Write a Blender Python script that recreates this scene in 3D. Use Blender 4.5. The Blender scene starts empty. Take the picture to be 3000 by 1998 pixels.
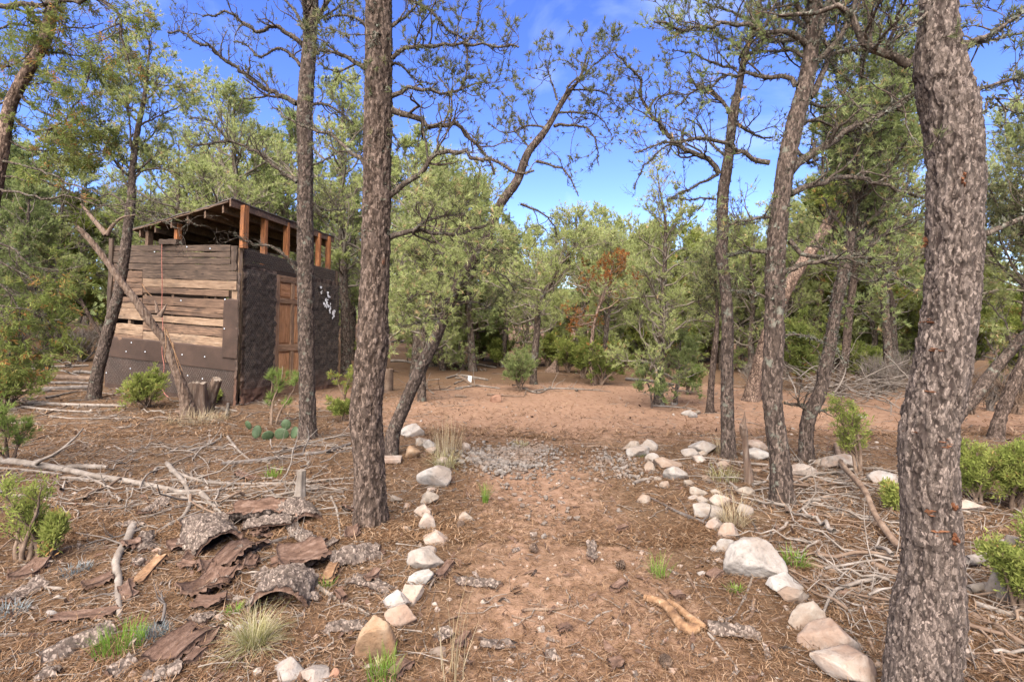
import bpy, math, random
import numpy as np
from mathutils import Vector, Matrix

# ------------------------------------------------------------------ camera, sky, sun, exposure
scene = bpy.context.scene
COL = scene.collection
F, CX, HY, CAM_H = 1500.0, 1500.0, 930.0, 1.4      # lens in pixels of the 3000 px wide photograph, horizon row, eye height
cam_data = bpy.data.cameras.new("camera")
cam_data.sensor_width = 36.0
cam_data.lens = 18.0
cam_data.shift_y = -(999.0 - HY) / 3000.0
cam_data.clip_start = 0.05
cam_data.clip_end = 2000.0
cam = bpy.data.objects.new("camera", cam_data)
COL.objects.link(cam)
cam.location = (0, 0, CAM_H)
cam.rotation_euler = (math.radians(90), 0, 0)
scene.camera = cam

SUN_EL, SUN_AZ = 50.0, 200.0        # degrees; azimuth clockwise from +Y (north), so the sun stands behind and to the left
world = bpy.data.worlds.new("World")
scene.world = world
world.use_nodes = True
wt = world.node_tree
wt.nodes.clear()
w_out = wt.nodes.new("ShaderNodeOutputWorld")
w_bg = wt.nodes.new("ShaderNodeBackground")
w_sky = wt.nodes.new("ShaderNodeTexSky")
w_sky.sky_type = 'NISHITA'
w_sky.sun_disc = False
w_sky.sun_elevation = math.radians(SUN_EL)
w_sky.sun_rotation = math.radians(SUN_AZ)
w_sky.altitude = 2000.0
w_sky.air_density = 1.0
w_sky.dust_density = 0.6
w_sky.ozone_density = 2.0
w_hsv = wt.nodes.new("ShaderNodeHueSaturation")
w_hsv.inputs['Saturation'].default_value = 1.24
w_hsv.inputs['Hue'].default_value = 0.524
w_hsv.inputs['Value'].default_value = 0.55
wt.links.new(w_sky.outputs['Color'], w_hsv.inputs['Color'])
w_co = wt.nodes.new("ShaderNodeTexCoord")
w_map = wt.nodes.new("ShaderNodeMapping")
w_map.inputs['Scale'].default_value = (1.6, 1.6, 3.2)
w_map.inputs['Location'].default_value = (0.35, 0.1, 0.0)
wt.links.new(w_co.outputs['Generated'], w_map.inputs['Vector'])
w_no = wt.nodes.new("ShaderNodeTexNoise")
w_no.inputs['Scale'].default_value = 1.7
w_no.inputs['Detail'].default_value = 7.0
w_no.inputs['Roughness'].default_value = 0.52
w_no.inputs['Distortion'].default_value = 0.5
wt.links.new(w_map.outputs['Vector'], w_no.inputs['Vector'])
w_rp = wt.nodes.new("ShaderNodeValToRGB")
w_rp.color_ramp.elements[0].position = 0.54
w_rp.color_ramp.elements[0].color = (0, 0, 0, 1)
w_rp.color_ramp.elements[1].position = 0.78
w_rp.color_ramp.elements[1].color = (0.30, 0.30, 0.30, 1)
wt.links.new(w_no.outputs['Fac'], w_rp.inputs['Fac'])
w_mix = wt.nodes.new("ShaderNodeMix")
w_mix.data_type = 'RGBA'
wt.links.new(w_rp.outputs['Color'], w_mix.inputs['Factor'])
wt.links.new(w_hsv.outputs['Color'], w_mix.inputs[6])
w_mix.inputs[7].default_value = (2.7, 3.1, 3.9, 1)
wt.links.new(w_mix.outputs[2], w_bg.inputs['Color'])
w_bg.inputs['Strength'].default_value = 0.15
wt.links.new(w_bg.outputs['Background'], w_out.inputs['Surface'])

sun_data = bpy.data.lights.new("sun", 'SUN')
sun_data.energy = 4.6
sun_data.angle = math.radians(80.0)
sun_data.color = (1.0, 0.93, 0.83)
sun = bpy.data.objects.new("sun", sun_data)
COL.objects.link(sun)
_az, _el = math.radians(SUN_AZ), math.radians(SUN_EL)
_dir = Vector((math.sin(_az) * math.cos(_el), math.cos(_az) * math.cos(_el), math.sin(_el)))
sun.rotation_euler = _dir.to_track_quat('Z', 'Y').to_euler()
sun.location = _dir * 50

scene.view_settings.view_transform = 'Standard'
scene.view_settings.look = 'None'
scene.view_settings.exposure = 2.28
scene.view_settings.gamma = 1.0
scene.view_settings.use_curve_mapping = False
scene.cycles.max_bounces = 8
scene.cycles.diffuse_bounces = 4
scene.cycles.transmission_bounces = 4

# ------------------------------------------------------------------ numeric helpers
def rng_(seed):
    return np.random.default_rng(seed)

def _hash(ix, iy, iz, seed):
    h = (ix.astype(np.int64) * 374761393 + iy.astype(np.int64) * 668265263 + iz.astype(np.int64) * 2147483647 + seed * 974634777) & 0xFFFFFFFF
    h = ((h ^ (h >> 13)) * 1274126177) & 0xFFFFFFFF
    h = ((h ^ (h >> 16)) * 2246822519) & 0xFFFFFFFF
    h = h ^ (h >> 15)
    return h.astype(np.float64) / 4294967295.0

def vnoise(p, seed=0):
    """value noise in 0..1 at points p (N,3)"""
    i = np.floor(p).astype(np.int64)
    f = p - i
    f = f * f * (3 - 2 * f)
    out = 0
    for dx in (0, 1):
        wx = f[:, 0] if dx else 1 - f[:, 0]
        for dy in (0, 1):
            wy = f[:, 1] if dy else 1 - f[:, 1]
            for dz in (0, 1):
                wz = f[:, 2] if dz else 1 - f[:, 2]
                out = out + wx * wy * wz * _hash(i[:, 0] + dx, i[:, 1] + dy, i[:, 2] + dz, seed)
    return out

def fbm(p, octaves=4, seed=0, gain=0.5):
    a, s, tot = 1.0, 0, 0
    q = np.asarray(p, float)
    for o in range(octaves):
        s = s + a * vnoise(q, seed + o * 17)
        tot += a
        a *= gain
        q = q * 2.03 + 11.3
    return s / tot

def worley(p, seed=0):
    i = np.floor(p).astype(np.int64)
    f1 = np.full(len(p), 9.0)
    f2 = np.full(len(p), 9.0)
    cid = np.zeros(len(p))
    for dx in (-1, 0, 1):
        for dy in (-1, 0, 1):
            for dz in (-1, 0, 1):
                cx, cy, cz = i[:, 0] + dx, i[:, 1] + dy, i[:, 2] + dz
                qx = cx + _hash(cx, cy, cz, seed)
                qy = cy + _hash(cx, cy, cz, seed + 1)
                qz = cz + _hash(cx, cy, cz, seed + 2)
                d = np.sqrt((p[:, 0] - qx) ** 2 + (p[:, 1] - qy) ** 2 + (p[:, 2] - qz) ** 2)
                m = d < f1
                f2 = np.where(m, f1, np.minimum(f2, d))
                cid = np.where(m, _hash(cx, cy, cz, seed + 3), cid)
                f1 = np.where(m, d, f1)
    return f1, f2, cid

def sstep(a, b, x):
    t = np.clip((x - a) / (b - a), 0, 1)
    return t * t * (3 - 2 * t)

def nrm(v):
    return v / np.maximum(np.linalg.norm(v, axis=-1, keepdims=True), 1e-9)

# ------------------------------------------------------------------ terrain
def tz(X, Y):
    """height of the ground"""
    X = np.asarray(X, float)
    Y = np.asarray(Y, float)
    z = 0.15 * np.exp(-((X + 7.6) ** 2 / 5 + (Y - 9.8) ** 2 / 6))
    z = z - 0.10 * np.exp(-((X + 3.6) ** 2 / 1.2 + (Y - 11.3) ** 2 / 2.0))
    z = z + 1.0 * sstep(4.5, 15.0, -X) * sstep(9.0, 19.0, Y)
    z = z - 0.035 * np.exp(-((X - 0.35 - 0.03 * Y) ** 2) / 0.5) * sstep(8.0, 5.0, Y)
    p = np.stack([X.ravel() * 0.9, Y.ravel() * 0.9, np.zeros(X.size)], 1)
    z = z + (0.07 * (fbm(p, 3, 5) - 0.5)).reshape(X.shape)
    return z

def tz1(x, y):
    return float(tz(np.array([x]), np.array([y]))[0])

ZM = {'S': (0, 0, 1.0), 'A': (0, 0, 2.24), 'B': (900, 0, 2.24), 'C': (1800, 0, 1.96), 'D': (900, 600, 1.9625), 'E': (1900, 600, 1.96),
      'H': (200, 500, 2.0905), 'L': (0, 1250, 1.884), 'M': (1050, 1150, 1.849), 'R': (1750, 1150, 1.849), 'N': (0, 700, 2.613),
      'Q': (2500, 1200, 1.964), 'T': (2500, 0, 2.24), 'U': (1350, 750, 3.137)}

def cv(z, x, y):
    a, b, s = ZM[z]
    return a + x / s, b + y / s

def P3(x, y, d):
    """the place at distance d seen at photograph pixel (x, y)"""
    return np.array([(x - CX) / F * d, d, CAM_H - (y - HY) / F * d])

def G3(x, y, h=0.0):
    """the place on the ground (plus height h) seen at photograph pixel (x, y)"""
    z = 0.0
    d = 5.0
    for _ in range(12):
        d = min(F * (CAM_H - z - h) / max(y - HY, 8.0), 60.0)
        z = 0.5 * z + 0.5 * tz1((x - CX) / F * d, d)
    X = (x - CX) / F * d
    return np.array([X, d, tz1(X, d) + h])

# ------------------------------------------------------------------ meshes
def mesh_from(name, verts, quads=None, tris=None, attrs=None, smooth=True, mats=(), mat_idx=None):
    me = bpy.data.meshes.new(name)
    verts = np.asarray(verts, np.float32)
    nq = 0 if quads is None else len(quads)
    nt = 0 if tris is None else len(tris)
    me.vertices.add(len(verts))
    me.vertices.foreach_set("co", verts.ravel())
    me.loops.add(nq * 4 + nt * 3)
    idx = []
    if nq:
        idx.append(np.asarray(quads, np.int32).ravel())
    if nt:
        idx.append(np.asarray(tris, np.int32).ravel())
    me.loops.foreach_set("vertex_index", np.concatenate(idx))
    me.polygons.add(nq + nt)
    st = np.concatenate([np.arange(nq) * 4, nq * 4 + np.arange(nt) * 3]).astype(np.int32)
    me.polygons.foreach_set("loop_start", st)
    if mat_idx is not None:
        me.polygons.foreach_set("material_index", np.asarray(mat_idx, np.int32))
    me.polygons.foreach_set("use_smooth", np.full(nq + nt, bool(smooth)))
    for k, v in (attrs or {}).items():
        a = me.attributes.new(k, 'FLOAT', 'POINT')
        a.data.foreach_set("value", np.asarray(v, np.float32))
    for m in mats:
        me.materials.append(m)
    me.update(calc_edges=True)
    me.validate()
    return me

class Geo:
    """collects pieces of one mesh"""
    def __init__(self):
        self.v, self.q, self.t, self.a, self.n = [], [], [], {}, 0
        self.qm, self.tm = [], []
    def add(self, v, q=None, t=None, mat=0, **attrs):
        v = np.asarray(v, float).reshape(-1, 3)
        k = self.n
        self.v.append(v)
        if q is not None and len(q):
            self.q.append(np.asarray(q) + k)
            self.qm.append(np.full(len(q), mat))
        if t is not None and len(t):
            self.t.append(np.asarray(t) + k)
            self.tm.append(np.full(len(t), mat))
        for name in set(list(self.a) + list(attrs)):
            lst = self.a.setdefault(name, [np.zeros(k)] if k else [])
            val = attrs.get(name, 0.0)
            lst.append(np.broadcast_to(np.asarray(val, float), (len(v),)).copy())
        self.n += len(v)
        return self
    def mesh(self, name, mats, smooth=True, origin=None):
        v = np.concatenate(self.v)
        if origin is not None:
            v = v - np.asarray(origin)
        q = np.concatenate(self.q) if self.q else None
        t = np.concatenate(self.t) if self.t else None
        mi = np.concatenate(([np.concatenate(self.qm)] if self.q else []) + ([np.concatenate(self.tm)] if self.t else []))
        return mesh_from(name, v, q, t, {k: np.concatenate(x) for k, x in self.a.items()}, smooth, mats, mi)

def link(name, me, parent=None, loc=(0, 0, 0)):
    o = bpy.data.objects.new(name, me)
    COL.objects.link(o)
    o.location = tuple(float(c) for c in loc)
    if parent is not None:
        o.parent = parent
    return o

def tag(o, label, cat, group=None, kind=None):
    if label:
        o['label'] = label
    if cat:
        o['category'] = cat
    if group:
        o['group'] = group
    if kind:
        o['kind'] = kind
    return o

def root(name, loc, label, cat, group=None):
    e = bpy.data.objects.new(name, None)
    COL.objects.link(e)
    e.location = tuple(float(c) for c in loc)
    e.empty_display_size = 0.1
    return tag(e, label, cat, group)

def copy_thing(src, loc, rotz, scale, label=None):
    c = src.copy()
    COL.objects.link(c)
    c.location = tuple(float(v) for v in loc)
    c.rotation_euler = (0, 0, rotz)
    c.scale = (scale, scale, scale) if np.isscalar(scale) else scale
    if label:
        c['label'] = label
    for ch in src.children:
        k = ch.copy()
        COL.objects.link(k)
        k.parent = c
    return c

# ------------------------------------------------------------------ tubes, ribbons, tufts
def tubes(P, R, sides, cap=False):
    """P (M,K,3), R (M,K) -> verts, quads"""
    P = np.asarray(P, float)
    R = np.asarray(R, float)
    M, K, _ = P.shape
    T = nrm(np.gradient(P, axis=1))
    av = nrm(P[:, -1] - P[:, 0])
    ref = np.where((np.abs(av[:, 2]) > 0.75)[:, None], np.array([0.13, 1.0, 0.07]), np.array([0.11, 0.05, 1.0]))
    N = nrm(np.cross(T, ref[:, None, :]))
    B = np.cross(T, N)
    th = np.arange(sides) / sides * 2 * np.pi
    V = P[:, :, None, :] + R[:, :, None, None] * (np.cos(th)[None, None, :, None] * N[:, :, None, :] + np.sin(th)[None, None, :, None] * B[:, :, None, :])
    base = np.arange(M * K * sides).reshape(M, K, sides)
    a = base[:, :-1, :]
    b = base[:, 1:, :]
    Q = np.stack([a, np.roll(a, -1, 2), np.roll(b, -1, 2), b], -1).reshape(-1, 4)
    return V.reshape(-1, 3), Q

def catmull(pts, n):
    """smooth resampling of a polyline (k,m) at n equal steps of arc length"""
    pts = np.asarray(pts, float)
    if len(pts) == 2:
        t = np.linspace(0, 1, n)[:, None]
        return pts[0] * (1 - t) + pts[1] * t
    e = np.vstack([2 * pts[0] - pts[1], pts, 2 * pts[-1] - pts[-2]])
    out = []
    for i in range(1, len(e) - 2):
        p0, p1, p2, p3 = e[i - 1], e[i], e[i + 1], e[i + 2]
        t = np.linspace(0, 1, 12, endpoint=False)[:, None]
        out.append(0.5 * (2 * p1 + (p2 - p0) * t + (2 * p0 - 5 * p1 + 4 * p2 - p3) * t ** 2 + (3 * p1 - p0 - 3 * p2 + p3) * t ** 3))
    out.append(e[-2][None])
    c = np.concatenate(out)
    s = np.concatenate([[0], np.cumsum(np.linalg.norm(np.diff(c[:, :3], axis=0), axis=1))])
    u = np.linspace(0, s[-1], n)
    return np.stack([np.interp(u, s, c[:, k]) for k in range(c.shape[1])], 1)

def spawn(P, R, counts, rs, length, ang=(0.5, 1.1), up=0.15, wob=0.25, K=6, t0=0.15, rfac=0.55, flat=0.0, rmin=0.0012, droop=0.0, taper_len=0.5):
    """grow child twigs on parents. P (M,K0,3), R (M,K0), counts int or (M,), length = scalar or (M,) of a child's length"""
    M, K0, _ = P.shape
    idx = np.repeat(np.arange(M), counts)
    n = len(idx)
    if n == 0:
        return np.zeros((0, K, 3)), np.zeros((0, K))
    t = t0 + (1 - t0) * rs.random(n) ** 0.9
    f = t * (K0 - 1)
    i0 = np.minimum(f.astype(int), K0 - 2)
    w = (f - i0)[:, None]
    pos = P[idx, i0] * (1 - w) + P[idx, i0 + 1] * w
    tan = nrm(P[idx, i0 + 1] - P[idx, i0])
    rad = R[idx, i0] * (1 - w[:, 0]) + R[idx, i0 + 1] * w[:, 0]
    rv = rs.normal(size=(n, 3))
    rv[:, 2] *= (1 - flat)
    perp = nrm(rv - (rv * tan).sum(1, keepdims=True) * tan)
    a = (ang[0] + (ang[1] - ang[0]) * rs.random(n))[:, None]
    d = nrm(tan * np.cos(a) + perp * np.sin(a) + np.array([0, 0, up]))
    L = np.broadcast_to(np.asarray(length, float), (M,))[idx] * (0.55 + 0.9 * rs.random(n)) * (1 - taper_len * t)
    C = np.zeros((n, K, 3))
    C[:, 0] = pos
    st = (L / (K - 1))[:, None]
    for k in range(1, K):
        d = nrm(d + wob * rs.normal(size=(n, 3)) + np.array([0, 0, 0.12 * np.sign(up) - droop]))
        C[:, k] = C[:, k - 1] + d * st
    r0 = np.maximum(np.minimum(rad * rfac, rad * 0.9), rmin)
    Rc = np.maximum(r0[:, None] * np.linspace(1, 0.35, K)[None, :], rmin * 0.7)
    return C, Rc

def on_twigs(P, per, rs, t0=0.3, p=1.0):
    """positions and directions along twigs"""
    M, K, _ = P.shape
    if M == 0:
        return np.zeros((0, 3)), np.zeros((0, 3))
    idx = np.repeat(np.arange(M), per)
    t = t0 + (1 - t0) * rs.random(len(idx))
    t[::max(per, 1)] = 1.0
    keep = rs.random(len(idx)) < p
    idx, t = idx[keep], t[keep]
    f = t * (K - 1)
    i0 = np.minimum(f.astype(int), K - 2)
    w = (f - i0)[:, None]
    return P[idx, i0] * (1 - w) + P[idx, i0 + 1] * w, nrm(P[idx, i0 + 1] - P[idx, i0])

def needles(geo, pos, dirs, rs, n=8, ln=0.05, w=0.006, spread=0.9, up=0.15, tint=None, back=0.015):
    """needle tufts: n thin triangles round each tip"""
    N = len(pos)
    if N == 0:
        return
    tt = rs.random(N) if tint is None else tint
    d = nrm(dirs[:, None, :] + spread * rs.normal(size=(N, n, 3)) * 0.75 + np.array([0, 0, up]))
    L = ln * (0.65 + 0.6 * rs.random((N, n, 1)))
    side = nrm(np.cross(d, rs.normal(size=(N, n, 3)))) * w * 0.5
    b = pos[:, None, :] - dirs[:, None, :] * back * rs.random((N, n, 1))
    V = np.stack([b - side, b + side, b + d * L], 2).reshape(-1, 3)
    T = np.arange(len(V)).reshape(-1, 3)
    ti = np.repeat(np.clip(tt + 0.10 * rs.normal(size=N), 0, 1), n * 3)
    geo.add(V, t=T, tint=ti)

def sprays(geo, pos, dirs, rs, n=6, ln=0.05, w=0.012, spread=0.7, up=0.25, tint=None):
    """scale-leaved juniper sprays: short kite-shaped twiglets"""
    N = len(pos)
    if N == 0:
        return
    tt = rs.random(N) if tint is None else tint
    d = nrm(dirs[:, None, :] + spread * rs.normal(size=(N, n, 3)) + np.array([0, 0, up]))
    L = ln * (0.5 + 0.9 * rs.random((N, n, 1)))
    side = nrm(np.cross(d, rs.normal(size=(N, n, 3)))) * w * (0.35 + 0.4 * rs.random((N, n, 1)))
    b = pos[:, None, :] + 0.012 * rs.normal(size=(N, n, 3))
    V = np.stack([b, b + d * L * 0.5 - side, b + d * L, b + d * L * 0.5 + side], 2).reshape(-1, 3)
    Q = np.arange(len(V)).reshape(-1, 4)
    ti = np.repeat(np.clip(tt + 0.12 * rs.normal(size=N), 0, 1), n * 4)
    geo.add(V, q=Q, tint=ti)

# ------------------------------------------------------------------ materials
class NT:
    def __init__(self, name):
        self.m = bpy.data.materials.new(name)
        self.m.use_nodes = True
        self.t = self.m.node_tree
        self.t.nodes.clear()
        self.out = self.n("ShaderNodeOutputMaterial")
    def n(self, kind, **kw):
        x = self.t.nodes.new(kind)
        for k, v in kw.items():
            setattr(x, k, v)
        return x
    def l(self, a, b):
        self.t.links.new(a, b)
    def put(self, sock, v):
        if hasattr(v, 'links'):
            self.l(v, sock)
        elif isinstance(v, (tuple, list)) and len(v) == 3 and sock.type == 'RGBA':
            sock.default_value = (*v, 1)
        else:
            sock.default_value = v
    def coord(self, scale=(1, 1, 1), what='Object', off=None):
        c = self.n("ShaderNodeTexCoord")
        m = self.n("ShaderNodeMapping")
        self.l(c.outputs[what], m.inputs['Vector'])
        m.inputs['Scale'].default_value = scale
        if off is not None:
            self.l(off, m.inputs['Location'])
        return m.outputs['Vector']
    def rand_off(self, k=40.0):
        oi = self.n("ShaderNodeObjectInfo")
        v = self.n("ShaderNodeVectorMath", operation='SCALE')
        c = self.n("ShaderNodeCombineXYZ")
        self.l(oi.outputs['Random'], c.inputs[0])
        self.l(oi.outputs['Random'], c.inputs[1])
        self.l(oi.outputs['Random'], c.inputs[2])
        self.l(c.outputs[0], v.inputs[0])
        v.inputs['Scale'].default_value = k
        return v.outputs[0]
    def rnd(self):
        return self.n("ShaderNodeObjectInfo").outputs['Random']
    def noise(self, vec, scale, detail=4, rough=0.55, dist=0.0):
        x = self.n("ShaderNodeTexNoise")
        self.l(vec, x.inputs['Vector'])
        x.inputs['Scale'].default_value = scale
        x.inputs['Detail'].default_value = detail
        x.inputs['Roughness'].default_value = rough
        x.inputs['Distortion'].default_value = dist
        return x.outputs['Fac']
    def voro(self, vec, scale, feature='F1', out='Distance'):
        x = self.n("ShaderNodeTexVoronoi", feature=feature)
        self.l(vec, x.inputs['Vector'])
        x.inputs['Scale'].default_value = scale
        return x.outputs[out]
    def ramp(self, fac, stops, interp='LINEAR'):
        x = self.n("ShaderNodeValToRGB")
        e = x.color_ramp.elements
        x.color_ramp.interpolation = interp
        while len(e) < len(stops):
            e.new(0.5)
        for k, (p, c) in enumerate(stops):
            e[k].position = p
            e[k].color = (c, c, c, 1) if np.isscalar(c) else (*c, 1)
        self.l(fac, x.inputs['Fac'])
        return x.outputs['Color']
    def mix(self, fac, a, b, blend='MIX'):
        x = self.n("ShaderNodeMix", data_type='RGBA', blend_type=blend)
        self.put(x.inputs['Factor'], fac)
        self.put(x.inputs[6], a)
        self.put(x.inputs[7], b)
        return x.outputs[2]
    def math(self, op, a, b=0.0):
        x = self.n("ShaderNodeMath", operation=op)
        self.put(x.inputs[0], a)
        self.put(x.inputs[1], b)
        return x.outputs[0]
    def attr(self, name):
        return self.n("ShaderNodeAttribute", attribute_name=name).outputs['Fac']
    def bump(self, h, strength=0.5, dist=0.01, prev=None):
        x = self.n("ShaderNodeBump")
        x.inputs['Strength'].default_value = strength
        x.inputs['Distance'].default_value = dist
        self.l(h, x.inputs['Height'])
        if prev is not None:
            self.l(prev, x.inputs['Normal'])
        return x.outputs['Normal']
    def done(self, color, rough=0.9, normal=None, spec=0.2):
        b = self.n("ShaderNodeBsdfPrincipled")
        self.put(b.inputs['Base Color'], color)
        self.put(b.inputs['Roughness'], rough)
        b.inputs['Specular IOR Level'].default_value = spec
        if normal is not None:
            self.l(normal, b.inputs['Normal'])
        self.l(b.outputs[0], self.out.inputs['Surface'])
        return self.m

def leaf_mat(name, stops, trans=0.35):
    t = NT(name)
    c = t.ramp(t.attr('tint'), stops)
    d = t.n("ShaderNodeBsdfDiffuse")
    tr = t.n("ShaderNodeBsdfTranslucent")
    t.l(c, d.inputs['Color'])
    t.l(c, tr.inputs['Color'])
    m = t.n("ShaderNodeMixShader")
    m.inputs[0].default_value = trans
    t.l(d.outputs[0], m.inputs[1])
    t.l(tr.outputs[0], m.inputs[2])
    t.l(m.outputs[0], t.out.inputs['Surface'])
    return t.m

def bark_mat(name, plate, dark, red, redness=0.62, lichen=0.0, scale=1.0, flake=85.0):
    """plates of one colour over furrows of another (the attribute 'fis' tells them apart), flaked patches of inner bark"""
    t = NT(name)
    v = t.coord((1, 1, 0.45))
    n1 = t.noise(v, 26 * scale, 6, 0.62)
    n2 = t.noise(v, 7 * scale, 4, 0.55)
    n3 = t.noise(t.coord((1, 1, 1)), 90 * scale, 3, 0.6)
    c = t.ramp(n1, [(0.28, tuple(x * 0.55 for x in plate)), (0.5, plate), (0.72, tuple(min(x * 1.75, .6) for x in plate))])
    c = t.mix(t.ramp(n3, [(0.35, 0.0), (0.7, 0.5)]), c, tuple(min(x * 1.5 + .01, .6) for x in plate))
    c = t.mix(t.ramp(t.attr('fis'), [(0.10, 1.0), (0.62, 0.0)]), c, dark)
    wn = t.n("ShaderNodeTexNoise")
    t.l(t.coord((1, 1, 1)), wn.inputs['Vector'])
    wn.inputs['Scale'].default_value = 38 * scale
    wn.inputs['Detail'].default_value = 3
    va = t.n("ShaderNodeVectorMath", operation='MULTIPLY_ADD')
    t.l(wn.outputs['Color'], va.inputs[0])
    va.inputs[1].default_value = (0.020 / scale,) * 3
    t.l(t.coord((1, 1, 0.36)), va.inputs[2])
    fv = t.n("ShaderNodeTexVoronoi", feature='F1')
    t.l(va.outputs[0], fv.inputs['Vector'])
    fv.inputs['Scale'].default_value = flake * scale
    fs = t.n("ShaderNodeSeparateColor")
    t.l(fv.outputs['Color'], fs.inputs[0])
    fe = t.n("ShaderNodeTexVoronoi", feature='DISTANCE_TO_EDGE')
    t.l(va.outputs[0], fe.inputs['Vector'])
    fe.inputs['Scale'].default_value = flake * scale
    c = t.mix(t.ramp(fs.outputs[0], [(0.0, 0.9), (0.50, 0.0)]), c, tuple(x * 0.34 for x in plate))
    c = t.mix(t.ramp(fs.outputs[0], [(0.55, 0.0), (1.0, 0.75)]), c, tuple(min(x * 2.5 + .015, .6) for x in plate))
    c = t.mix(t.ramp(fe.outputs['Distance'], [(0.0, 0.8), (0.10, 0.0)]), c, dark)
    pt = t.attr('cellr')
    c = t.mix(t.math('MULTIPLY', t.ramp(pt, [(0.0, 0.35), (0.5, 0.0)]), 0.9), c, tuple(x * 0.6 for x in plate))
    c = t.mix(t.ramp(pt, [(0.6, 0.0), (1.0, 0.22)]), c, tuple(min(x * 1.7 + .02, .6) for x in plate))
    c = t.mix(t.ramp(n2, [(redness, 0.0), (redness + 0.1, 0.8)]), c, red)
    if lichen:
        ln = t.noise(t.coord((1, 1, 1)), 11 * scale, 5, 0.65)
        c = t.mix(t.ramp(ln, [(0.60 - lichen * 0.2, 0.0), (0.68 - lichen * 0.2, 0.75)]), c, (0.115, 0.115, 0.088))
    nb = t.bump(n1, 0.7, 0.012)
    nb = t.bump(fs.outputs[0], 0.6, 0.008, nb)
    nb = t.bump(n3, 0.35, 0.004, nb)
    return t.done(c, 0.95, nb, 0.12)

def wood_mat(name, cols, stain=(0.03, 0.024, 0.02), stain_at=0.55, grain=1.0, rough=0.85):
    """sawn weathered boards: grain along local X, knots, dark weather stains; each board its own random tone"""
    t = NT(name)
    off = t.rand_off(60.0)
    v = t.coord((1.2, 14, 14), off=off)
    g1 = t.noise(v, 3.0 * grain, 6, 0.6, 0.6)
    vf = t.coord((2.0, 60, 60), off=off)
    g2 = t.noise(vf, 3.0 * grain, 4, 0.7)
    c = t.ramp(g1, [(0.30, cols[0]), (0.52, cols[1]), (0.72, cols[2])])
    c = t.mix(t.ramp(g2, [(0.40, 0.65), (0.60, 0.0)]), c, tuple(x * 0.42 for x in cols[0]))
    vs = t.coord((1.3, 3.2, 3.2), off=off)
    s = t.noise(vs, 1.6, 4, 0.6)
    c = t.mix(t.ramp(s, [(stain_at - 0.12, 0.0), (stain_at + 0.12, 0.85)]), c, stain)
    k = t.voro(t.coord((3.0, 9, 9), off=off), 1.0)
    c = t.mix(t.ramp(k, [(0.06, 0.85), (0.16, 0.0)]), c, tuple(x * 0.35 for x in cols[0]))
    r = t.rnd()
    c = t.mix(t.ramp(r, [(0.0, 0.38), (0.6, 0.0)]), c, tuple(x * 0.5 for x in cols[0]))
    nb = t.bump(g2, 0.6, 0.004)
    nb = t.bump(g1, 0.3, 0.004, nb)
    return t.done(c, rough, nb, 0.2)

def plain_mat(name, cols, scale=8.0, stretch=(1, 1, 1), bump=0.4, rough=0.9, rand=0.25, spec=0.2, fine=60.0):
    """noise between three tones, each object a little different"""
    t = NT(name)
    off = t.rand_off(50.0)
    v = t.coord(stretch, off=off)
    n1 = t.noise(v, scale, 6, 0.6)
    n2 = t.noise(v, fine, 4, 0.6)
    c = t.ramp(n1, [(0.3, cols[0]), (0.5, cols[1]), (0.7, cols[2])])
    c = t.mix(t.ramp(n2, [(0.35, 0.35), (0.65, 0.0)]), c, tuple(x * 0.55 for x in cols[0]))
    c = t.mix(t.math('MULTIPLY', t.rnd(), rand), c, tuple(x * 0.55 for x in cols[1]))
    nb = t.bump(n1, bump, 0.02)
    nb = t.bump(n2, bump, 0.004, nb)
    return t.done(c, rough, nb, spec)

MAT = {}
MAT['bark'] = bark_mat('pine_bark', (0.054, 0.037, 0.027), (0.020, 0.012, 0.008), (0.26, 0.085, 0.03), 0.70)
MAT['bark_near'] = bark_mat('pine_bark_near', (0.064, 0.048, 0.038), (0.024, 0.016, 0.013), (0.24, 0.085, 0.03), 0.78, flake=150.0)
MAT['bark_lichen'] = bark_mat('lichened_bark', (0.050, 0.035, 0.026), (0.026, 0.018, 0.014), (0.20, 0.075, 0.03), 0.74, lichen=0.12)
MAT['bark_limb'] = bark_mat('limb_bark', (0.050, 0.037, 0.027), (0.03, 0.02, 0.015), (0.12, 0.05, 0.025), 0.78, lichen=0.12, scale=1.6)
MAT['bark_far'] = bark_mat('far_bark', (0.058, 0.042, 0.031), (0.03, 0.02, 0.015), (0.17, 0.08, 0.035), 0.70, lichen=0.25, scale=0.8)
MAT['twig_far'] = plain_mat('pale_twig_bark', ((0.095, 0.076, 0.054), (0.15, 0.122, 0.090), (0.22, 0.185, 0.145)), 6.0, rand=0.3)
MAT['bark_red'] = bark_mat('juniper_bark', (0.105, 0.070, 0.050), (0.035, 0.020, 0.014), (0.12, 0.060, 0.036), 0.68)
MAT['grey_wood'] = plain_mat('weathered_grey_wood', ((0.090, 0.070, 0.054), (0.165, 0.135, 0.108), (0.26, 0.22, 0.185)), 9.0, (1, 1, 1), rand=0.45)
MAT['brown_wood'] = plain_mat('brown_dead_wood', ((0.075, 0.046, 0.030), (0.135, 0.090, 0.060), (0.21, 0.15, 0.105)), 9.0, rand=0.45)
MAT['dark_stick'] = plain_mat('dark_stick_bark', ((0.045, 0.036, 0.03), (0.08, 0.065, 0.055), (0.15, 0.13, 0.11)), 14.0, rand=0.3)
MAT['orange_wood'] = plain_mat('stripped_orange_wood', ((0.068, 0.034, 0.018), (0.172, 0.096, 0.048), (0.288, 0.188, 0.112)), 18.0, (1, 1, 1), 0.7, rand=0.1, fine=90.0)
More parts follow.
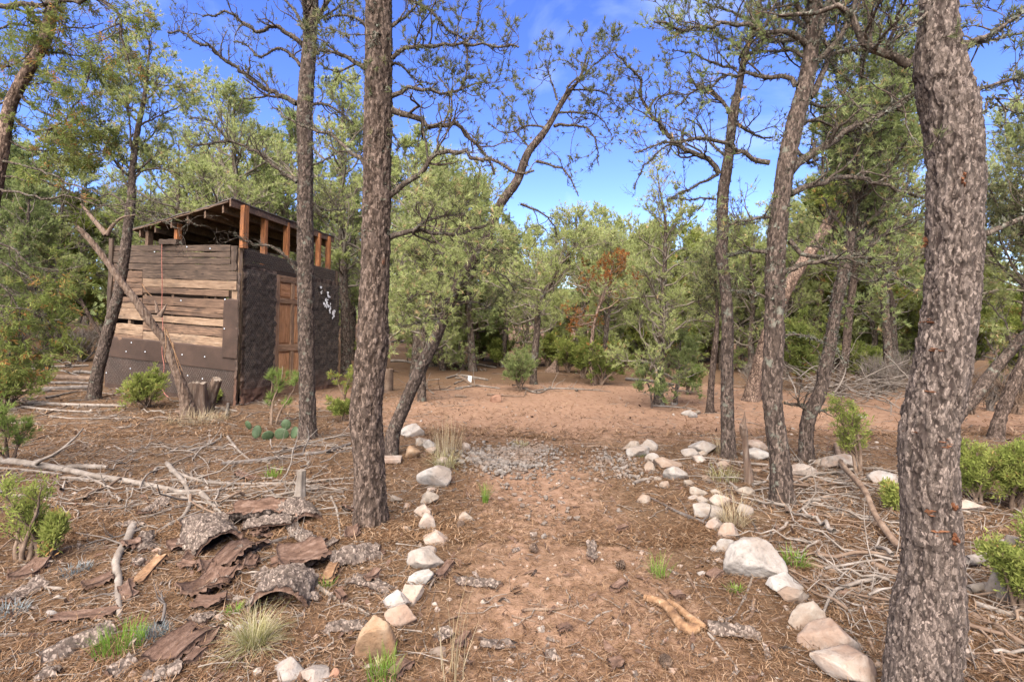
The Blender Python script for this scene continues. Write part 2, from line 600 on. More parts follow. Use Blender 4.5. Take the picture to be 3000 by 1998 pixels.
MAT['shred_bark'] = plain_mat('shredded_juniper_bark', ((0.068, 0.040, 0.026), (0.122, 0.081, 0.056), (0.194, 0.148, 0.112)), 12.0, (3, 3, 0.35), 0.9, rand=0.2)
MAT['cut_wood'] = plain_mat('sawn_wood_end', ((0.110, 0.080, 0.055), (0.180, 0.140, 0.105), (0.225, 0.185, 0.145)), 9.0, rand=0.2)
MAT['needle'] = leaf_mat('pine_needle', [(0.0, (0.113, 0.135, 0.050)), (0.5, (0.183, 0.217, 0.077)), (0.9, (0.267, 0.288, 0.121)), (1.0, (0.366, 0.244, 0.117))], 0.45)
MAT['needle_far'] = leaf_mat('far_pine_needle', [(0.0, (0.170, 0.196, 0.068)), (0.5, (0.274, 0.302, 0.109)), (0.93, (0.377, 0.385, 0.173)), (1.0, (0.431, 0.314, 0.164))], 0.48)
MAT['needle_backlit'] = leaf_mat('backlit_pine_needle', [(0.0, (0.086, 0.090, 0.044)), (0.6, (0.121, 0.132, 0.060)), (1.0, (0.187, 0.162, 0.083))], 0.4)  # backlight painted in: needles darkened as if seen against the sky
MAT['needle_fresh'] = leaf_mat('fresh_pine_needle', [(0.0, (0.110, 0.145, 0.037)), (0.5, (0.166, 0.217, 0.054)), (1.0, (0.241, 0.289, 0.089))], 0.45)
MAT['scale'] = leaf_mat('juniper_spray', [(0.0, (0.110, 0.136, 0.032)), (0.5, (0.190, 0.215, 0.052)), (0.9, (0.275, 0.278, 0.080)), (1.0, (0.343, 0.192, 0.073))], 0.48)
MAT['scale_old'] = leaf_mat('old_juniper_spray', [(0.0, (0.090, 0.112, 0.030)), (0.6, (0.150, 0.172, 0.046)), (0.90, (0.205, 0.205, 0.066)), (0.96, (0.26, 0.135, 0.045)), (1.0, (0.29, 0.14, 0.05))], 0.45)
MAT['scale_red'] = leaf_mat('dead_red_spray', [(0.0, (0.128, 0.048, 0.015)), (0.6, (0.205, 0.083, 0.027)), (1.0, (0.243, 0.128, 0.049))], 0.35)
MAT['lichen'] = leaf_mat('beard_lichen', [(0.0, (0.046, 0.043, 0.030)), (0.6, (0.090, 0.087, 0.062)), (1.0, (0.143, 0.146, 0.115))], 0.2)
MAT['grass'] = leaf_mat('green_grass', [(0.0, (0.068, 0.120, 0.015)), (0.6, (0.112, 0.188, 0.026)), (1.0, (0.180, 0.225, 0.060))], 0.4)
MAT['dry_grass'] = leaf_mat('dry_grass', [(0.0, (0.180, 0.135, 0.075)), (0.6, (0.270, 0.210, 0.128)), (1.0, (0.345, 0.292, 0.195))], 0.3)
MAT['half_grass'] = leaf_mat('half_dry_grass', [(0.0, (0.108, 0.122, 0.029)), (0.45, (0.216, 0.194, 0.079)), (1.0, (0.338, 0.295, 0.202))], 0.35)
MAT['sage'] = leaf_mat('blue_grey_leaf', [(0.0, (0.084, 0.098, 0.098)), (0.6, (0.140, 0.158, 0.158)), (1.0, (0.210, 0.224, 0.217))], 0.3)
# ------------------------------------------------------------------ ground
def bare_mask(X, Y):
    """1 where the red soil lies bare (the clearing and the trodden middle of the path), 0 under litter"""
    p = np.stack([X.ravel() * 1.1, Y.ravel() * 1.1, np.zeros(X.size)], 1)
    n = fbm(p, 4, 21).reshape(X.shape) - 0.5
    clear = np.exp(-(((X - 1.4 - 0.16 * (Y - 8)) / 3.6) ** 4 + ((Y - 8.4) / 2.6) ** 4))
    clear2 = np.exp(-(((X - 5.2) / 3.0) ** 4 + ((Y - 8.0) / 2.0) ** 4))
    path = np.exp(-((X - 0.30) / 0.72) ** 4) * sstep(6.5, 4.5, Y) * 0.62
    far = np.exp(-(((X - 0.9) / 1.2) ** 2 + ((Y - 19) / 3.5) ** 2)) * 0.9
    shedf = np.exp(-(((X + 3.2) / 0.9) ** 2 + ((Y - 9.3) / 1.5) ** 2)) * 0.8
    m = np.maximum.reduce([clear, clear2, path, far, shedf])
    return np.clip(m + 0.55 * n * (0.35 + m), 0, 1)

ys = np.concatenate([np.arange(-8, 1.2, 0.6), np.arange(1.2, 6.0, 0.024), np.arange(6.0, 13, 0.075), np.geomspace(13, 320, 46)])
xr = np.concatenate([np.arange(0, 4.6, 0.026), np.geomspace(4.6, 260, 52)])
xs = np.concatenate([-xr[:0:-1], xr])
GX, GY = np.meshgrid(xs, ys)
gz = tz(GX, GY)
gp = np.stack([GX.ravel(), GY.ravel(), np.zeros(GX.size)], 1)
near = sstep(14, 7, np.abs(GY.ravel())) * sstep(7, 4.4, np.abs(GX.ravel()))
bare = bare_mask(GX, GY).ravel()
rough = 0.026 * (fbm(gp * 5.5, 4, 31, 0.6) - 0.5) + 0.016 * (fbm(gp * 19, 3, 33, 0.6) - 0.5)
gz = gz.ravel() + near * rough * (1.05 - 0.45 * bare)
nx, ny = len(xs), len(ys)
gi = np.arange(nx * ny).reshape(ny, nx)
gq = np.stack([gi[:-1, :-1], gi[:-1, 1:], gi[1:, 1:], gi[1:, :-1]], -1).reshape(-1, 4)

t = NT('red_soil')
v = t.coord((1, 1, 1))
nA = t.noise(v, 1.6, 5, 0.6)
nB = t.noise(v, 14, 6, 0.65)
nC = t.noise(v, 70, 5, 0.7)
nD = t.noise(t.coord((60, 260, 60)), 1.0, 3, 0.6, 1.5)
nE = t.noise(t.coord((230, 70, 60)), 1.0, 3, 0.6, 1.5)
soil = t.ramp(nB, [(0.25, (0.135, 0.074, 0.045)), (0.5, (0.189, 0.112, 0.070)), (0.75, (0.235, 0.151, 0.103))])
soil = t.mix(t.ramp(nA, [(0.35, 0.0), (0.7, 0.35)]), soil, (0.155, 0.092, 0.059))
lit = t.ramp(nC, [(0.28, (0.035, 0.021, 0.012)), (0.5, (0.083, 0.051, 0.030)), (0.68, (0.129, 0.088, 0.056)), (0.8, (0.187, 0.144, 0.102))])
lit = t.mix(t.ramp(nD, [(0.52, 0.0), (0.62, 0.55)]), lit, (0.138, 0.079, 0.037))
lit = t.mix(t.ramp(nE, [(0.54, 0.0), (0.64, 0.55)]), lit, (0.110, 0.065, 0.034))
lit = t.mix(t.ramp(nA, [(0.4, 0.0), (0.65, 0.40)]), lit, (0.097, 0.051, 0.029))
mk = t.math('ADD', t.attr('bare'), t.math('MULTIPLY', t.math('SUBTRACT', nB, 0.5), 0.9))
col = t.mix(t.ramp(mk, [(0.28, 0.0), (0.66, 1.0)]), lit, soil)
peb = t.voro(v, 55, 'F1', 'Distance')
col = t.mix(t.ramp(peb, [(0.10, 0.45), (0.2, 0.0)]), col, (0.165, 0.132, 0.102))
nb = t.bump(nC, 0.8, 0.018)
nb = t.bump(nB, 0.5, 0.02, nb)
MAT['soil'] = t.done(col, 0.97, nb, 0.08)

ground = link('ground', mesh_from('ground', np.stack([GX.ravel(), GY.ravel(), gz], 1), gq, attrs={'bare': bare}, mats=[MAT['soil']]))
tag(ground, 'reddish brown soil of the path, clearing and woodland floor', 'ground', kind='structure')

# low wooded rise that closes the view far behind the trees
hx = np.linspace(-420, 420, 160)
hy = np.linspace(95, 330, 30)
HXX, HYY = np.meshgrid(hx, hy)
hp = np.stack([HXX.ravel() / 60, HYY.ravel() / 60, np.zeros(HXX.size)], 1)
hz = -0.5 + sstep(95, 300, HYY.ravel()) * (11 + 10 * fbm(hp, 4, 77)) + 3.2 * sstep(95, 110, HYY.ravel()) * fbm(hp * 14, 3, 78)
hgi = np.arange(HXX.size).reshape(HXX.shape)
hq = np.stack([hgi[:-1, :-1], hgi[:-1, 1:], hgi[1:, 1:], hgi[1:, :-1]], -1).reshape(-1, 4)
t = NT('far_woods')
hn = t.noise(t.coord((1, 1, 1)), 0.8, 6, 0.7)
MAT['far_woods'] = t.done(t.ramp(hn, [(0.3, (0.045, 0.055, 0.022)), (0.5, (0.085, 0.100, 0.036)), (0.7, (0.13, 0.125, 0.06))]), 1.0, t.bump(hn, 1.0, 1.0), 0.0)
tag(link('hills', mesh_from('hills', np.stack([HXX.ravel(), HYY.ravel(), hz], 1), hq, mats=[MAT['far_woods']])), 'low wooded rise far behind the trees', 'hill', kind='structure')

# ------------------------------------------------------------------ trunks
def trunk_mesh(name, path, mats, ring=0.02, sides=40, plate=0.034, depth=0.011, seed=1, flare=0.0, stretch=2.3, lump=0.05):
    """path: (k,4) centre and radius in local coordinates"""
    path = np.asarray(path, float)
    ln = np.sum(np.linalg.norm(np.diff(path[:, :3], axis=0), axis=1))
    c = catmull(path, max(int(ln / ring), 8))
    P, R = c[:, :3], c[:, 3].copy()
    s = np.linspace(0, ln, len(P))
    R = R * (1 + flare * np.exp(-s / 0.16))
    V, Q = tubes(P[None], R[None], sides)
    ctr = np.repeat(P, sides, 0)
    nv = nrm(V - ctr)
    rr = np.repeat(R, sides)
    n0 = fbm(V * np.array([5, 5, 3.0]), 3, seed) - 0.5
    wv = np.stack([vnoise(V * 24, seed + k) for k in (5, 6, 7)], 1) - 0.5 + 0.5 * (np.stack([vnoise(V * 75, seed + k) for k in (15, 16, 17)], 1) - 0.5)
    q = V * np.array([1, 1, 1 / stretch]) / plate + 0.8 * wv
    f1, f2, cid = worley(q, seed)
    rg = np.abs(fbm(V * np.array([1, 1, 0.2]) / (plate * (2.0 if plate < 0.02 else 1.15)) + 0.55 * wv, 3, seed + 40, 0.5) - 0.5) * 2
    furrow = sstep(0.0, 0.20, rg)
    fis = furrow * (0.62 + 0.38 * sstep(0.02, 0.22, f2 - f1))
    fine = fbm(V * np.array([80, 80, 40.0]), 3, seed + 9, 0.6) - 0.5 + 0.8 * (fbm(V * np.array([26, 26, 12.0]), 3, seed + 19, 0.6) - 0.5)
    sc = np.minimum(1.0, rr / 0.07)
    d = sc * (depth * 0.95 * (furrow - 0.65) + depth * 0.6 * (cid - 0.5) + depth * 0.5 * (f1 - 0.5) + 0.010 * fine) + rr * lump * 2 * n0
    if flare:
        sk = np.repeat(np.exp(-s / 0.14), sides)
        th = np.arctan2(nv[:, 1], nv[:, 0])
        d = d + rr * flare * 0.55 * sk * (0.5 + 0.5 * np.sin(th * 4 + seed)) * 0.6
    V = V + nv * d[:, None]
    return mesh_from(name, V, Q, attrs={'fis': fis, 'cellr': cid}, mats=mats)

def lichen_tufts(geo, P, Nn, rs, size=0.018, n=7):
    N = len(P)
    if not N:
        return
    d = nrm(Nn[:, None, :] + 0.8 * rs.normal(size=(N, n, 3)))
    L = size * (0.4 + rs.random((N, n, 1)))
    side = nrm(np.cross(d, rs.normal(size=(N, n, 3)))) * size * 0.26
    b = P[:, None, :] + 0.35 * size * rs.normal(size=(N, n, 3))
    V = np.stack([b - side, b + side, b + d * L], 2).reshape(-1, 3)
    geo.add(V, t=np.arange(len(V)).reshape(-1, 3), tint=np.clip(np.repeat(rs.random(N), n * 3) + 0.1 * rs.normal(size=N * n * 3), 0, 1))

def wood(geo, P, R, sides):
    if len(P):
        v, q = tubes(P, R, sides)
        geo.add(v, q, fis=0.75, cellr=0.5)

def traced_limb(spec, d, slope, seed, base):
    """a limb seen in the photograph: (zoom, points, width at start, width at end); it leaves the trunk towards or away from the eye by slope"""
    z, pts, w0, w1 = spec[:4]
    sc = ZM[z][2]
    S = np.array([cv(z, x, y) for x, y in pts])
    pr = np.concatenate([[0], np.cumsum(np.linalg.norm(np.diff(S, axis=0), axis=1))])
    L3 = pr[-1] / F * d
    t = pr / pr[-1]
    rs = rng_(seed)
    dep = d + slope * L3 * t + 0.05 * L3 * np.sin(t * 5 + seed) * t
    W = np.stack([P3(S[i, 0], S[i, 1], dep[i]) for i in range(len(S))])
    rad = (w0 + (w1 - w0) * t ** 0.8) / sc * 0.5 / F * d * math.cos(math.atan((S[0, 0] - CX) / F)) ** 0.6
    K = int(np.clip(L3 / 0.06, 10, 40))
    c = catmull(np.column_stack([W, rad]), K)
    P, R = c[:, :3], c[:, 3]
    P[1:-1] += 0.010 * rs.normal(size=(K - 2, 3)) * min(1.0, L3)
    return P - base, R, L3

def limb_family(P, R, L, rs, gw, gn, gl, foliage=0.5, dens=9.0, twig=0.30, needle=None, kind='pine', nl=0.045, nw=0.006, nn=9, lich=10, up=0.18, sides=4, droop=0.0):
    """side twigs, needle tufts and lichen on one limb"""
    n2 = max(3, int(L * dens * 1.35))
    A, RA = spawn(P[None], R[None], n2, rs, twig * 1.25, (0.5, 1.25), up, 0.30, 7, 0.12, 0.55, rmin=0.0022, droop=droop)
    wood(gw, A, RA, sides + 1)
    B, RB = spawn(A, RA, 4, rs, twig * 0.62, (0.4, 1.1), up, 0.32, 5, 0.2, 0.6, rmin=0.0016, droop=droop)
    wood(gw, B, RB, sides)
    C, RC = spawn(B, RB, 2, rs, twig * 0.34, (0.4, 1.0), up, 0.3, 4, 0.3, 0.7, rmin=0.0014)
    wood(gw, C, RC, 3)
    for X, per in ((B, 2), (C, 2)):
        p, dd = on_twigs(X, per, rs, 0.55, foliage)
        if kind == 'pine':
            needles(gn, p, dd, rs, nn, nl, nw, 0.85, 0.1)
        else:
            sprays(gn, p, dd, rs, 10, nl, nw * 2.2, 0.7, 0.1)
    if lich and gl is not None:
        m = int(L * lich * 9)
        f = rs.random(m) * (len(P) - 1)
        i0 = np.minimum(f.astype(int), len(P) - 2)
        w = (f - i0)[:, None]
        nv = nrm(rs.normal(size=(m, 3)) + np.array([0, 0, 0.2]))
        pp = P[i0] * (1 - w) + P[i0 + 1] * w + nv * R[i0][:, None] * 0.95
        lichen_tufts(gl, pp, nv, rs, 0.017, 7)
        p, dd = on_twigs(A, 3, rs, 0.1, 0.55)
        lichen_tufts(gl, p, nrm(rs.normal(size=p.shape)), rs, 0.014, 5)

def traced_tree(name, label, trunk, limbs, seed, d=None, bark='bark', sides=36, ring=0.02, plate=0.034, depth=0.011, flare=0.25, top_limbs=10, top_len=0.9,
                foliage=0.5, group=None, lichen_trunk=0, kind='pine', leaf='needle_backlit', crown_from=0.55, nl=0.045, nw=0.006, twig=0.30, lich=10, extra=(), cat='tree', dens=9.0, up=0.18, limb_bark='bark_limb', zoom='S', lump=0.05, base_ground=True, lean=0.0):
    """trunk: [(x, y, width)] in photograph pixels from the base upwards"""
    tr = [(*cv(zoom, x, y), w / ZM[zoom][2]) for x, y, w in trunk]
    g = G3(tr[0][0], tr[0][1])
    if d is None:
        d = g[1]
    b = P3(tr[0][0], tr[0][1], d)
    if base_ground:
        b[2] = tz1(b[0], b[1])
    path = []
    for i, (x, y, w) in enumerate(tr):
        q = P3(x, y, d + lean * i)
        path.append([*(q - b), w * 0.5 / F * d * math.cos(math.atan((x - CX) / F))])
    path[0][2] = -0.06
    r = root(name, b, label, cat, group)
    rs = rng_(seed)
    me = trunk_mesh('trunk', path, [MAT[bark]], ring, sides, plate, depth, seed, flare, lump=lump)
    link('trunk', me, r)
    gw, gn, gl, gn2 = Geo(), Geo(), Geo(), Geo()
    for i, sp in enumerate(limbs):
        fol = sp[4] if len(sp) > 4 else foliage
        fol = fol if fol < 0.06 else min(1.0 if fol >= 1.0 else 0.98, fol * 1.5 + 0.10)
        slope = sp[5] if len(sp) > 5 else rs.uniform(-0.45, 0.45)
        P, R, L = traced_limb(sp, d, slope, seed * 31 + i, b)
        gm = Geo()
        wood(gm, P[None], R[None], 9)
        link('limb', gm.mesh('limb', [MAT[limb_bark]]), r)
        limb_family(P, R, L, rs, gw, gn2 if fol >= 1.0 else gn, gl, fol, dens=dens * (0.45 if fol < 0.06 else 1.9 if fol >= 1.0 else 1.0), twig=twig * (1.2 if fol >= 1.0 and kind == 'pine' else 1.0), kind=kind, nl=nl, nw=nw, lich=lich, up=up)
    # limbs that point towards or away from the eye, and those above the picture
    pth = np.array(path)
    c = catmull(pth, 40)
    if top_limbs:
        tl, tR = c[None, :, :3], c[None, :, 3]
        A, RA = spawn(tl, tR, top_limbs, rs, top_len, (0.9, 1.35), 0.25, 0.16, 10, crown_from, 0.42, rmin=0.008, taper_len=0.35)
        wood(gw, A, RA, 7)
        for k in range(len(A)):
            limb_family(A[k], RA[k], np.linalg.norm(A[k, -1] - A[k, 0]) * 1.1, rs, gw, gn, gl, foliage, dens=dens, twig=twig, kind=kind, nl=nl, nw=nw, lich=lich, up=up)
    if lichen_trunk:
        f = 1 - (1 - crown_from * 0.6) * rs.random(lichen_trunk) ** 0.8
        i0 = np.minimum((f * 38).astype(int), 38)
        nv = nrm(rs.normal(size=(lichen_trunk, 3)) * np.array([1, 1, 0.3]))
        lichen_tufts(gl, c[i0, :3] + nv * c[i0, 3:4] * 1.0 + 0.03 * rs.normal(size=(lichen_trunk, 1)) * np.array([0, 0, 1]), nv, rs, 0.02, 8)
    if gw.n:
        link('branches', gw.mesh('branches', [MAT[limb_bark]]), r)['kind'] = 'stuff'
    if gn.n:
        link('crown', gn.mesh('crown', [MAT[leaf]], smooth=False), r)['kind'] = 'stuff'
    if gn2.n:
        link('crown', gn2.mesh('crown', [MAT['needle_far' if kind == 'pine' else leaf]], smooth=False), r)['kind'] = 'stuff'
    if gl.n:
        link('lichen', gl.mesh('lichen', [MAT['lichen']], smooth=False), r)['kind'] = 'stuff'
    return r, b, d, path

# right foreground pine
traced_tree('pine_tree', 'thick grey-barked pine trunk in the right foreground with raw orange chips in its bark',
    [(2697, 2085, 240), (2697, 1998, 226), (2712, 1853, 224), (2721, 1772, 216), (2729, 1691, 190), (2728, 1529, 177), (2721, 1420, 178), (2718, 1314, 176),
     (2730, 1212, 174), (2754, 1110, 171), (2768, 1008, 170), (2784, 906, 167), (2793, 800, 168), (2797, 650, 168), (2798, 500, 170), (2792, 400, 172),
     (2776, 300, 172), (2754, 200, 160), (2748, 100, 130), (2748, 0, 112), (2740, -150, 100), (2750, -500, 80), (2760, -900, 50), (2750, -1200, 14)],
    [('C', [(1690, 375), (1560, 310), (1420, 250), (1400, 150), (1390, 60), (1300, 30), (1200, 40), (1080, 80), (940, 95)], 60, 22, 0.12, 0.1),
     ('C', [(1850, 10), (1740, 130), (1620, 220), (1590, 300)], 24, 14, 0.1, -0.2),
     ('C', [(1960, 250), (2060, 235), (2200, 180), (2352, 60), (2480, -40)], 40, 12, 0.8, 0.3),
     ('C', [(1990, 290), (2120, 240), (2300, 200), (2420, 190)], 30, 10, 0.8, 0.5),
     ('C', [(2080, 520), (2200, 480), (2350, 440), (2480, 420)], 30, 10, 0.9, 0.6),
     ('C', [(2105, 660), (2180, 560), (2260, 640), (2352, 650)], 18, 6, 0.3, 0.3),
     ('C', [(2110, 1345), (2200, 1310), (2352, 1250), (2480, 1190)], 46, 26, 0.0, 0.1),
     ('C', [(1720, 530), (1640, 580), (1500, 690), (1440, 760)], 24, 8, 0.1, 0.3)],
    11, bark='bark_near', sides=190, ring=0.006, plate=0.0135, depth=0.0085, flare=0.03, top_limbs=9, top_len=0.9, crown_from=0.68, foliage=0.6, lichen_trunk=0, twig=0.22, nl=0.035, nw=0.0035, dens=11, lump=0.02)

# tree in the middle foreground
traced_tree('pine_tree', 'tall straight brown-barked pine at the left edge of the path beside the bark heap',
    [(1087, 1532, 104), (1085, 1480, 92), (1083, 1400, 89), (1079, 1313, 90), (1072, 1211, 94), (1081, 1110, 88), (1092, 1008, 92), (1094, 906, 84), (1100, 753, 82),
     (1104, 600, 80), (1105, 491, 80), (1108, 357, 80), (1109, 178, 78), (1110, 0, 74), (1110, -250, 66), (1118, -600, 46), (1112, -900, 12)],
    [('B', [(530, 1290), (640, 1210), (740, 1140), (790, 1060), (860, 1005), (990, 985), (1090, 1030), (1180, 1050), (1290, 1090), (1360, 1140), (1440, 1140), (1490, 1120)], 42, 14, 0.05, -0.15),
     ('B', [(555, 725), (700, 770), (820, 830), (940, 800), (1010, 820), (1060, 890), (1140, 980), (1200, 1090), (1230, 1150)], 46, 16, 0.12, 0.1),
     ('B', [(540, 635), (680, 580), (800, 590), (890, 620), (1000, 600), (1100, 560), (1180, 540)], 34, 9, 0.45, 0.25),
     ('B', [(555, 385), (640, 320), (740, 290), (870, 310), (1000, 270), (1080, 290), (1200, 295), (1390, 310)], 30, 11, 0.25, -0.1),
     ('B', [(1040, 285), (1050, 420), (1030, 550), (980, 610)], 13, 8, 0.02, 0.0),
     ('B', [(1040, 280), (1110, 200), (1120, 110), (1145, -10)], 13, 7, 0.02, 0.0),
     ('B', [(385, 455), (290, 390), (210, 350), (80, 330), (0, 310)], 36, 10, 0.6, 0.2),
     ('B', [(388, 1100), (290, 1000), (160, 890), (0, 840), (-120, 780), (-230, 705)], 32, 10, 0.08, 0.3),
     ('B', [(545, -40), (690, 10), (830, 90), (900, 170), (1040, 270)], 26, 12, 0.25, 0.1),
     ('B', [(545, 180), (640, 110), (720, 30), (760, -60)], 26, 10, 0.6, 0.4),
     ('B', [(400, 200), (340, 130), (240, 100), (110, 130)], 24, 8, 0.5, -0.2),
     ('B', [(520, 260), (460, 220), (440, 260), (400, 320)], 20, 8, 0.55, -1.6),
     ('B', [(545, 420), (620, 430), (700, 520), (850, 560)], 20, 6, 0.9, 0.5),
     ('B', [(555, 880), (600, 940), (590, 990)], 14, 6, 0.1, -0.3),
     ('D', [(470, 185), (560, 165), (640, 150), (780, 172), (900, 165), (1050, 110)], 36, 10, 1.0, 0.5),
     ('D', [(600, 160), (700, 90), (820, 60), (960, 40)], 18, 6, 1.0, 0.7)],
    12, bark='bark', sides=84, ring=0.011, plate=0.022, depth=0.012, flare=0.10, top_limbs=9, top_len=1.1, crown_from=0.62, foliage=0.5, lichen_trunk=150, lump=0.03)

# slim tree left of it, in front of the shed
traced_tree('pine_tree', 'slim lichen-flecked pine trunk standing just in front of the shed door',
    [(902, 1284, 58), (901, 1218, 49), (897, 978, 48), (895, 787, 49), (894, 596, 46), (895, 491, 45), (892, 357, 47), (896, 268, 46), (907, 134, 40), (914, 0, 38), (918, -200, 30), (910, -480, 8)],
    [('A', [(1945, 680), (1830, 620), (1700, 560), (1600, 480), (1480, 400), (1400, 330), (1280, 270), (1180, 210), (1100, 215)], 40, 10, 0.08, -0.1),
     ('A', [(1950, 1195), (1850, 1130), (1700, 1010), (1600, 960), (1480, 930), (1340, 950), (1230, 955)], 32, 8, 0.1, 0.1),
     ('A', [(1500, 930), (1420, 830), (1330, 780), (1240, 780)], 14, 7, 0.05, 0.0),
     ('A', [(1990, 300), (1900, 230), (1800, 180), (1700, 210), (1600, 150), (1500, 80), (1400, 100), (1330, 110)], 36, 9, 0.05, -0.2),
     ('A', [(1970, 435), (1900, 350), (1800, 330), (1700, 380), (1620, 300), (1550, 270)], 24, 8, 0.1, 0.2),
     ('A', [(2000, 200), (1950, 100), (1850, -20)], 24, 12, 0.05, 0.1),
     ('A', [(2040, 690), (2130, 680), (2220, 730), (2320, 820)], 22, 8, 0.1, 0.3),
     ('A', [(2060, 130), (2150, 100), (2240, 30)], 24, 10, 0.2, 0.2),
     ('A', [(2040, 1090), (2120, 1060), (2200, 1000)], 14, 6, 0.2, 0.3),
     ('A', [(2045, 1330), (2150, 1380), (2280, 1370)], 16, 6, 0.4, 0.3),
     ('H', [(1405, 625), (1360, 560), (1280, 480), (1200, 460), (1090, 440), (1010, 380)], 26, 7, 0.0, -0.25)],
    13, bark='bark_lichen', sides=40, ring=0.02, plate=0.032, depth=0.009, flare=0.12, top_limbs=8, top_len=1.1, crown_from=0.62, foliage=0.35, lichen_trunk=260, lich=13)

# leaning tree on the left in front of the shed
traced_tree('pine_tree', 'leaning rough-barked pine growing across the left end of the shed',
    [(272, 1171, 46), (284, 1100, 40), (296, 1050, 38), (320, 959, 36), (348, 854, 33), (363, 763, 32), (375, 667, 30), (384, 596, 28), (386, 536, 22), (393, 446, 20), (404, 379, 18), (422, 290, 14), (432, 200, 9), (440, 118, 3)],
    [('A', [(885, 1160), (950, 1120), (1060, 1110), (1180, 1150)], 18, 6, 0.9, 0.3),
     ('A', [(915, 830), (1000, 780), (1100, 730), (1200, 690)], 16, 5, 1.0, 0.3),
     ('A', [(920, 760), (840, 700), (740, 640), (660, 600)], 14, 5, 1.0, 0.2),
     ('A', [(940, 620), (1050, 570), (1150, 560), (1260, 640)], 12, 4, 1.0, -0.2),
     ('A', [(900, 960), (800, 930), (700, 960)], 12, 4, 1.0, -0.2)],
    14, leaf='needle_far', bark='bark_lichen', sides=36, ring=0.022, plate=0.030, depth=0.010, flare=0.15, top_limbs=18, top_len=0.9, crown_from=0.56, foliage=1.0, lich=4, lichen_trunk=60, nl=0.055, nw=0.009, twig=0.32, limb_bark='bark_limb')

# leaning forked tree right of the middle one
traced_tree('pine_tree', 'slanting dark pine trunk leaning right out of the foot of the tall brown pine',
    [(1142, 1336, 44), (1150, 1280, 40), (1162, 1240, 38), (1185, 1186, 37), (1226, 1094, 36), (1267, 1008, 35), (1302, 931, 31), (1336, 850, 27), (1380, 772, 26), (1426, 700, 27), (1462, 606, 27), (1516, 528, 25), (1546, 450, 22),
     (1587, 397, 20), (1614, 357, 17), (1641, 308, 16), (1670, 268, 11), (1700, 225, 7), (1722, 150, 3)],
    [('B', [(1620, 830), (1740, 830), (1850, 850), (1900, 970), (1915, 1090)], 22, 6, 0.12, 0.2),
     ('B', [(1500, 1060), (1600, 1090), (1700, 1130), (1780, 1290)], 20, 6, 0.03, -0.2),
     ('B', [(1400, 1340), (1500, 1380), (1600, 1450), (1640, 1560)], 18, 6, 0.03, 0.2),
     ('B', [(1640, 740), (1760, 740), (1900, 760), (2000, 890)], 16, 5, 0.35, 0.2),
     ('B', [(1660, 690), (1720, 560), (1820, 470), (1860, 310)], 18, 5, 0.6, -0.2),
     ('B', [(1560, 840), (1450, 830), (1300, 870), (1190, 810)], 16, 5, 0.55, 0.2),
     ('B', [(1640, 660), (1600, 520), (1560, 400)], 14, 5, 0.5, 0.1),
     ('B', [(1480, 1000), (1380, 880), (1350, 840)], 14, 6, 0.5, 0.2),
     ('B', [(1700, 600), (1820, 590), (1960, 620), (2060, 720)], 14, 4, 0.35, 0.2),
     ('B', [(1780, 540), (1880, 430), (1980, 350)], 12, 4, 0.5, 0.2),
     ('D', [(830, 590), (760, 520), (660, 500), (560, 560)], 20, 6, 1.0, -0.2),
     ('D', [(900, 470), (780, 400), (650, 380), (520, 420)], 20, 6, 1.0, 0.2),
     ('D', [(980, 270), (860, 260), (700, 290), (600, 270)], 20, 6, 1.0, 0.3),
     ('D', [(800, 640), (700, 660), (600, 690), (520, 700)], 16, 5, 1.0, 0.3),
     ('D', [(930, 420), (1050, 380), (1150, 420), (1200, 520)], 18, 6, 0.9, 0.3),
     ('D', [(860, 560), (960, 560), (1060, 600)], 14, 6, 0.7, 0.3),
     ('D', [(880, 500), (820, 540), (760, 600)], 14, 5, 1.0, -1.2), ('D', [(930, 400), (900, 440), (860, 470)], 14, 5, 1.0, -1.6), ('D', [(1010, 240), (960, 280), (930, 330)], 14, 5, 1.0, -1.4),
     ('D', [(1060, 150), (1020, 130), (960, 150)], 14, 5, 1.0, -1.3), ('D', [(1000, 270), (1080, 260), (1170, 300)], 14, 5, 1.0, -0.4)],
    15, bark='bark_lichen', lichen_trunk=160, sides=36, ring=0.02, plate=0.03, depth=0.009, flare=0.1, top_limbs=0, foliage=0.4, lich=8, nl=0.052, nw=0.0075, twig=0.34, up=0.05)

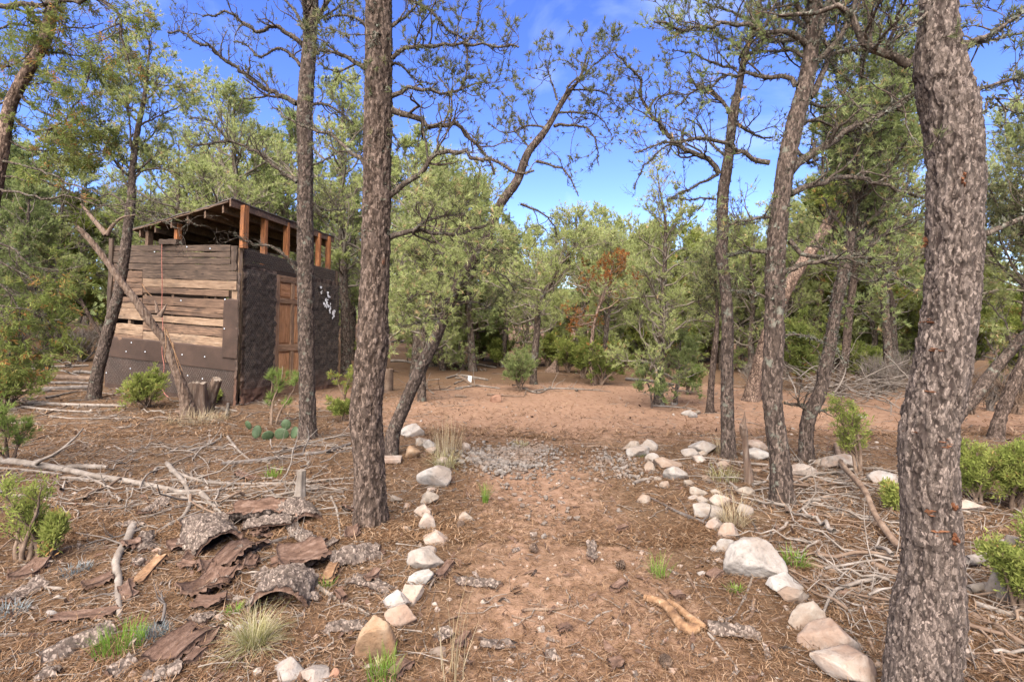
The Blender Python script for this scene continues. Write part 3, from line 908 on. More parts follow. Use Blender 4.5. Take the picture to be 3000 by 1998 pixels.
# right group
traced_tree('pine_tree', 'dark pine with blue-grey lichen on crooked limbs, right of the stone edging',
    [(2291, 1476, 78), (2290, 1420, 68), (2280, 1312, 60), (2261, 1150, 60), (2268, 1008, 59), (2269, 906, 57), (2270, 804, 59), (2273, 740, 58), (2280, 663, 56), (2293, 561, 50), (2308, 459, 54),
     (2330, 357, 52), (2358, 255, 50), (2376, 153, 46), (2386, 0, 42), (2400, -200, 34), (2400, -500, 18), (2396, -640, 6)],
    [('C', [(1110, 260), (1000, 200), (830, 170), (700, 140), (590, 140), (480, 160), (380, 170), (230, 130)], 40, 10, 0.35, -0.2),
     ('C', [(1040, 495), (980, 450), (850, 440), (740, 430), (640, 450), (560, 490), (450, 540), (350, 620)], 34, 8, 0.15, 0.2),
     ('C', [(890, 935), (780, 910), (700, 860), (600, 810), (480, 800), (380, 820), (240, 830), (120, 880)], 34, 8, 0.1, -0.1),
     ('C', [(900, 1245), (800, 1260), (700, 1275), (600, 1340)], 22, 8, 0.1, -0.2),
     ('C', [(870, 1450), (770, 1440), (640, 1475)], 20, 7, 0.1, 0.2),
     ('C', [(1010, 1115), (1120, 1070), (1280, 1020), (1450, 1040), (1600, 1080), (1790, 1130)], 42, 16, 0.12, 0.25),
     ('C', [(1005, 1380), (1060, 1440), (1130, 1470), (1300, 1480), (1450, 1510)], 34, 10, 0.15, -0.2),
     ('C', [(1120, 560), (1170, 480), (1200, 400), (1250, 320), (1350, 280), (1470, 290)], 46, 16, 0.35, 0.2),
     ('C', [(1010, 985), (1060, 940), (1120, 900), (1230, 830), (1300, 770), (1420, 710), (1560, 640), (1700, 560)], 62, 26, 0.25, 0.35),
     ('E', [(775, 390), (900, 340), (1060, 310), (1220, 300), (1400, 400), (1560, 480)], 34, 10, 0.2, -0.15),
     ('E', [(675, 270), (560, 270), (440, 300)], 22, 8, 0.1, 0.2),
     ('E', [(700, 545), (600, 510), (500, 490), (420, 450)], 18, 6, 0.2, 0.3),
     ('E', [(780, 750), (900, 750), (1020, 800), (1100, 850), (1130, 940)], 16, 6, 0.0, 0.2),
     ('C', [(1090, 330), (1020, 290), (940, 300), (800, 290)], 24, 8, 0.2, 0.4),
     ('C', [(1180, 100), (1260, 60), (1380, 110), (1500, 90)], 30, 10, 0.6, 0.3),
     ('C', [(1060, 560), (1200, 620), (1350, 600), (1500, 620)], 24, 8, 0.6, 0.5),
     ('C', [(1040, 720), (1140, 690), (1240, 720), (1380, 800)], 22, 8, 0.5, 0.4)],
    16, leaf='needle', bark='bark_lichen', sides=56, ring=0.016, plate=0.030, depth=0.009, flare=0.12, top_limbs=18, top_len=1.3, crown_from=0.50, foliage=0.75, lichen_trunk=380, lich=14, lump=0.04)

traced_tree('pine_tree', 'thin pine with spiky bare crooked branches spreading against the open sky',
    [(2137, 1342, 54), (2134, 1314, 42), (2130, 1150, 37), (2131, 1008, 36), (2131, 930, 34), (2122, 804, 34), (2113, 740, 34), (2118, 680, 34), (2116, 620, 36), (2119, 561, 34), (2131, 485, 31), (2140, 408, 27), (2149, 332, 30),
     (2165, 255, 21), (2185, 153, 19), (2221, 51, 15), (2225, -60, 12), (2230, -250, 4)],
    [('C', [(600, 1000), (540, 920), (420, 870), (340, 810), (270, 730), (200, 640), (150, 550), (140, 460), (70, 370), (0, 300)], 34, 9, 0.25, -0.1),
     ('C', [(585, 1145), (520, 1135), (420, 1150), (320, 1130)], 14, 5, 0.05, 0.3),
     ('C', [(655, 650), (630, 590), (560, 530), (490, 500), (420, 460)], 24, 9, 0.2, 0.2),
     ('C', [(600, 1000), (480, 1060), (380, 1110), (300, 1150)], 20, 7, 0.05, 0.3),
     ('C', [(400, 810), (300, 840), (200, 920), (140, 1010), (115, 1090)], 12, 6, 0.02, -0.2),
     ('C', [(690, 700), (760, 750), (850, 790), (910, 790)], 24, 9, 0.1, 0.2),
     ('C', [(640, 900), (560, 830), (480, 720), (410, 680)], 18, 6, 0.15, 0.4),
     ('C', [(700, 400), (640, 390), (540, 350), (430, 300), (330, 290)], 18, 6, 0.6, 0.2),
     ('C', [(740, 290), (660, 240), (560, 180), (400, 190), (270, 240)], 16, 5, 0.7, -0.2),
     ('C', [(780, 130), (700, 80), (560, 40), (460, 0), (330, -10)], 16, 5, 0.7, 0.1),
     ('C', [(720, 330), (800, 300), (880, 300)], 18, 8, 0.2, 0.2),
     ('C', [(200, 640), (240, 560), (380, 540), (430, 600)], 12, 5, 0.3, 0.2),
     ('C', [(650, 1290), (740, 1290), (840, 1270)], 12, 5, 0.1, 0.2)],
    17, bark='bark_lichen', sides=36, ring=0.02, plate=0.028, depth=0.008, flare=0.12, top_limbs=8, top_len=0.8, crown_from=0.70, foliage=0.4, lichen_trunk=160, lich=12, twig=0.32)

traced_tree('pine_tree', 'crooked S-bent pine with a lichen-crusted trunk rising behind the blocky pink stones',
    [(2364, 1352, 52), (2362, 1310, 44), (2362, 1263, 42), (2372, 1212, 44), (2392, 1175, 44), (2405, 1140, 40), (2416, 1085, 40), (2431, 1018, 38), (2441, 952, 36), (2451, 886, 36), (2466, 819, 38), (2482, 753, 38), (2492, 677, 34),
     (2498, 600, 30), (2508, 500, 26), (2514, 408, 22), (2520, 280, 16), (2530, 140, 10), (2540, 0, 4)],
    [('E', [(1140, 310), (1180, 220), (1300, 130), (1420, 60), (1560, 60)], 40, 12, 0.25, 0.3),
     ('E', [(1180, 310), (1300, 220), (1420, 130), (1580, 80)], 34, 10, 0.3, -0.3),
     ('E', [(925, 1190), (860, 1150), (780, 1140)], 26, 14, 0.0, -0.2),
     ('E', [(940, 1200), (1000, 1180), (1080, 1180)], 20, 8, 0.0, 0.2),
     ('E', [(1150, 180), (1060, 60), (1000, -40)], 26, 10, 0.4, 0.3),
     ('E', [(1080, 560), (1190, 590), (1300, 680)], 16, 6, 0.4, 0.3),
     ('E', [(1130, 340), (1020, 260), (930, 240), (850, 200)], 20, 7, 0.3, 0.3),
     ('E', [(1120, 400), (1250, 440), (1400, 430), (1560, 500)], 18, 6, 0.6, 0.2),
     ('C', [(1390, 1000), (1500, 950), (1640, 960), (1760, 900)], 22, 7, 0.6, 0.2),
     ('C', [(1400, 850), (1520, 780), (1640, 790), (1740, 740)], 20, 6, 0.7, 0.3)],
    18, leaf='needle', bark='bark_lichen', sides=40, ring=0.02, plate=0.026, depth=0.009, flare=0.15, top_limbs=22, top_len=1.4, crown_from=0.42, foliage=0.95, lichen_trunk=420, lich=12, nl=0.052, nw=0.0075)

# lesser trunks of the right side, with crowns that are mostly above or behind
traced_tree('pine_tree', 'thin dark pine stem forked from the soil behind the crooked lichened pine',
    [(2456, 1158, 38), (2462, 1110, 27), (2477, 1034, 26), (2487, 932, 24), (2502, 814, 22), (2512, 700, 18), (2520, 560, 10), (2524, 470, 4)], [],
    19, bark='bark', sides=24, ring=0.03, plate=0.035, depth=0.009, flare=0.2, top_limbs=22, top_len=1.3, crown_from=0.45, foliage=1.0, lich=2, nl=0.06, nw=0.010, leaf='needle_far')
traced_tree('pine_tree', 'very slim dark trunk just left of the thin spiky-branched pine, ending in a few twigs',
    [(2079, 1208, 27), (2082, 1160, 20), (2085, 1110, 19), (2090, 1060, 18), (2096, 1008, 17), (2101, 926, 12), (2098, 840, 7), (2094, 780, 3)], [],
    20, bark='bark', sides=24, ring=0.03, plate=0.03, depth=0.006, flare=0.15, top_limbs=9, top_len=0.6, crown_from=0.6, foliage=0.8, lich=2, nl=0.055, nw=0.009)
traced_tree('juniper_tree', 'big reddish leaning juniper trunk behind the dark lichened pine',
    [(2200, 1173, 52), (2208, 1130, 44), (2222, 1080, 42), (2245, 990, 38), (2290, 880, 36), (2345, 780, 36), (2402, 699, 36), (2432, 637, 34), (2463, 576, 30), (2500, 500, 22), (2530, 420, 10), (2545, 380, 4)], [],
    21, bark='bark_red', sides=30, ring=0.03, plate=0.03, depth=0.008, flare=0.2, top_limbs=12, top_len=1.2, crown_from=0.6, foliage=0.8, lich=1, kind='juniper', leaf='scale', nl=0.07, nw=0.008)
traced_tree('pine_tree', 'dark trunk with pale lichen slanting up to the right from behind the thick foreground trunk',
    [(2772, 1275, 52), (2800, 1225, 44), (2850, 1170, 42), (2900, 1100, 40), (2950, 1040, 38), (3000, 985, 36), (3080, 900, 32), (3160, 800, 26), (3230, 640, 18), (3260, 480, 8)],
    [('E', [(1990, 960), (2000, 880), (1960, 800), (1930, 760)], 18, 6, 0.3, 0.3), ('E', [(2090, 830), (2060, 700), (1990, 600), (1940, 560)], 18, 6, 0.8, 0.3)],
    22, leaf='needle_far', bark='bark_lichen', sides=30, ring=0.025, plate=0.03, depth=0.009, flare=0.15, top_limbs=14, top_len=1.1, crown_from=0.5, foliage=0.9, lichen_trunk=200, lich=6, nl=0.05, nw=0.0075)
traced_tree('pine_tree', 'brown pine trunk leaning right at the far right edge of the clearing',
    [(2915, 1286, 56), (2925, 1240, 44), (2950, 1170, 42), (2980, 1100, 40), (3010, 1040, 38), (3060, 900, 34), (3090, 720, 26), (3100, 520, 14), (3100, 430, 5)], [],
    23, bark='bark', sides=30, ring=0.025, plate=0.035, depth=0.010, flare=0.2, top_limbs=20, top_len=1.3, crown_from=0.42, foliage=1.0, lich=2, nl=0.052, nw=0.008)
traced_tree('pine_tree', 'dark thin pine slanting up to the left beside the left end of the shed',
    [(306, 1062, 16), (302, 1000, 12), (268, 937, 12), (230, 872, 12), (203, 842, 11), (168, 796, 10), (138, 773, 8), (110, 740, 6), (90, 690, 3)], [],
    24, bark='bark', sides=20, ring=0.04, plate=0.04, depth=0.008, flare=0.1, top_limbs=14, top_len=1.0, crown_from=0.4, foliage=0.9, lich=1, nl=0.06, nw=0.011, leaf='needle_far')

# far left juniper with its branches across the top left corner
traced_tree('juniper_tree', 'shaggy juniper leaning in from the left edge with rusty tips in its drooping sprays',
    [(-190, 1420, 90), (-150, 1200, 70), (-80, 860, 60), (-20, 560, 54), (4, 446, 46), (27, 321, 42), (58, 250, 42), (100, 175, 40), (134, 112, 40), (152, 22, 36), (175, -120, 30), (210, -350, 18), (230, -500, 5)],
    [('A', [(-60, 40), (60, 35), (250, 25), (450, 12), (620, -12), (760, -40)], 46, 22, 0.8, -0.2),
     ('A', [(640, -10), (740, 50), (790, 130), (800, 240), (850, 420)], 30, 12, 0.35, 0.0),
     ('A', [(130, 620), (260, 720), (420, 790), (560, 790), (680, 740)], 26, 7, 0.9, 0.2),
     ('A', [(60, 760), (200, 850), (380, 820), (520, 640), (580, 500), (590, 380)], 22, 6, 0.7, -0.2),
     ('A', [(220, 360), (350, 350), (540, 370), (720, 365)], 20, 5, 0.9, 0.1),
     ('A', [(330, 120), (450, 180), (560, 190), (680, 150)], 20, 5, 0.9, 0.2),
     ('A', [(20, 900), (160, 980), (300, 990), (480, 960), (620, 900)], 22, 5, 1.0, 0.2),
     ('A', [(0, 1060), (200, 1100), (400, 1180), (600, 1260), (750, 1300), (900, 1380), (1050, 1440), (1180, 1500)], 20, 5, 0.05, -0.15),
     ('A', [(-40, 1240), (120, 1270), (300, 1300), (460, 1290), (640, 1330), (820, 1330), (1100, 1290)], 22, 4, 0.05, -0.25),
     ('A', [(0, 1160), (300, 1200), (560, 1290), (900, 1420), (1100, 1440), (1330, 1480)], 16, 4, 0.03, 0.1),
     ('A', [(-30, 430), (60, 440), (160, 380), (220, 300)], 18, 5, 0.8, -0.3),
     ('A', [(-60, 700), (100, 640), (180, 560), (300, 540), (430, 560)], 18, 5, 1.0, 0.3),
     ('A', [(-40, 200), (100, 160), (220, 180), (330, 260)], 18, 5, 1.0, 0.4),
     ('N', [(-20, 30), (80, 60), (150, 130), (250, 220), (420, 250)], 22, 8, 0.9, 0.2),
     ('N', [(-40, 500), (80, 530), (230, 540), (360, 590)], 16, 6, 0.35, 0.1),
     ('N', [(-40, 330), (60, 400), (150, 560), (160, 760)], 20, 6, 1.0, 0.1),
     ('N', [(-60, 480), (40, 620), (80, 800), (60, 920)], 20, 6, 1.0, -0.1),
     ('N', [(-30, 160), (120, 240), (260, 330), (330, 420)], 18, 6, 1.0, 0.2)],
    25, d=4.2, bark='bark_red', sides=44, ring=0.02, plate=0.02, depth=0.008, flare=0.1, top_limbs=10, top_len=0.9, crown_from=0.7, foliage=0.9, lich=2, kind='juniper', leaf='scale_old', nl=0.042, nw=0.0030, twig=0.32, up=-0.05, dens=8)

# ------------------------------------------------------------------ whole trees with a grown crown
def grown_tree(seed, H, Rc, r0, n_limb=26, base=0.18, shape=0.7, kind='pine', leaf='needle_far', bark='bark_far', twig_mat='twig_far', bend=0.25, nl=0.085, nw=0.016, nn=7, sub=9, subsub=5, tufts=4, trunk=None, sides=12, ring=0.08, up=0.25, stems=1):
    """meshes of trunk, branches and crown; local origin at the foot"""
    rs = rng_(seed)
    gt, gw, gn = Geo(), Geo(), Geo()
    A_all = []
    for s in range(stems):
        if trunk is not None:
            path = np.asarray(trunk, float)
        else:
            k = 9
            zz = np.linspace(0, 1, k)
            ox = np.cumsum(rs.normal(size=(k, 2)) * bend * H / k * 0.55, 0)
            ox -= ox[0]
            if stems > 1:
                a = 2 * np.pi * (s + rs.random() * 0.6) / stems
                ox += np.outer(zz ** 0.9, [math.cos(a), math.sin(a)]) * Rc * 0.55
            hh = H * (1 if s == 0 else rs.uniform(0.65, 0.95))
            path = np.column_stack([ox, zz * hh - 0.05, r0 * (1 - zz) ** 0.8 * (1 if stems == 1 else 0.7) + 0.006])
        c = catmull(path, 36)
        n_l = max(int(n_limb / stems), 4)
        ln = c[-1, 2]
        P, R = c[None, :, :3], c[None, :, 3]
        gt_me = trunk_mesh('trunk', path, [], ring, sides, 0.05, 0.012, seed + s, 0.25)
        vv = np.zeros(len(gt_me.vertices) * 3, np.float32)
        gt_me.vertices.foreach_get('co', vv)
        qq = np.zeros(len(gt_me.loops), np.int32)
        gt_me.loops.foreach_get('vertex_index', qq)
        fi = np.zeros(len(gt_me.vertices), np.float32)
        gt_me.attributes['fis'].data.foreach_get('value', fi)
        gt.add(vv.reshape(-1, 3), qq.reshape(-1, 4), fis=fi, cellr=0.5)
        bpy.data.meshes.remove(gt_me)
        t = base + (1 - base) * (np.arange(n_l) + rs.random(n_l)) / n_l
        t = np.clip(t, 0, 0.985)
        f = t * 35
        i0 = np.minimum(f.astype(int), 34)
        w = (f - i0)[:, None]
        pos = c[i0, :3] * (1 - w) + c[i0 + 1, :3] * w
        rad = c[i0, 3]
        u = (t - base) / (1 - base)
        prof = np.where(u < 0.35, 0.62 + 0.38 * u / 0.35, (1 - ((u - 0.35) / 0.65) ** (1 / shape)) * 0.92 + 0.08)
        L = Rc * prof * rs.uniform(0.6, 1.2, n_l)
        az = np.arange(n_l) * 2.39996 + rs.normal(size=n_l) * 0.5
        el = 0.05 + 0.75 * u + rs.normal(size=n_l) * 0.18
        d = np.stack([np.cos(az) * np.cos(el), np.sin(az) * np.cos(el), np.sin(el)], 1)
        K = 9
        A = np.zeros((n_l, K, 3))
        A[:, 0] = pos
        for k in range(1, K):
            d = nrm(d + 0.20 * rs.normal(size=(n_l, 3)) + np.array([0, 0, up * 0.35]))
            A[:, k] = A[:, k - 1] + d * (L / (K - 1))[:, None]
        RA = np.maximum(np.minimum(rad * 0.5, 0.011 + 0.020 * L)[:, None] * np.linspace(1, 0.3, K), 0.004)
        wood(gw, A, RA, 5)
        A_all.append((A, RA, L, pos))
    for A, RA, L, pos in A_all:
        cnt = np.maximum((sub * L / Rc * 1.25).astype(int), 3)
        B, RB = spawn(A, RA, cnt, rs, 0.42 * L + 0.08, (0.5, 1.15), up, 0.28, 6, 0.22, 0.6, rmin=0.0030)
        wood(gw, B, RB, 4)
        Cc, RC = spawn(B, RB, subsub, rs, 0.16 * Rc + 0.07, (0.4, 1.1), up, 0.28, 4, 0.2, 0.6, rmin=0.0022)
        wood(gw, Cc, RC, 3)
        p1, d1 = on_twigs(Cc, tufts, rs, 0.25)
        p2, d2 = on_twigs(B, 3, rs, 0.5)
        p, dd = np.concatenate([p1, p2]), np.concatenate([d1, d2])
        clump = vnoise(p * 2.2 / max(Rc, 0.5) + 7, seed)
        keep = rs.random(len(p)) < np.clip(0.25 + 1.6 * (clump - 0.22), 0.12, 1)
        p, dd, clump = p[keep], dd[keep], clump[keep]
        tint = np.clip(0.55 * rs.random(len(p)) + 0.45 * vnoise(p * 1.7, seed + 5), 0, 0.9)
        tint = np.where(rs.random(len(p)) < 0.012, 1.0, tint)
        if kind == 'pine':
            needles(gn, p, dd, rs, nn, nl, nw, 0.8, 0.15, tint)
        else:
            sprays(gn, p, dd, rs, nn, nl, nw * 1.7, 0.6, 0.3, tint)
    return (gt.mesh('trunk', [MAT[bark]]), gw.mesh('branches', [MAT[twig_mat]]), gn.mesh('crown', [MAT[leaf]], smooth=False))

def place_tree(name, meshes, loc, label, group=None, rotz=0.0, scale=1.0, cat='tree'):
    r = root(name, loc, label, cat, group)
    r.rotation_euler = (0, 0, rotz)
    r.scale = (scale, scale, scale) if np.isscalar(scale) else scale
    for nme, me in zip(('trunk', 'branches', 'crown'), meshes):
        o = link(nme, me, r)
        if nme != 'trunk':
            o['kind'] = 'stuff'
    return r

def pix_path(pts, d, b, zoom='S'):
    out = []
    for x, y, w in pts:
        x, y = cv(zoom, x, y)
        q = P3(x, y, d) - b
        out.append([*q, w / ZM[zoom][2] * 0.5 / F * d * math.cos(math.atan((x - CX) / F))])
    out[0][2] = -0.05
    return out

def single(name, label, pts, seed, zoom='S', d=None, **kw):
    x, y = cv(zoom, pts[0][0], pts[0][1])
    b = G3(x, y)
    if d is not None:
        b = np.array([(x - CX) / F * d, d, 0.0])
        b[2] = tz1(b[0], d)
    path = pix_path(pts, b[1], b, zoom)
    H = path[-1][2]
    me = grown_tree(seed, H, trunk=path, r0=path[0][3], **kw)
    return place_tree(name, me, b, label)

# trees of the clearing's far edge
single('pine_tree', 'bushy light green pine leaning out between the tall brown trunk and the slanting trunk',
       [(1236, 1120, 24), (1238, 1040, 18), (1246, 960, 16), (1262, 860, 13), (1290, 760, 10), (1310, 670, 7), (1316, 600, 3)], 40, d=8.6,
       Rc=1.05, n_limb=34, base=0.24, shape=0.6, sub=10, subsub=6, tufts=5, nl=0.062, nw=0.010, leaf='needle_far', ring=0.04, sides=18)
single('pine_tree', 'young cone-shaped green pine at the right side of the clearing, crown reaching the ground',
       [(1929, 1188, 30), (1932, 1084, 22), (1939, 957, 18), (1945, 829, 15), (1949, 727, 12), (1948, 640, 8), (1930, 540, 5), (1924, 486, 2)], 41,
       Rc=1.05, n_limb=44, base=0.13, shape=1.1, sub=10, subsub=5, tufts=4, nl=0.065, nw=0.011, bark='bark_far', leaf='needle_far', ring=0.04, sides=20)
single('pine_tree', 'small young pine close beside the cone-shaped pine, on its right',
       [(1978, 1184, 14), (1984, 1120, 9), (1990, 1050, 7), (1994, 990, 3)], 42, Rc=0.42, n_limb=18, base=0.2, sub=7, subsub=4, tufts=4, nl=0.06, nw=0.010, leaf='needle', ring=0.03)
single('pine_tree', 'twiggy sapling with drooping needles left of the foot of the cone-shaped pine',
       [(1910, 1196, 6), (1906, 1150, 5), (1895, 1115, 4), (1886, 1085, 2)], 43, Rc=0.30, n_limb=9, base=0.3, sub=6, subsub=4, tufts=4, nl=0.06, nw=0.010, leaf='needle', ring=0.03)
single('pine_tree', 'open-crowned pine with a dark forked stem in the middle of the clearing edge',
       [(1564, 1126, 22), (1562, 1070, 20), (1570, 1008, 20), (1574, 950, 19), (1577, 900, 17), (1603, 845, 14), (1639, 778, 10), (1685, 712, 6), (1690, 640, 2)], 44,
       Rc=1.25, n_limb=34, base=0.30, shape=0.6, sub=9, subsub=5, tufts=4, nl=0.07, nw=0.013, leaf='needle_far', ring=0.05, sides=16)
single('juniper_tree', 'small juniper with a dying crown of rusty orange sprays at the clearing edge',
       [(1741, 1128, 18), (1733, 1080, 13), (1731, 1033, 12), (1736, 980, 11), (1741, 946, 10), (1766, 865, 8), (1787, 804, 5), (1800, 760, 2)], 45,
       Rc=0.80, n_limb=20, base=0.42, kind='juniper', leaf='scale_red', twig_mat='brown_wood', bark='bark_red', sub=6, subsub=4, tufts=1, nl=0.065, nw=0.008, ring=0.04)
single('pine_tree', 'dark slim pine right of the rusty juniper, its stem half hidden by bright green shrubs',
       [(1768, 1112, 16), (1772, 1040, 14), (1776, 975, 13), (1786, 900, 10), (1790, 800, 7), (1790, 700, 2)], 46,
       Rc=1.0, n_limb=30, base=0.45, sub=9, subsub=5, tufts=4, nl=0.075, nw=0.014, leaf='needle_far', ring=0.05)
single('pine_tree', 'tall broad green pine rising behind the ridge of the shed roof',
       [(715, 1105, 40), (712, 950, 34), (705, 800, 30), (700, 650, 24), (690, 520, 18), (684, 400, 12), (690, 275, 3)], 47, d=13.4,
       Rc=2.1, n_limb=40, base=0.34, shape=0.55, sub=12, subsub=6, tufts=5, nl=0.085, nw=0.016, ring=0.06)
single('pine_tree', 'tall yellow-green pine behind the tall brown trunk, its crown against the sky',
       [(1015, 1095, 34), (1012, 950, 28), (1006, 800, 25), (1000, 650, 20), (998, 500, 14), (1004, 360, 8), (1000, 240, 3)], 48, d=12.6,
       Rc=1.8, n_limb=40, base=0.30, shape=0.6, sub=12, subsub=6, tufts=5, nl=0.085, nw=0.016, ring=0.06)
single('pine_tree', 'full green pine filling the gap right of the tall brown trunk',
       [(1215, 1100, 30), (1222, 1000, 26), (1226, 860, 22), (1220, 720, 18), (1216, 580, 12), (1222, 470, 7), (1226, 400, 3)], 49, d=12.2,
       Rc=1.55, n_limb=38, base=0.26, shape=0.6, sub=12, subsub=6, tufts=5, nl=0.08, nw=0.015, ring=0.06)
single('pine_tree', 'green pine with a low full crown left of the bush at the clearing edge',
       [(1385, 1090, 26), (1380, 1000, 22), (1372, 880, 18), (1380, 760, 13), (1392, 640, 7), (1396, 560, 3)], 50, d=13.4,
       Rc=1.5, n_limb=36, base=0.22, shape=0.65, sub=11, subsub=6, tufts=5, nl=0.085, nw=0.016, ring=0.06, leaf='needle')
single('pine_tree', 'round yellow-green pine seen over the left end of the shed roof',
       [(500, 1040, 34), (505, 900, 28), (512, 760, 24), (520, 620, 16), (524, 500, 8), (524, 410, 3)], 51, d=14.6,
       Rc=1.9, n_limb=38, base=0.34, shape=0.55, sub=12, subsub=6, tufts=5, nl=0.09, nw=0.017, ring=0.06)
single('pine_tree', 'straight dark trunk deep in the left woods under a full green crown',
       [(168, 1000, 22), (168, 920, 19), (170, 826, 17), (174, 740, 14), (180, 640, 10), (186, 520, 6), (190, 430, 2)], 52, d=15.5,
       Rc=1.8, n_limb=34, base=0.42, shape=0.55, sub=11, subsub=6, tufts=5, nl=0.09, nw=0.017, ring=0.06)

single('pine_tree', 'tall dense green pine close behind the crooked lichened pine',
       [(2610, 1165, 34), (2600, 1000, 28), (2590, 820, 24), (2600, 620, 18), (2604, 420, 12), (2600, 230, 7), (2590, 90, 2)], 53, d=9.6,
       Rc=1.75, n_limb=44, base=0.30, shape=0.55, sub=12, subsub=6, tufts=5, nl=0.065, nw=0.011, ring=0.05)
single('pine_tree', 'green pine crown showing right of the thick trunk above the leaning trunks',
       [(2990, 1190, 34), (3000, 1000, 28), (3010, 800, 22), (3004, 600, 14), (3010, 420, 6), (3010, 330, 2)], 54, d=9.4,
       Rc=1.6, n_limb=40, base=0.30, shape=0.55, sub=12, subsub=6, tufts=5, nl=0.065, nw=0.011, ring=0.05)
single('pine_tree', 'light green pine filling the space between the thin spiky pine and the dark lichened pine',
       [(2205, 1125, 22), (2200, 1000, 18), (2206, 880, 14), (2200, 760, 9), (2204, 660, 3)], 55, d=12.8,
       Rc=1.35, n_limb=36, base=0.16, shape=0.6, sub=11, subsub=6, tufts=5, nl=0.08, nw=0.015, ring=0.05)

# ------------------------------------------------------------------ the woods behind, copies of a few grown trees
protos = [
    ('pine_tree', grown_tree(61, 5.6, 1.65, 0.13, 40, 0.20, 0.60, sub=11, subsub=6, tufts=5), 'dense green pine'),
    ('pine_tree', grown_tree(62, 6.0, 1.35, 0.12, 38, 0.22, 0.75, sub=10, subsub=6, tufts=5, leaf='needle'), 'dark green upright pine'),
    ('pine_tree', grown_tree(63, 5.0, 1.75, 0.12, 36, 0.16, 0.50, sub=11, subsub=6, tufts=5, bend=0.5), 'broad crooked pine'),
    ('juniper_tree', grown_tree(64, 4.2, 1.35, 0.12, 36, 0.05, 0.75, 'juniper', 'scale', 'bark_red', stems=2, sub=10, subsub=6, tufts=5, nl=0.11, nw=0.015), 'bright green many-stemmed juniper'),
    ('pine_tree', grown_tree(65, 5.4, 1.2, 0.10, 30, 0.28, 0.60, sub=8, subsub=5, tufts=3, bend=0.4), 'thin open pine with a bare stem'),
]
protos.append(('pine_tree', grown_tree(66, 3.4, 0.95, 0.065, 34, 0.07, 0.75, sub=9, subsub=5, tufts=5, nl=0.075, nw=0.013), 'young light green pine'))
proto_roots = []
ZONES = [(-1e9, 'beyond the far left juniper'), (120, 'in the woods left of the shed'), (330, 'rising behind the shed'), (960, 'behind the tall brown trunk'), (1150, 'behind the slanting trunk'),
         (1480, 'behind the open-crowned pine'), (1700, 'behind the rusty juniper'), (1860, 'behind the cone-shaped pine'), (2080, 'behind the thin spiky-branched pine'),
         (2240, 'behind the dark lichened pine'), (2420, 'behind the brush pile'), (2640, 'behind the thick right trunk'), (2900, 'at the far right edge')]
def zone(px):
    return [w for a, w in ZONES if px >= a][-1]
SKY_X = [-900, -300, 0, 250, 320, 560, 600, 800, 840, 930, 1060, 1150, 1250, 1320, 1400, 1480, 1560, 1700, 1800, 1930, 2080, 2200, 2400, 2650, 2900, 3000, 3400, 4200]
SKY_Y = [100, 250, 340, 380, 500, 500, 300, 290, 330, 260, 260, 400, 420, 470, 520, 600, 660, 650, 610, 650, 660, 620, 520, 480, 640, 660, 450, 300]
rs = rng_(777)
spots = []
tries = 0
while len(spots) < 150 and tries < 20000:
    tries += 1
    y = rs.uniform(12.0, 42) if rs.random() < 0.75 else rs.uniform(12, 20)
    x = rs.uniform(-1.35, 1.35) * y
    if y < 14.2 and -3.4 < x < 7.5:
        continue
    if y < 12.5 + 0.25 * max(0, -x - 3) and x > -11:
        continue
    if abs(x - 0.55 * 0 - 0.055 * y * 0.9) < 0.9 and y < 22:
        continue
    if -9 < x < -2.6 and y < 14.5:
        continue
    if any((x - a) ** 2 + (y - b) ** 2 < (1.55 + 0.03 * y) ** 2 for a, b, *_ in spots):
        continue
    spots.append((x, y))
spots += [(-9.8, 10.8), (-11.5, 9.0), (-12.5, 12.0), (8.2, 11.4), (9.8, 9.2), (10.6, 12.2), (7.2, 13.2), (5.6, 13.6), (4.2, 14.2), (11.5, 7.0), (-10.5, 6.0), (9.5, 5.0), (2.9, 14.0), (6.3, 11.6)]
edge = []
for sx in np.arange(1240, 2680, 62):
    if 1640 < sx < 1712:
        continue
    y = rs.uniform(12.9, 17.0)
    edge.append(((sx + rs.uniform(-20, 20) - CX) / F * y, y))
for q_, (x, y) in enumerate(spots + edge):
    k = int(rs.choice(5, p=[0.30, 0.22, 0.22, 0.13, 0.13])) if q_ < len(spots) else (5 if rs.random() < 0.75 else 3)
    nm, me, lab = protos[k]
    px = CX + F * x / y
    ytop = np.interp(px, SKY_X, SKY_Y) + rs.uniform(0, 1) ** 1.5 * 170
    g = tz1(x, y)
    hmax = CAM_H - g + (HY - ytop) / F * y
    base_h = [5.6, 6.0, 5.0, 4.2, 5.4, 3.4][k]
    sc = min(hmax / base_h, rs.uniform(0.95, 1.5) if k < 5 else rs.uniform(0.65, 1.25))
    sc = max(sc, 0.42)
    rz = rs.uniform(0, 6.28)
    if len(proto_roots) <= k or True:
        lb = ('nearer ' if y < 16 else 'deep-set ' if y > 26 else '') + lab + ' ' + zone(px)
        r = place_tree(nm, me, (x, y, g - 0.03), lb, 'trees of the woods behind the clearing', rz, (sc * rs.uniform(0.9, 1.1), sc * rs.uniform(0.9, 1.1), sc))
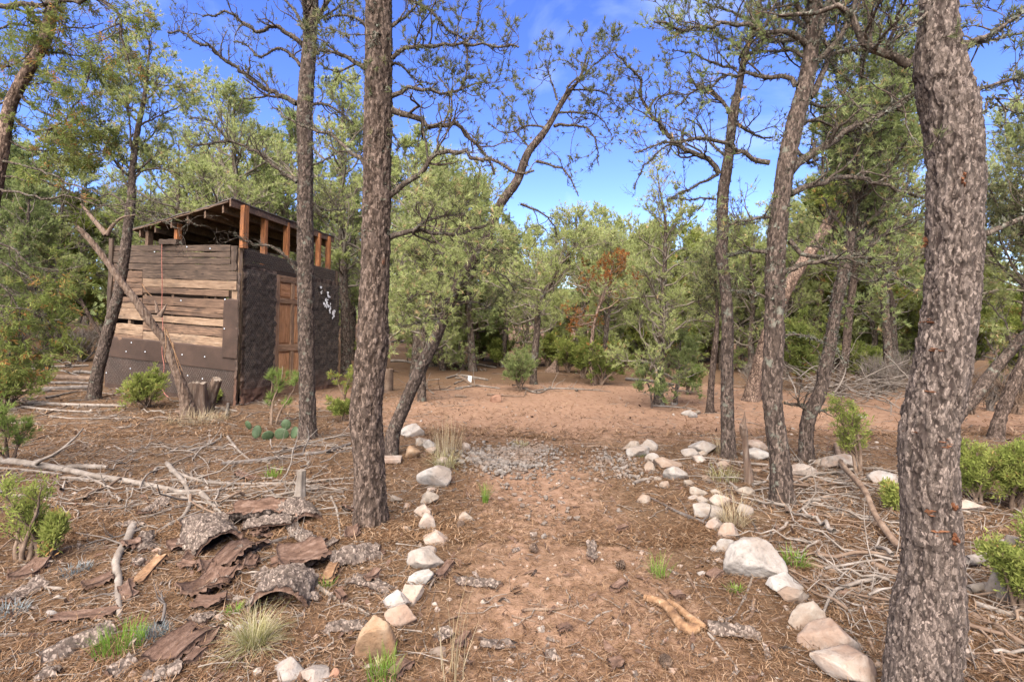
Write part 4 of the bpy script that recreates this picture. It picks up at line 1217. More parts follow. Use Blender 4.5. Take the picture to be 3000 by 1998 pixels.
# ------------------------------------------------------------------ the shed
MAT['w_dark'] = wood_mat('dark_grey_boards', ((0.035, 0.023, 0.016), (0.074, 0.048, 0.032), (0.134, 0.089, 0.062)), (0.019, 0.013, 0.009), 0.60)
MAT['w_mid'] = wood_mat('brown_grey_boards', ((0.072, 0.042, 0.026), (0.151, 0.090, 0.056), (0.251, 0.156, 0.099)), (0.030, 0.020, 0.015), 0.58)
MAT['w_light'] = wood_mat('tan_boards', ((0.132, 0.080, 0.049), (0.250, 0.164, 0.102), (0.333, 0.240, 0.164)), (0.042, 0.030, 0.023), 0.64)
MAT['w_orange'] = wood_mat('orange_posts', ((0.128, 0.050, 0.020), (0.320, 0.120, 0.042), (0.440, 0.208, 0.088)), (0.040, 0.027, 0.022), 0.63)
MAT['w_door'] = wood_mat('varnished_door_wood', ((0.132, 0.074, 0.041), (0.253, 0.149, 0.087), (0.356, 0.230, 0.144)), (0.052, 0.037, 0.029), 0.64)
MAT['w_panel'] = wood_mat('door_panel_wood', ((0.230, 0.101, 0.044), (0.402, 0.201, 0.094), (0.529, 0.299, 0.161)), (0.057, 0.038, 0.029), 0.72)
MAT['w_under'] = wood_mat('roof_underside', ((0.06, 0.036, 0.023), (0.13, 0.080, 0.050), (0.24, 0.150, 0.095)), (0.020, 0.014, 0.011), 0.60)
MAT['felt'] = plain_mat('brown_tar_paper', ((0.026, 0.014, 0.008), (0.039, 0.021, 0.013), (0.058, 0.032, 0.020)), 3.0, (1, 1, 1), 0.25, 0.8, 0.1, 0.3)
t = NT('black_tar_paper')
v = t.coord((1, 1, 1))
n1 = t.noise(v, 13, 7, 0.72)
n2 = t.noise(t.coord((9, 9, 45)), 1.0, 4, 0.6)
c = t.ramp(n1, [(0.32, (0.010, 0.007, 0.005)), (0.5, (0.034, 0.021, 0.014)), (0.62, (0.075, 0.050, 0.036)), (0.74, (0.14, 0.105, 0.082))])
sep = t.n("ShaderNodeSeparateXYZ")
t.l(v, sep.inputs[0])
hz = t.math('ADD', sep.outputs[1], t.math('MULTIPLY', t.math('SUBTRACT', n1, 0.5), 0.8))
c = t.mix(t.ramp(hz, [(0.05, 0.85), (0.62, 0.0)]), c, (0.125, 0.062, 0.038))      # soil splashed up by rain
nb = t.bump(n2, 0.8, 0.01)
nb = t.bump(n1, 0.5, 0.01, nb)
MAT['felt_black'] = t.done(c, 0.85, nb, 0.25)
MAT['wire'] = plain_mat('chicken_wire', ((0.06, 0.052, 0.046), (0.10, 0.088, 0.078), (0.16, 0.145, 0.13)), 30.0, rand=0.0, rough=0.6)
MAT['cap'] = plain_mat('pale_nail_cap', ((0.42, 0.46, 0.50), (0.5, 0.54, 0.58), (0.6, 0.63, 0.66)), 30.0, rand=0.1)
MAT['white'] = plain_mat('white_flaking_paint', ((0.50, 0.49, 0.47), (0.64, 0.63, 0.60), (0.72, 0.71, 0.69)), 12.0, rand=0.15)
MAT['cord'] = plain_mat('faded_red_cord', ((0.16, 0.060, 0.045), (0.26, 0.10, 0.075), (0.34, 0.15, 0.11)), 30.0, rand=0.0)
MAT['shingle'] = plain_mat('old_roofing', ((0.05, 0.042, 0.036), (0.085, 0.072, 0.062), (0.13, 0.11, 0.095)), 6.0, rand=0.1)

SC0, SCL, SCR = np.array([-4.339, 8.11]), np.array([-7.323, 9.27]), np.array([-3.786, 10.92])
ZB = {'L': (0.0, 0.158), 'R': (0.0, -0.10)}
ZT = {'L': (2.54, 2.69), 'R': (2.54, 2.44)}
shed_base = np.array([SC0[0], SC0[1], 0.0])
shed = root('storage_shed', shed_base, 'patchwork wooden shed with tar-papered lower walls, a panelled door and an open-eaved flat roof', 'shed')

class Wall:
    def __init__(self, k, A, B):
        self.A, self.B = A, B
        self.L = np.linalg.norm(B - A)
        h = (B - A) / self.L
        self.zb, self.zt = ZB.get(k, (0, 0)), ZT.get(k, (2.5, 2.5))
        s = (self.zb[1] - self.zb[0]) / self.L
        self.u = nrm(np.array([h[0], h[1], s]))
        n = np.array([h[1], -h[0], 0.0])
        self.n = n if n @ (np.array([0, 0, 0]) - np.array([*A, 0])) > 0 else -n
        self.v = nrm(np.cross(self.n, self.u))
        if self.v[2] < 0:
            self.v = -self.v
        self.O = np.array([A[0], A[1], self.zb[0]])
    def at(self, zx, zy, z='H'):
        """wall coordinates (along, up) of a photograph pixel"""
        x, y = cv(z, zx, zy)
        r = np.array([(x - CX) / F, 1.0, -(y - HY) / F])
        c = np.array([0, 0, CAM_H])
        k = ((self.O - c) @ self.n) / (r @ self.n)
        p = c + r * k - self.O
        vv = p @ self.v / (self.v @ self.v)
        return float(p @ self.u), float(vv)
    def mat(self, s, v, off):
        """frame with x along the wall (rightwards for the eye), y up, z outward"""
        x = self.u if np.cross(self.u, self.v) @ self.n > 0 else -self.u
        p = self.O + self.u * s + self.v * v + self.n * off - shed_base
        M = Matrix(((x[0], self.v[0], self.n[0], p[0]), (x[1], self.v[1], self.n[1], p[1]), (x[2], self.v[2], self.n[2], p[2]), (0, 0, 0, 1)))
        return M

WL, WR = Wall('L', SC0, SCL), Wall('R', SC0, SCR)

def board_mesh(name, L, H, T, mat, seed=0, segs=7, rough=0.005, z0=0.0):
    """a sawn board lying along x, its edges a little uneven"""
    rs = rng_(seed)
    xs_ = np.linspace(-L / 2, L / 2, segs + 1)
    xs_[1:-1] += rs.normal(size=segs - 1) * L * 0.02
    yt = H / 2 + rs.normal(size=segs + 1) * rough
    yb = -H / 2 + rs.normal(size=segs + 1) * rough
    zw = rs.normal(size=segs + 1) * rough * 0.8
    V = []
    b = min(0.006, T * 0.3)
    for i in range(segs + 1):
        V += [(xs_[i], yb[i], z0), (xs_[i], yb[i], z0 + T - b + zw[i]), (xs_[i], yb[i] + b, z0 + T + zw[i]), (xs_[i], yt[i] - b, z0 + T + zw[i]), (xs_[i], yt[i], z0 + T - b + zw[i]), (xs_[i], yt[i], z0)]
    Q, T3 = [], []
    for i in range(segs):
        a, c = i * 6, (i + 1) * 6
        for k in range(6):
            Q.append((a + k, c + k, c + (k + 1) % 6, a + (k + 1) % 6)[::-1])
    e = segs * 6
    Q += [(0, 1, 2, 3)[::1], (0, 3, 4, 5), (e + 3, e + 2, e + 1, e), (e + 5, e + 4, e + 3, e)]
    return mesh_from(name, V, Q, smooth=False, mats=[MAT[mat]])

def put_board(name, wall, s0, s1, v0, v1, mat, T=0.024, off=0.0, seed=0, parent=None, rough=0.005, tilt=0.0):
    L, H = abs(s1 - s0), v1 - v0
    vert = H > L * 1.5
    if vert:
        me = board_mesh(name, H, L, T, mat, seed, rough=rough)
    else:
        me = board_mesh(name, L, H, T, mat, seed, rough=rough)
    o = link(name, me, parent or shed)
    M = wall.mat((s0 + s1) / 2, (v0 + v1) / 2, off)
    if vert:
        M = M @ Matrix.Rotation(math.radians(90), 4, 'Z')
    if tilt:
        M = M @ Matrix.Rotation(tilt, 4, 'Z')
    o.matrix_local = M
    return o

def zboard(name, wall, x0, x1, y0, y1, mat, **kw):
    """a board given by its left, right, top and bottom in the close-up of the photograph"""
    ym = (y0 + y1) / 2
    xm = (x0 + x1) / 2
    a, b = wall.at(x0, ym)[0], wall.at(x1, ym)[0]
    v1, v0 = wall.at(xm, y0)[1], wall.at(xm, y1)[1]
    return put_board(name, wall, min(a, b), max(a, b), v0, v1, mat, **kw)

rows = [
    (266, 1000, 458, 495, 'w_dark'), (266, 1000, 498, 530, 'w_dark'), (266, 1000, 532, 571, 'w_dark'), (266, 1000, 573, 610, 'w_dark'),
    (262, 463, 615, 655, 'w_mid'), (262, 463, 657, 684, 'w_mid'), (262, 463, 686, 716, 'w_mid'), (265, 463, 718, 758, 'w_mid'),
    (465, 1040, 613, 668, 'w_dark'), (465, 1040, 670, 722, 'w_light'), (465, 992, 724, 760, 'w_mid'),
    (265, 463, 775, 806, 'w_mid'), (265, 463, 808, 840, 'w_light'), (265, 463, 842, 878, 'w_light'),
    (465, 964, 778, 832, 'w_mid'), (465, 964, 834, 866, 'w_mid'), (465, 964, 868, 888, 'w_mid'),
    (265, 964, 880 + 9, 930, 'w_light'),
    (268, 465, 938, 972, 'w_light'), (268, 465, 974, 1003, 'w_light'), (268, 465, 1005, 1045, 'w_mid'),
    (467, 964, 946, 1000, 'w_mid'), (467, 964, 1003, 1060, 'w_light'), (467, 1000, 1062, 1100, 'w_mid'),
]
for i, (x0, x1, y0, y1, m) in enumerate(rows):
    zboard('plank', WL, x0, x1, y0, y1, m, seed=300 + i, off=0.002 * (i % 3), rough=0.004)
# studs behind the gaps, corner boards
for i, (xa, xb, m) in enumerate([(236, 262, 'w_orange'), (366, 380, 'w_light'), (462, 476, 'w_light'), (628, 642, 'w_mid'), (890, 902, 'w_mid'), (996, 1034, 'w_light')]):
    s0, s1 = WL.at(xa, 800)[0], WL.at(xb, 800)[0]
    put_board('stud', WL, min(s0, s1), max(s0, s1), 0.02, 2.5, m, T=0.07, off=-0.078, seed=340 + i, rough=0.002)
put_board('corner_board', WL, WL.at(1040, 540)[0], WL.at(1005, 540)[0], WL.at(1020, 612)[1], WL.at(1020, 462)[1], 'w_dark', T=0.03, off=0.004, seed=350)
put_board('corner_board', WL, WL.L - 0.10, WL.L - 0.0, 1.0, 2.66, 'w_dark', T=0.03, off=0.03, seed=351)
put_board('beam', WL, WL.at(690, 440)[0], WL.at(583, 440)[0], WL.at(630, 460)[1] + 0.008, WL.at(630, 424)[1], 'w_dark', T=0.14, off=-0.06, seed=352)

def cloth(name, wall, s0, s1, v0, v1, off, mat, seed, amp=0.008, nx_=40, ny_=30, stretch=(1.0, 1.0), ragged=0.012, T=0.004, parent=None):
    """a sheet nailed to the wall with folds and ragged edges"""
    u, w = np.meshgrid(np.linspace(-0.5, 0.5, nx_), np.linspace(-0.5, 0.5, ny_))
    L, H = abs(s1 - s0), v1 - v0
    p = np.stack([u.ravel() * L * stretch[0] * 4, w.ravel() * H * stretch[1] * 4, np.full(u.size, seed * 1.7)], 1)
    z = amp * 2 * (fbm(p, 4, seed) - 0.35)
    x = u.ravel() * L
    y = w.ravel() * H
    edge = np.maximum(np.abs(u.ravel()), np.abs(w.ravel())) > 0.49
    x = x + edge * ragged * 2 * (fbm(p * 2.0, 3, seed + 1) - 0.5)
    y = y + edge * ragged * 2 * (fbm(p * 2.0, 3, seed + 2) - 0.5)
    V = np.stack([x, y + H / 2, np.maximum(z, 0.0) + 0.002], 1)
    n = len(V)
    B = V.copy()
    B[:, 2] -= T
    g = np.arange(n).reshape(ny_, nx_)
    q = np.stack([g[:-1, :-1], g[:-1, 1:], g[1:, 1:], g[1:, :-1]], -1).reshape(-1, 4)
    rim = np.concatenate([g[0, :], g[1:, -1], g[-1, -2::-1], g[-2:0:-1, 0]])
    r2 = np.roll(rim, -1)
    Q = np.concatenate([q, q[:, ::-1] + n, np.stack([rim, rim + n, r2 + n, r2], 1)])
    o = link(name, mesh_from(name, np.concatenate([V, B]), Q, mats=[MAT[mat]]), parent or shed)
    o.matrix_local = wall.mat((s0 + s1) / 2, v0, off)
    return o

def wire_net(wall, s0, s1, v0, v1, off, cell=0.042, seed=0):
    """hexagonal netting as thin crossed strips"""
    L, H = abs(s1 - s0), v1 - v0
    rs = rng_(seed)
    segs = []
    dx, dy = cell, cell * 0.82
    for j in range(int(H / dy)):
        for i in range(int(L / dx)):
            x, y = i * dx + (dx / 2 if j % 2 else 0), j * dy
            segs += [((x, y), (x, y + dy * 0.42)), ((x, y + dy * 0.42), (x + dx / 2, y + dy)), ((x, y + dy * 0.42), (x - dx / 2, y + dy))]
    S = np.array(segs)
    S = S + 0.05 * cell * rs.normal(size=S.shape)
    S[:, :, 0] -= L / 2
    P = np.concatenate([S, np.zeros((*S.shape[:2], 1))], 2)
    P[:, :, 2] = 0.006 * vnoise(np.concatenate([S.reshape(-1, 2) * 6, np.zeros((S.shape[0] * 2, 1))], 1), seed).reshape(-1, 2)
    V, Q = tubes(P, np.full(P.shape[:2], 0.0017), 3)
    o = link('wire_netting', mesh_from('wire_netting', V, Q, mats=[MAT['wire']]), shed)
    o['kind'] = 'stuff'
    o.matrix_local = wall.mat((s0 + s1) / 2, v0, off)

vA = WL.at(640, 1038)[1]
vB = WL.at(640, 1150)[1]
cloth('tar_paper_strip', WL, 0.0, WL.L + 0.03, vB - 0.10, vA - 0.03, 0.031, 'felt', 5, 0.007, 60, 14)
cloth('tar_paper_skirt', WL, 0.0, WL.L + 0.03, -0.06, vB, 0.026, 'felt', 6, 0.008, 60, 26)
wire_net(WL, 0.03, WL.L - 0.05, 0.06, vB - 0.06, 0.044, seed=3)
cloth('tar_paper_patch', WL, 0.01, WL.at(964, 960)[0], WL.at(1000, 1150)[1], WL.at(1000, 786)[1], 0.043, 'felt', 7, 0.012, 16, 40)
# right-hand wall
sd0, sd1 = WR.at(1257, 1000)[0], WR.at(1462, 1000)[0]
vd1 = WR.at(1330, 640)[1]
for i, (v0, v1, m) in enumerate([(2.335, 2.52, 'w_dark'), (2.15, 2.33, 'w_dark'), (vd1 + 0.03, 2.145, 'w_mid')]):
    put_board('plank', WR, 0.03, WR.L, v0 - 0.02, v1 - 0.02, m, seed=360 + i)
for i in range(9):
    put_board('plank', WR, 0.03, sd0 - 0.03, i * 0.235, i * 0.235 + 0.228, 'w_dark', seed=370 + i)
    put_board('plank', WR, sd1 + 0.03, WR.L, i * 0.235 - 0.05, i * 0.235 + 0.178, 'w_dark', seed=380 + i)
cloth('tar_paper_sheet', WR, 0.0, sd0 - 0.015, -0.10, 2.24, 0.028, 'felt_black', 8, 0.050, 40, 120, (2.2, 3.0), 0.05)
cloth('tar_paper_sheet', WR, sd1 + 0.01, WR.L + 0.05, -0.16, 2.26, 0.030, 'felt_black', 9, 0.050, 40, 120, (2.0, 2.4), 0.05)
wire_net(WR, 0.02, sd0 - 0.03, 0.25, 2.2, 0.085, seed=4)
wire_net(WR, sd1 + 0.02, WR.L, 0.1, 2.2, 0.082, seed=5)
wire_net(WR, 0.05, WR.L - 0.1, 2.25, 2.55, 0.040, seed=6)
cloth('corner_flap', WL, 0.0, 0.055, 0.0, 2.1, 0.040, 'felt_black', 12, 0.02, 6, 90, (2, 5), 0.03)
# the white bits stuck on the far sheet
rs = rng_(8)
for k, (zx, zy, ww, hh) in enumerate([(1568, 768, 30, 34), (1556, 822, 34, 46), (1598, 880, 34, 44), (1578, 845, 20, 30), (1520, 712, 16, 18), (1522, 745, 18, 14)]):
    s, v = WR.at(zx, zy)
    g = Geo()
    for j in range(9):
        n = 7
        a = np.sort(rs.random(n)) * 6.283
        r = (0.35 + 0.5 * rs.random(n)) * 0.65
        cx_, cy_ = rs.normal(size=2) * np.array([ww, hh]) / 2.09 / F * 9.6 * 0.33
        ring = np.stack([cx_ + np.cos(a) * r * ww / 2.09 / F * 9.6 * 0.8, cy_ + np.sin(a) * r * hh / 2.09 / F * 9.6 * 0.6, 0.004 * rs.random(n) + 0.001 * j], 1)
        V = np.vstack([ring, ring - [0, 0, 0.003]])
        tt = [(0, i, i + 1) for i in range(1, n - 1)]
        qq = [(i, i + n, (i + 1) % n + n, (i + 1) % n) for i in range(n)]
        g.add(V, q=np.array(qq), t=np.array(tt))
    o = link('paint_flake', g.mesh('paint_flake', [MAT['white']], smooth=False), shed)
    o.matrix_local = WR.mat(s, v, 0.095)
# nail caps
ca = np.linspace(0, 2 * np.pi, 8, endpoint=False)
cap_v = np.concatenate([np.stack([0.011 * np.cos(ca), 0.011 * np.sin(ca), 0 * ca], 1), np.stack([0.008 * np.cos(ca), 0.008 * np.sin(ca), 0 * ca + 0.006], 1), [[0, 0, 0.007]]])
cap_q = [(i, (i + 1) % 8, (i + 1) % 8 + 8, i + 8) for i in range(8)]
cap_t = [(i + 8, (i + 1) % 8 + 8, 16) for i in range(8)]
cap_me = mesh_from('nail_cap', cap_v, cap_q, cap_t, mats=[MAT['cap']])
for zx, zy in [(408, 1052), (376, 1106), (492, 1108), (256, 1116), (402, 1210), (660, 1072), (718, 1125), (856, 1138), (752, 1252), (842, 1272), (702, 796), (980, 790), (738, 470), (612, 1034), (976, 968), (255, 1236), (540, 500), (880, 480)]:
    s, v = WL.at(zx, zy)
    o = link('nail_cap', cap_me, shed)
    o.matrix_local = WL.mat(s, v, 0.058 if zy > 1040 or zx > 964 else 0.032)
# the six-panel door
dw, dh = sd1 - sd0, vd1 - 0.05
door = bpy.data.objects.new('door', None)
COL.objects.link(door)
door.parent = shed
door.matrix_local = WR.mat((sd0 + sd1) / 2, 0.03, -0.005)
def dboard(name, x0, x1, y0, y1, mat, T, z=0.0, seed=0):
    L, H = x1 - x0, y1 - y0
    vert = H > L
    me = board_mesh(name, max(L, H), min(L, H), T, mat, seed, 3, 0.0012)
    o = link(name, me, door)
    M = Matrix.Translation((-dw / 2 + (x0 + x1) / 2, (y0 + y1) / 2, z))
    if vert:
        M = M @ Matrix.Rotation(math.radians(90), 4, 'Z')
    o.matrix_local = M
    return o
st, ml = 0.115, 0.095
ysr = [0.0, 0.22, 0.78, 0.90, 1.56, 1.66, dh - 0.11 - 0.0, dh]
dboard('stile', 0, st, 0, dh, 'w_door', 0.036, 0, 1)
dboard('stile', dw - st, dw, 0, dh, 'w_door', 0.036, 0, 2)
for k, (a, b) in enumerate([(0.0, 0.22), (0.80, 0.92), (dh - 0.50, dh - 0.41), (dh - 0.12, dh)]):
    dboard('rail', st + 0.002, dw - st - 0.002, a, b, 'w_door', 0.036, 0, 3 + k)
for k, (a, b) in enumerate([(0.222, 0.798), (0.922, dh - 0.502), (dh - 0.408, dh - 0.122)]):
    dboard('muntin', dw / 2 - ml / 2, dw / 2 + ml / 2, a, b, 'w_door', 0.036, 0, 9 + k)
    for j, (x0, x1) in enumerate([(st, dw / 2 - ml / 2), (dw / 2 + ml / 2, dw - st)]):
        dboard('panel_field', x0 + 0.002, x1 - 0.002, a, b, 'w_panel', 0.014, -0.002, 20 + k * 2 + j)
        dboard('raised_panel', x0 + 0.032, x1 - 0.032, a + 0.035, b - 0.035, 'w_panel', 0.026, -0.003, 30 + k * 2 + j)
put_board('door_jamb', WR, sd0 - 0.035, sd0 - 0.004, 0.0, vd1 + 0.02, 'w_light', T=0.05, off=-0.01, seed=391, rough=0.001)
put_board('door_jamb', WR, sd1 + 0.004, sd1 + 0.035, 0.0, vd1 + 0.02, 'w_light', T=0.05, off=-0.01, seed=392, rough=0.001)
# back walls
SCB = SCL + SCR - SC0
for wi, (A, B, zb) in enumerate([(SCL, SCB, (0.158, 0.05)), (SCR, SCB, (-0.10, 0.05))]):
    ZB['X'], ZT['X'] = zb, (2.6, 2.6)
    W = Wall('X', A, B)
    W.n = -W.n if W.n @ np.array([*(np.mean([SC0, SCB], 0) - A), 0]) > 0 else W.n
    for i in range(10):
        put_board('plank', W, 0.03, W.L - 0.03, i * 0.25 - 0.02, i * 0.25 + 0.238, 'w_dark', seed=400 + wi * 20 + i)
# roof: four corners measured against the wall tops
RA, RL, RR = np.array([-4.39, 7.93, 3.186]), np.array([-6.61, 8.90, 2.90]), np.array([-3.88, 11.06, 3.085])
RB = RL + RR - RA
def roof_z(x, y):
    M = np.array([RL - RA, RR - RA])
    k = np.linalg.solve(M[:, :2].T, np.array([x, y]) - RA[:2])
    return RA[2] + k @ M[:, 2]
def prism(name, corners, T, mat, parent, n=10, rough=0.012, seed=0):
    """a slab over four corners (a, b, c, d), thickness T upward, uneven edges"""
    a, b, c_, d = [np.asarray(x, float) - shed_base for x in corners]
    rs = rng_(seed)
    U, W = np.meshgrid(np.linspace(0, 1, n), np.linspace(0, 1, n))
    U, W = U.ravel()[:, None], W.ravel()[:, None]
    V = a * (1 - U) * (1 - W) + b * U * (1 - W) + c_ * U * W + d * (1 - U) * W
    V = V + rough * rs.normal(size=V.shape) * np.array([0.5, 0.5, 0.6])
    m = len(V)
    V2 = V + np.array([0, 0, T])
    g = np.arange(m).reshape(n, n)
    q = np.stack([g[:-1, :-1], g[:-1, 1:], g[1:, 1:], g[1:, :-1]], -1).reshape(-1, 4)
    rim = np.concatenate([g[0, :], g[1:, -1], g[-1, -2::-1], g[-2:0:-1, 0]])
    r2 = np.roll(rim, -1)
    Q = np.concatenate([q[:, ::-1], q + m, np.stack([rim, r2, r2 + m, rim + m], 1)])
    o = link(name, mesh_from(name, np.concatenate([V, V2]), Q, smooth=False, mats=[MAT[mat]]), parent)
    return o
roof = bpy.data.objects.new('roof', None)
COL.objects.link(roof)
roof.parent = shed
e1, e2 = (RL - RA), (RR - RA)
for k in range(3):         # three sheets of plywood side by side
    a0, a1 = k / 3 + 0.004, (k + 1) / 3 - 0.004
    prism('roof_sheet', [RA + e1 * a0, RA + e1 * a1, RA + e1 * a1 + e2, RA + e1 * a0 + e2], 0.022, 'w_under', roof, 8, 0.006, 50 + k)
prism('roofing_felt', [RA - 0.03 * e1 + [0, 0, .03], RA + 1.02 * e1 + [0, 0, .03], RB + [0, 0, .03], RR - 0.03 * e1 + [0, 0, .03]], 0.014, 'shingle', roof, 14, 0.008, 56)
for k in range(6):         # rafters under the sheets
    a0 = 0.06 + k * 0.172
    p0 = RA + e1 * a0 + e2 * 0.012
    p1 = RA + e1 * a0 + e2 * 0.985
    w = nrm(e1) * 0.042
    dn = np.array([0, 0, -0.125])
    prism('rafter', [p0 + dn, p0 + w + dn, p1 + w + dn, p1 + dn], 0.118, 'w_under', roof, 3, 0.002, 60 + k)
pf0, pf1 = RA - nrm(e1) * 0.02, RR - nrm(e1) * 0.02
prism('fascia_board', [pf0 + [0, 0, -0.075], pf0 - nrm(e1) * 0.035 + [0, 0, -0.075], pf1 - nrm(e1) * 0.035 + [0, 0, -0.075], pf1 + [0, 0, -0.075]], 0.115, 'w_mid', roof, 6, 0.006, 70)
for wall, zxs in ((WL, [(456, 494, 'w_mid'), (632, 670, 'w_orange')]), (WR, [(1197, 1234, 'w_orange'), (1335, 1370, 'w_orange'), (1533, 1560, 'w_orange'), (1596, 1618, 'w_orange')])):
    for k, (xa, xb, m) in enumerate(zxs):
        yy = 440 if wall is WL else 480
        s0, s1 = sorted((wall.at(xa, yy)[0], wall.at(xb, yy)[0]))
        sm = (s0 + s1) / 2
        p = wall.O + wall.u * sm
        vt = (roof_z(p[0], p[1]) - 0.01 - p[2]) / wall.v[2]
        v0 = wall.zt[0] + (wall.zt[1] - wall.zt[0]) * sm / wall.L - p[2] - (0.35 if wall is WR else 0.15)
        put_board('roof_post', wall, sm - 0.036, sm + 0.036, v0, vt, m, T=0.09, off=-0.10, seed=80 + k, rough=0.002)
put_board('roof_post', WL, 0.02, 0.10, 2.50, roof_z(*SC0) - 0.012, 'w_orange', T=0.10, off=-0.095, seed=89, rough=0.002)
pb = SC0 * 0.45 + SCL * 0.25 + SCR * 0.3
ZB['X'] = (0, 0)
Wm = Wall('X', SCL * 0.55 + SCR * 0.45 - np.array([0.3, 0.0]), SCB)
put_board('roof_post', Wm, 0.0, 0.09, 0.0, 2.98, 'w_mid', T=0.09, seed=90, rough=0.002)

# the cord that hangs down the wall
cp = []
for zx, zy in [(604, 455), (603, 560), (606, 700), (604, 850), (611, 980), (605, 1110), (618, 1200), (604, 1290), (615, 1350), (640, 1380), (662, 1392)]:
    s, v = WL.at(zx, zy)
    cp.append(WL.O + WL.u * s + WL.v * v + WL.n * 0.085)
c = catmull(np.array(cp), 60)
g = Geo()
wood(g, c[None], np.full((1, 60), 0.0065), 6)
tag(link('hanging_cord', g.mesh('hanging_cord', [MAT['cord']], origin=c[0]), None, c[0]), 'faded red cord hanging down the plank wall of the shed', 'cord')
# ------------------------------------------------------------------ stones
def ico(sub):
    import bmesh
    bm = bmesh.new()
    bmesh.ops.create_icosphere(bm, subdivisions=sub, radius=1.0)
    V = np.array([v.co[:] for v in bm.verts])
    T = np.array([[v.index for v in f.verts] for f in bm.faces])
    bm.free()
    return V, T
ICO = {k: ico(k) for k in (1, 2, 3, 4, 5)}

def stone_shape(seed, sub=4, cuts=13, lump=0.20, flat=0.0):
    rs = rng_(seed)
    V, T = ICO[sub]
    V = V * (1 + lump * 2 * (fbm(V * 1.1 + seed * 3.1, 3, seed)[:, None] - 0.5))
    for _ in range(cuts):                                  # broken faces
        n = nrm(rs.normal(size=3))
        h = rs.uniform(0.42, 0.82)
        d = V @ n - h
        V = V - np.where(d > 0, d * 0.97, 0)[:, None] * n
    q = V * 3.2 + seed
    V = V + nrm(V) * (0.13 * (fbm(q, 4, seed + 4, 0.6) - 0.5)[:, None] + 0.06 * (fbm(q * 4, 3, seed + 5, 0.6) - 0.5)[:, None])
    V[:, :2] *= (1.0 - 0.22 * V[:, 2:3] / np.abs(V[:, 2]).max())
    lo, hi = V.min(0), V.max(0)
    return (V - (lo + hi) / 2) / (hi - lo) * 1.0, T

def stone_mat(name, top, mid, dirt):
    """pale limestone: weather tones, pink soil stains, pits"""
    t = NT(name)
    off = t.rand_off(30)
    v = t.coord((1, 1, 1), off=off)
    n1 = t.noise(v, 9, 7, 0.62)
    n2 = t.noise(v, 45, 5, 0.65)
    n3 = t.noise(v, 4.5, 4, 0.6, 0.4)
    c = t.ramp(n1, [(0.30, tuple(x * 0.5 for x in mid)), (0.47, mid), (0.62, top)])
    c = t.mix(t.ramp(n3, [(0.42, 0.0), (0.62, 0.85)]), c, dirt)
    c = t.mix(t.ramp(n2, [(0.30, 0.6), (0.44, 0.0)]), c, tuple(x * 0.40 for x in mid))
    c = t.mix(t.math('MULTIPLY', t.rnd(), 0.30), c, dirt)
    nb = t.bump(n2, 0.55, 0.008)
    nb = t.bump(n1, 0.6, 0.02, nb)
    return t.done(c, 0.95, nb, 0.1)
MAT['st_cream'] = stone_mat('cream_limestone', (0.217, 0.191, 0.157), (0.166, 0.139, 0.110), (0.141, 0.094, 0.065))
MAT['st_white'] = stone_mat('white_limestone', (0.238, 0.220, 0.195), (0.191, 0.171, 0.149), (0.157, 0.123, 0.096))
MAT['st_pink'] = stone_mat('pinkish_limestone', (0.263, 0.236, 0.200), (0.200, 0.163, 0.132), (0.169, 0.108, 0.074))
MAT['st_grey'] = stone_mat('grey_stone', (0.230, 0.213, 0.197), (0.156, 0.144, 0.131), (0.160, 0.122, 0.095))
MAT['st_tan'] = stone_mat('tan_sandstone', (0.200, 0.147, 0.099), (0.157, 0.102, 0.061), (0.143, 0.074, 0.037))
MAT['st_brown'] = stone_mat('brown_stone', (0.25, 0.15, 0.10), (0.17, 0.095, 0.062), (0.13, 0.065, 0.04))
MAT['st_dark'] = stone_mat('dark_gravel_stone', (0.165, 0.145, 0.125), (0.105, 0.090, 0.076), (0.11, 0.075, 0.052))

def stone(z, x0, x1, y0, y1, mat, label, seed, group=None, rot=None, flat=None, lift=0.0, deep=0.75, name='stone', cuts=14):
    sc = ZM[z][2]
    (xa, ya), (xb, yb) = cv(z, x0, y0), cv(z, x1, y1)
    g = G3((xa + xb) / 2, yb)
    d = g[1]
    w = (xb - xa) / F * d
    D = w * deep
    sn = CAM_H / d
    h = max(((yb - ya) / F * d - D * sn * 0.32), 0.45 * w) if flat is None else flat * w
    V, T = stone_shape(seed, 5 if w * F / d > 170 else 4 if w * F / d > 50 else 3, cuts)
    V = V * np.array([w * 1.10, D * 1.05, h * 1.25])
    b = np.array([g[0], d + D * 0.42, 0.0])
    b[2] = tz1(b[0], b[1]) + h * 0.32 + lift
    o = link(name, mesh_from(name, V, tris=T, mats=[MAT[mat]]), None, b)
    if rot is not None:
        o.rotation_euler = rot
    return tag(o, label, 'stone', group)

